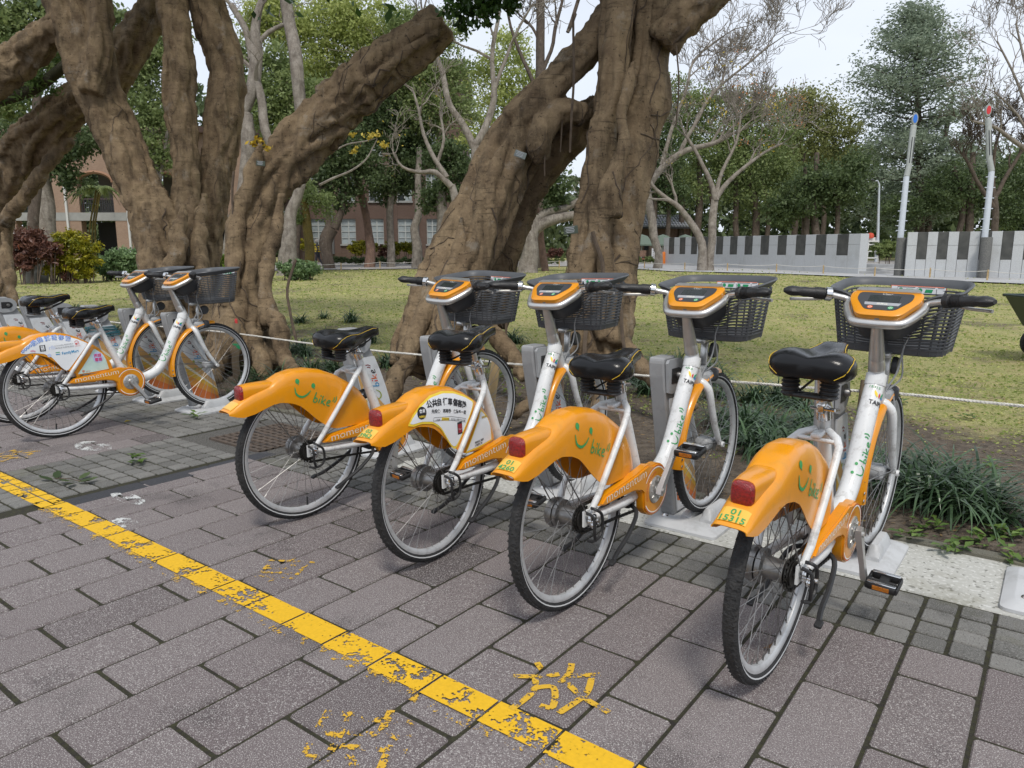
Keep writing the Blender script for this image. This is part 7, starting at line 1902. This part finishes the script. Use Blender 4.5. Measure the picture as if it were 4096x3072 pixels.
shrub("croton_shrub", "clipped yellow-green croton block right of the orange bush", 868, 556, [(845, 531, 13), (860, 530, 13), (875, 530, 13), (888, 532, 12), (852, 541, 12), (880, 541, 12)], 4200, .16, 'croton', 63, "croton shrubs before the brick hall")
shrub("red_shrub", "small orange and red leaved bush between the clipped crotons", 828, 562, [(825, 545, 12), (832, 552, 10), (826, 535, 8)], 900, .15, 'red', 64)
shrub("croton_shrub", "clipped croton shrub behind the walker", 655, 556, [(640, 530, 12), (655, 528, 14), (672, 530, 12)], 1800, .16, 'croton', 65, "croton shrubs before the brick hall")
shrub("hedge", "low dark green hedge along the far path", 820, 574, [(x, 563, 9, ) for x in range(705, 985, 12)], 9000, .13, 'dark', 66, cat="hedge", stems=False)
shrub("hedge", "low green hedge right of the big banyan by the tea house", 1410, 570, [(x, 561, 7) for x in range(1370, 1435, 9)] + [(x, 563, 7) for x in range(1150, 1215, 9)], 4000, .13, 'mid', 67, cat="hedge", stems=False)
shrub("red_shrub", "dark red leaved shrub beside the boulder at the left", 60, 612, [(45, 525, 30), (85, 530, 28), (30, 560, 26), (55, 565, 24), (110, 545, 24), (70, 510, 22)], 9000, .17, 'red', 68, aspect=.3)
shrub("croton_shrub", "tall croton shrub with yellow and green leaves left of the three-limbed banyan", 150, 610, [(150, 520, 28), (180, 535, 28), (130, 545, 26), (165, 565, 28), (198, 570, 20), (120, 575, 22), (185, 590, 18)], 9000, .15, 'croton', 69, aspect=.35)
shrub("red_shrub", "dark bushy shrub with red tips behind the croton", 125, 606, [(125, 560, 30), (110, 585, 22), (150, 588, 24)], 3500, .14, 'red', 70, aspect=.35)
shrub("shrub", "light green leafy shrub left of the three-limbed banyan", 255, 606, [(222, 570, 24), (255, 560, 26), (288, 555, 24), (308, 572, 20), (235, 588, 20), (275, 585, 22)], 9000, .12, 'shrub', 71)
shrub("fern_clump", "bright green leafy clump between the far banyans", 470, 620, [(455, 570, 20), (475, 560, 20), (490, 580, 16), (465, 590, 16)], 1500, .22, 'fernb', 72, aspect=.22, cat="fern")
shrub("shrub", "green shrub behind the white ladder chair", 1910, 560, [(1900, 535, 16), (1925, 533, 16), (1915, 545, 14)], 1800, .22, 'mid', 73)
shrub("red_shrub", "orange croton seen between the two trunks of the big banyan", 1195, 570, [(1190, 548, 12), (1205, 545, 11), (1110, 548, 9), (1120, 540, 8)], 2000, .15, 'red', 74)
b = gpx(80, 608); m = MB(); bm = bmesh.new(); bmesh.ops.create_icosphere(bm, subdivisions=4, radius=1)
for v in bm.verts:
    n_ = 1 + .22 * mnoise.noise(v.co * 1.6) + .06 * mnoise.noise(v.co * 5); v.co = Vector((v.co.x * .62, v.co.y * .55, (v.co.z * .95 + .35) * (1 - .25 * max(0, v.co.x)))) * n_
me = bpy.data.meshes.new("boulder"); bm.to_mesh(me); bm.free(); me.materials.append(pm("boulder_stone", (.26, .25, .23), rough=.9, col2=(.15, .145, .135), vscale=3, bump=.5, bscale=8)); me.polygons.foreach_set("use_smooth", [True] * len(me.polygons))
o = put("boulder", me, None, b, (0, 0, HEAD)); o.scale = (.72, .72, .74); tag(o, "grey boulder half hidden by the dark red shrub at the left", "rock")
# slender palm before the arcade
b = gp(195, 44); d0 = proj(b)[2]; t = empty("palm", b, label="slender palm with drooping fronds before the arcade", cat="palm"); m = MB(); rs = random.Random(8)
for sx in (-8, 2, 10): m.tube([at(195 + sx, 560, d0) - b, at(200 + sx * .6, 480, d0) - b, at(212 + sx * .5, 410, d0) - b], .05, 6)
put("stem", m.mesh("stem", M_bark5, 50), t); V, F, T_ = [], [], []
for k in range(18):
    a = rs.uniform(0, 6.28); hd = at(212 + rs.uniform(-6, 6), 405, d0) - b; dv = Vector((math.cos(a), math.sin(a), 0)); l = rs.uniform(1.1, 1.9); pr = hd
    for j in range(14):
        q = (j + 1) / 14; p = hd + dv * l * q + Vector((0, 0, .9 * q - 1.7 * q * q)); sd = dv.cross(Vector((0, 0, 1)))
        for sg in (-1, 1):
            e = p + sd * sg * .32 * math.sin(math.pi * min(1, q + .1)) + dv * .1 - Vector((0, 0, .18)); b_ = len(V); V += [tuple(pr), tuple(p), tuple(e), tuple(e - dv * .03)]; F.append((b_, b_ + 1, b_ + 2, b_ + 3)); T_.append(rs.random())
        pr = p
put("fronds", fast_mesh("fronds", V, F, LEAF['mid'], tint=T_), t)

lt = COL.objects["lichen_tree"]; m = MB(); P, Rr = dense(*px_strand([(690, 400, 3), (720, 385, 2.6), (760, 368, 2.2), (790, 345, 1.8), (805, 320, 1.4), (815, 300, 1)], 22), 4); m.tube(P, Rr, 5); P2, R2 = dense(*px_strand([(715, 330, 2), (750, 312, 1.6), (790, 305, 1.3), (815, 298, .8)], 22), 4); m.tube(P2, R2, 5)
fix(put("twig", m.mesh("twig", M_bark2, 50), lt), lt.location)
V, F, tn = crown_cloud(pblobs([(770, 322, 7), (765, 326, 6), (800, 296, 8), (815, 292, 7), (825, 310, 8), (835, 316, 6), (760, 292, 7)], 22), 160, .11, 88, cspread=.5); fix(put("remaining_leaves", fast_mesh("remaining_leaves", V, F, LEAF['yellow'], tint=tn), lt), lt.location)
# ================================================================== far wood, planting bed, grass, litter, walker
V_, F_, T_ = [], [], []
fw = []
rs = random.Random(91)
for k in range(150):
    x = -60 + 2400 * k / 149 + rs.uniform(-8, 8); top = 380 + 50 * math.sin(x * .011) + rs.uniform(-30, 30)
    if x < 1000: top -= 110
    if 1560 < x < 1900: top = 330
    d = rs.uniform(82, 100)
    y = 575
    while y > top: fw.append((at(x + rs.uniform(-10, 10), y, d), rs.uniform(20, 32) * S / FPX * d, .9)); y -= 34
V, F, tn = crown_cloud(fw, 70000, .95, 92, cspread=.35)
V2, F2, t2 = crown_cloud([(at(-60 + 16 * k, 545 + 14 * (k % 3), 96 + k % 7), 2.2, .8) for k in range(150)], 16000, 1.2, 93, cspread=.3)
F = np.concatenate([F, F2 + len(V)]); V = np.concatenate([V, V2]); tn = np.concatenate([tn, t2])
tag(put("far_wood", fast_mesh("far_wood", V, F, leaf_mat("far_wood_leaf", (.06, .09, .045), (.19, .24, .11), .38), tint=tn)), "dark mass of far trees closing the view behind the park", "wood", kind="stuff")

# lilyturf clumps
M_lily = leaf_mat("lilyturf_leaf", (.022, .05, .022), (.10, .165, .08), .25, .3)
def clump_mesh(seed, n=95, L0=.33):
    r = random.Random(seed); V, F, T = [], [], []
    for k in range(n):
        a = r.uniform(0, 6.283); l = L0 * r.uniform(.65, 1.35); w = r.uniform(.0045, .0085); el = r.uniform(.75, 1.45); o = Vector((r.gauss(0, .035), r.gauss(0, .035), 0)); t = r.random()
        dv = Vector((math.cos(a), math.sin(a), 0)); sd = Vector((-math.sin(a), math.cos(a), 0)); p = o.copy(); e = el; b = len(V); ns = 6; bend = r.uniform(.22, .48)
        for s_ in range(ns + 1):
            ww = w * (1 - (s_ / ns) ** 2.2) + .0004; V += [tuple(p + sd * ww), tuple(p - sd * ww)]
            p = p + (dv * math.cos(e) + Vector((0, 0, math.sin(e)))) * l / ns; e -= bend
            if p.z < .01: p.z = .01
        for s_ in range(ns): F.append((b + 2 * s_, b + 2 * s_ + 1, b + 2 * s_ + 3, b + 2 * s_ + 2)); T.append(t)
    return fast_mesh("leaves", V, F, M_lily, tint=T)
CL = [clump_mesh(200 + i) for i in range(4)]
cl = [(1590, 960), (1640, 985), (1690, 1000), (1740, 985), (1720, 935), (1650, 925), (1600, 905), (1755, 910), (1560, 860), (1680, 865), (1625, 870), (1400, 850), (1440, 830), (1480, 860), (1960, 1085), (2010, 1105), (2060, 1120), (2110, 1118), (2145, 1135), (1985, 1045), (2080, 1080), (2035, 1065), (640, 762), (690, 742), (740, 757), (800, 742), (620, 800), (670, 812), (720, 802), (560, 832), (600, 850), (1130, 772), (1150, 802), (1530, 802), (1470, 792), (1420, 802), (1560, 922), (840, 792), (880, 762), (540, 872), (1110, 742), (700, 695), (650, 702), (760, 702), (610, 722), (660, 770), (770, 780), (1720, 880), (1670, 945), (1615, 935), (1500, 830), (1545, 835), (1370, 830),
      (60, 702), (100, 692), (140, 705), (200, 695), (250, 722), (275, 702), (30, 692), (165, 680), (225, 680), (1930, 1065), (1900, 1040)]
for i, (x, y) in enumerate(cl):
    p = pxg(x, y)
    if p.y < 3.5: p = p * (3.5 / p.y)
    z = lawn_h(p.x, p.y); wh = [q for lim, q in ((-6.2, 'behind the far docking posts'), (-4.2, 'between the sawn off banyan and the rope'), (-2.6, 'at the foot of the big banyan'), (-.85, 'behind the rope between the two rightmost bicycles'), (9, 'on the soil right of the nearest bicycle')) if p.x < lim][0]
    e = empty("lilyturf_clump", (p.x, p.y, z - .005), (0, 0, rs.uniform(0, 6.28)), "clump of dark strappy lilyturf " + wh, "plant", "lilyturf clumps " + wh)
    sc = rs.uniform(.8, 1.15); e.scale = (sc, sc, sc * rs.uniform(.85, 1.1)); put("leaves", CL[i % 4], e)
# small broad-leaved weeds
M_weed = leaf_mat("weed_leaf", (.06, .12, .025), (.17, .26, .06), .3, .4)
def weed_mesh(seed, n=16, l=.05):
    r = random.Random(seed); V, F, T = [], [], []
    for k in range(n):
        a = r.uniform(0, 6.28); d = Vector((math.cos(a), math.sin(a), r.uniform(.05, .8))).normalized(); s = Vector((-math.sin(a), math.cos(a), 0)); o = Vector((r.gauss(0, .02), r.gauss(0, .02), r.uniform(.005, .05))); ll = l * r.uniform(.6, 1.3); b = len(V)
        V += [tuple(o), tuple(o + d * ll * .5 + s * ll * .24), tuple(o + d * ll - Vector((0, 0, ll * .2))), tuple(o + d * ll * .5 - s * ll * .24)]; F.append((b, b + 1, b + 2, b + 3)); T.append(r.random())
    return fast_mesh("leaves", V, F, M_weed, tint=T)
WD = [weed_mesh(i) for i in range(3)]
for i, (x, y) in enumerate([(1975, 1165), (2050, 1195), (2110, 1180), (2180, 1215), (2010, 1150), (2150, 1165), (2200, 1170), (1590, 760), (1560, 745), (1100, 905), (1050, 870), (1450, 900), (2100, 900), (1940, 870), (1880, 980), (2130, 1010), (420, 905), (300, 1000)]):
    p = pxg(x, y); e = empty("weed", (p.x, p.y, lawn_h(p.x, p.y) if p.y > 3.42 else 0), (0, 0, i), "small broad-leaved weed growing low in soil or paving joint", "plant", "small weeds in the soil"); e.scale = (1.2, 1.2, 1); put("leaves", WD[i % 3], e)
# grass: low leafy turf, thinning out with distance and on bare earth
rg = np.random.default_rng(5)
def scatter(n, d0, d1, lat, size, grow, keep):
    D = d0 * (d1 / d0) ** rg.random(n); l = (rg.random(n) * 2 - 1) * (.78 * D + .4)
    X = _fh.x * D + _cr.x * l; Y = _fh.y * D + _cr.y * l
    k = keep(X, Y, rg.random(n)); X, Y, D = X[k], Y[k], D[k]
    Z = np.array([lawn_h(a, b) for a, b in zip(X, Y)]); N = len(X)
    a = rg.normal(size=(N, 3)); a[:, 2] = np.abs(a[:, 2]) * .28; a /= np.linalg.norm(a, axis=1)[:, None]
    b = np.cross(a, rg.normal(size=(N, 3))); b /= np.linalg.norm(b, axis=1)[:, None]
    sz = (size + grow * D) * (.5 + rg.random(N)); C = np.stack([X, Y, Z + .004], 1)
    V = np.empty((N, 4, 3), np.float32); V[:, 0] = C; V[:, 1] = C + a * (sz * .5)[:, None] + b * (sz * .22)[:, None]; V[:, 2] = C + a * sz[:, None]; V[:, 3] = C + a * (sz * .5)[:, None] - b * (sz * .22)[:, None]
    return V.reshape(-1, 3), np.arange(N * 4, dtype=np.int32).reshape(N, 4), rg.random(N)
def patchy(X, Y, u):
    pn = np.array([mnoise.noise((x * .8, y * .8, 4)) for x, y in zip(X, Y)])
    g = np.clip((Y - 4.6) / 2.2, 0, 1) * .9 + pn * .9
    return (u < np.clip(g, .02, 1)) & (Y > 3.5)
V, F, tn = scatter(105000, 4.2, 42, 0, .016, .0022, patchy)
tag(put("grass", fast_mesh("grass", V, F, leaf_mat("turf_leaf", (.15, .23, .04), (.55, .55, .21), .4, .6), tint=tn)), "yellow-green turf leaves of the lawn", "grass", kind="stuff")
V, F, tn = scatter(9000, 3.0, 26, 0, .018, .0022, lambda X, Y, u: (Y > 3.45) & (u < np.where(Y < 6.5, 1.0, .55)))
V = V.reshape(-1, 4, 3); V[:, :, 2] = V[:, :1, 2] + (V[:, :, 2] - V[:, :1, 2]) * .35; V = V.reshape(-1, 3)
tag(put("leaf_litter", fast_mesh("leaf_litter", V, F, leaf_mat("dry_leaf", (.10, .06, .03), (.34, .24, .12), .15, .7, (.60, .42, .08)), tint=tn)), "dry fallen leaves strewn over soil and lawn", "leaf litter", kind="stuff")
# fallen leafy sprig on the pavement and single fallen leaves
def leaf_sprig(name, label, p, leaves, twig, mat, l=.055):
    e = empty(name, p, label=label, cat="sprig"); m = MB(); m.tube(twig, .0025, 5); put("twig", m.mesh("twig", M_root, 50), e)
    for (x, y, a, s) in leaves:
        d = Vector((math.cos(a), math.sin(a), .25)); sd = Vector((-math.sin(a), math.cos(a), .15)); o = Vector((x, y, .006)); V = [o, o + d * s * .3 + sd * s * .22, o + d * s * .7 + sd * s * .24, o + d * s, o + d * s * .7 - sd * s * .2, o + d * s * .3 - sd * s * .2, o + d * s * .5 - Vector((0, 0, .004))]
        put("leaf", fast_mesh("leaf", [tuple(q) for q in V], [(0, 1, 6), (1, 2, 6), (2, 3, 6), (3, 4, 6), (4, 5, 6), (5, 0, 6)], mat, True, [.4 + .3 * math.sin(x * 300)] * 6), e)
g_ = pxg(165, 1042)
leaf_sprig("fallen_sprig", "fallen sprig of dark green leaves lying on the grey setts", (g_.x, g_.y, .003), [(-.13, -.05, 2.6, .09), (-.11, -.07, 3.6, .09), (-.02, .02, 1.9, .08), (0, 0, 4.6, .085), (.02, .0, .4, .10), (.05, .02, 1.2, .07), (.03, -.02, 5.4, .09), (-.01, -.02, 3.9, .07)], [(-.14, -.05, .006), (-.05, -.01, .01), (.05, .01, .008)], LEAF['dark'])
for i, (x, y, lb) in enumerate(((1180, 935, "brown fallen leaf lying beside the insurance advert bicycle"), (268, 913, "small yellow leaf under the side-on bicycle's rear wheel"), (705, 917, "yellow leaf lying on the setts near the far docks"), (1700, 1402, "dry leaf lying under the kickstand of the nearest bicycle"))):
    g_ = pxg(x, y); e = empty("fallen_leaf", (g_.x, g_.y, .004), (0, 0, i * 1.3), lb, "leaf"); d = .05 if i != 3 else .08
    put("leaf", fast_mesh("leaf", [(0, 0, 0), (d * .35, d * .3, .012), (d, .0, .004), (d * .35, -d * .3, .010)], [(0, 1, 2), (0, 2, 3)], LEAF['yellow'] if i in (1, 2) else leaf_mat("brown_leaf" + str(i), (.14, .08, .04), (.2, .12, .06), .1), tint=[.5, .6]), e)
# ---- walker in a striped vest on the far path
b = gpx(688, 575); t = empty("person", b, (0, 0, HEAD + R_(85)), "person walking on the far path in a yellow and black striped vest and dark trousers", "person")
m = MB()
def limb(pts): m.tube([q[:3] for q in pts], [q[3] for q in pts], 8)
limb([(0, 0, .86, .15), (0, 0, 1.0, .15), (0, .01, 1.2, .165), (0, .02, 1.36, .15), (0, .02, 1.44, .07), (0, .03, 1.5, .055), (0, .04, 1.56, .07), (0, .045, 1.64, .095), (0, .045, 1.72, .09), (0, .04, 1.77, .04)])
limb([(-.09, 0, .9, .10), (-.09, .10, .5, .075), (-.09, .20, .12, .05), (-.09, .22, .04, .05), (-.09, .34, .03, .035)]); limb([(.09, 0, .9, .10), (.09, -.06, .5, .075), (.09, -.26, .14, .05), (.09, -.28, .06, .05), (.09, -.18, .0, .035)])
for sx, y1, y2 in ((-1, -.10, .02), (1, .10, .22)): limb([(sx * .17, .01, 1.36, .06), (sx * .22, y1, 1.12, .05), (sx * .2, y2, .92, .04), (sx * .2, y2 + .03, .85, .042), (sx * .19, y2 + .05, .78, .025)])
m.tube([(0, .13, 1.63), (0, .15, 1.62)], [.02, .015], 6)
bd = fuse(m, "body", pm("walker_clothes", (.05, .05, .06), rough=.9), .022, .0, 1, t); bd.data.materials.clear(); bd.data.materials.append(pm("dark_clothes", (.045, .045, .055), rough=.9))
m = MB()
for k in range(9):
    z = .90 + .054 * k; r = .178 + .012 * math.sin(k * .5); q = MB(); q.lathe([(r, z), (r + .006, z + .025), (r, z + .053)], 16, 'z', (0, .01, 0)); put("vest_stripe", q.mesh("vest_stripe", M_inky if k % 2 else M_ink, 60), t)
q = MB(); q.lathe([(0, 1.80), (.06, 1.79), (.105, 1.73), (.108, 1.67), (.095, 1.60), (.06, 1.55)], 14, 'z', (0, .03, 0)); put("hair", q.mesh("hair", pm("grey_hair", (.42, .40, .38), rough=.9, var=.2), 60), t)
q = MB(); q.lathe([(0, .06), (.05, .05), (.075, .0), (.06, -.06), (0, -.08)], 12, 'y', (0, .10, 1.655)); put("face", q.mesh("face", pm("skin", (.48, .30, .22), rough=.6), 60), t)
q = MB(); q.box((0, -.20, 1.2), (.28, .14, .36), bev=.04); put("backpack", q.mesh("backpack", pm("pale_bag", (.42, .40, .37), rough=.9), 40), t)
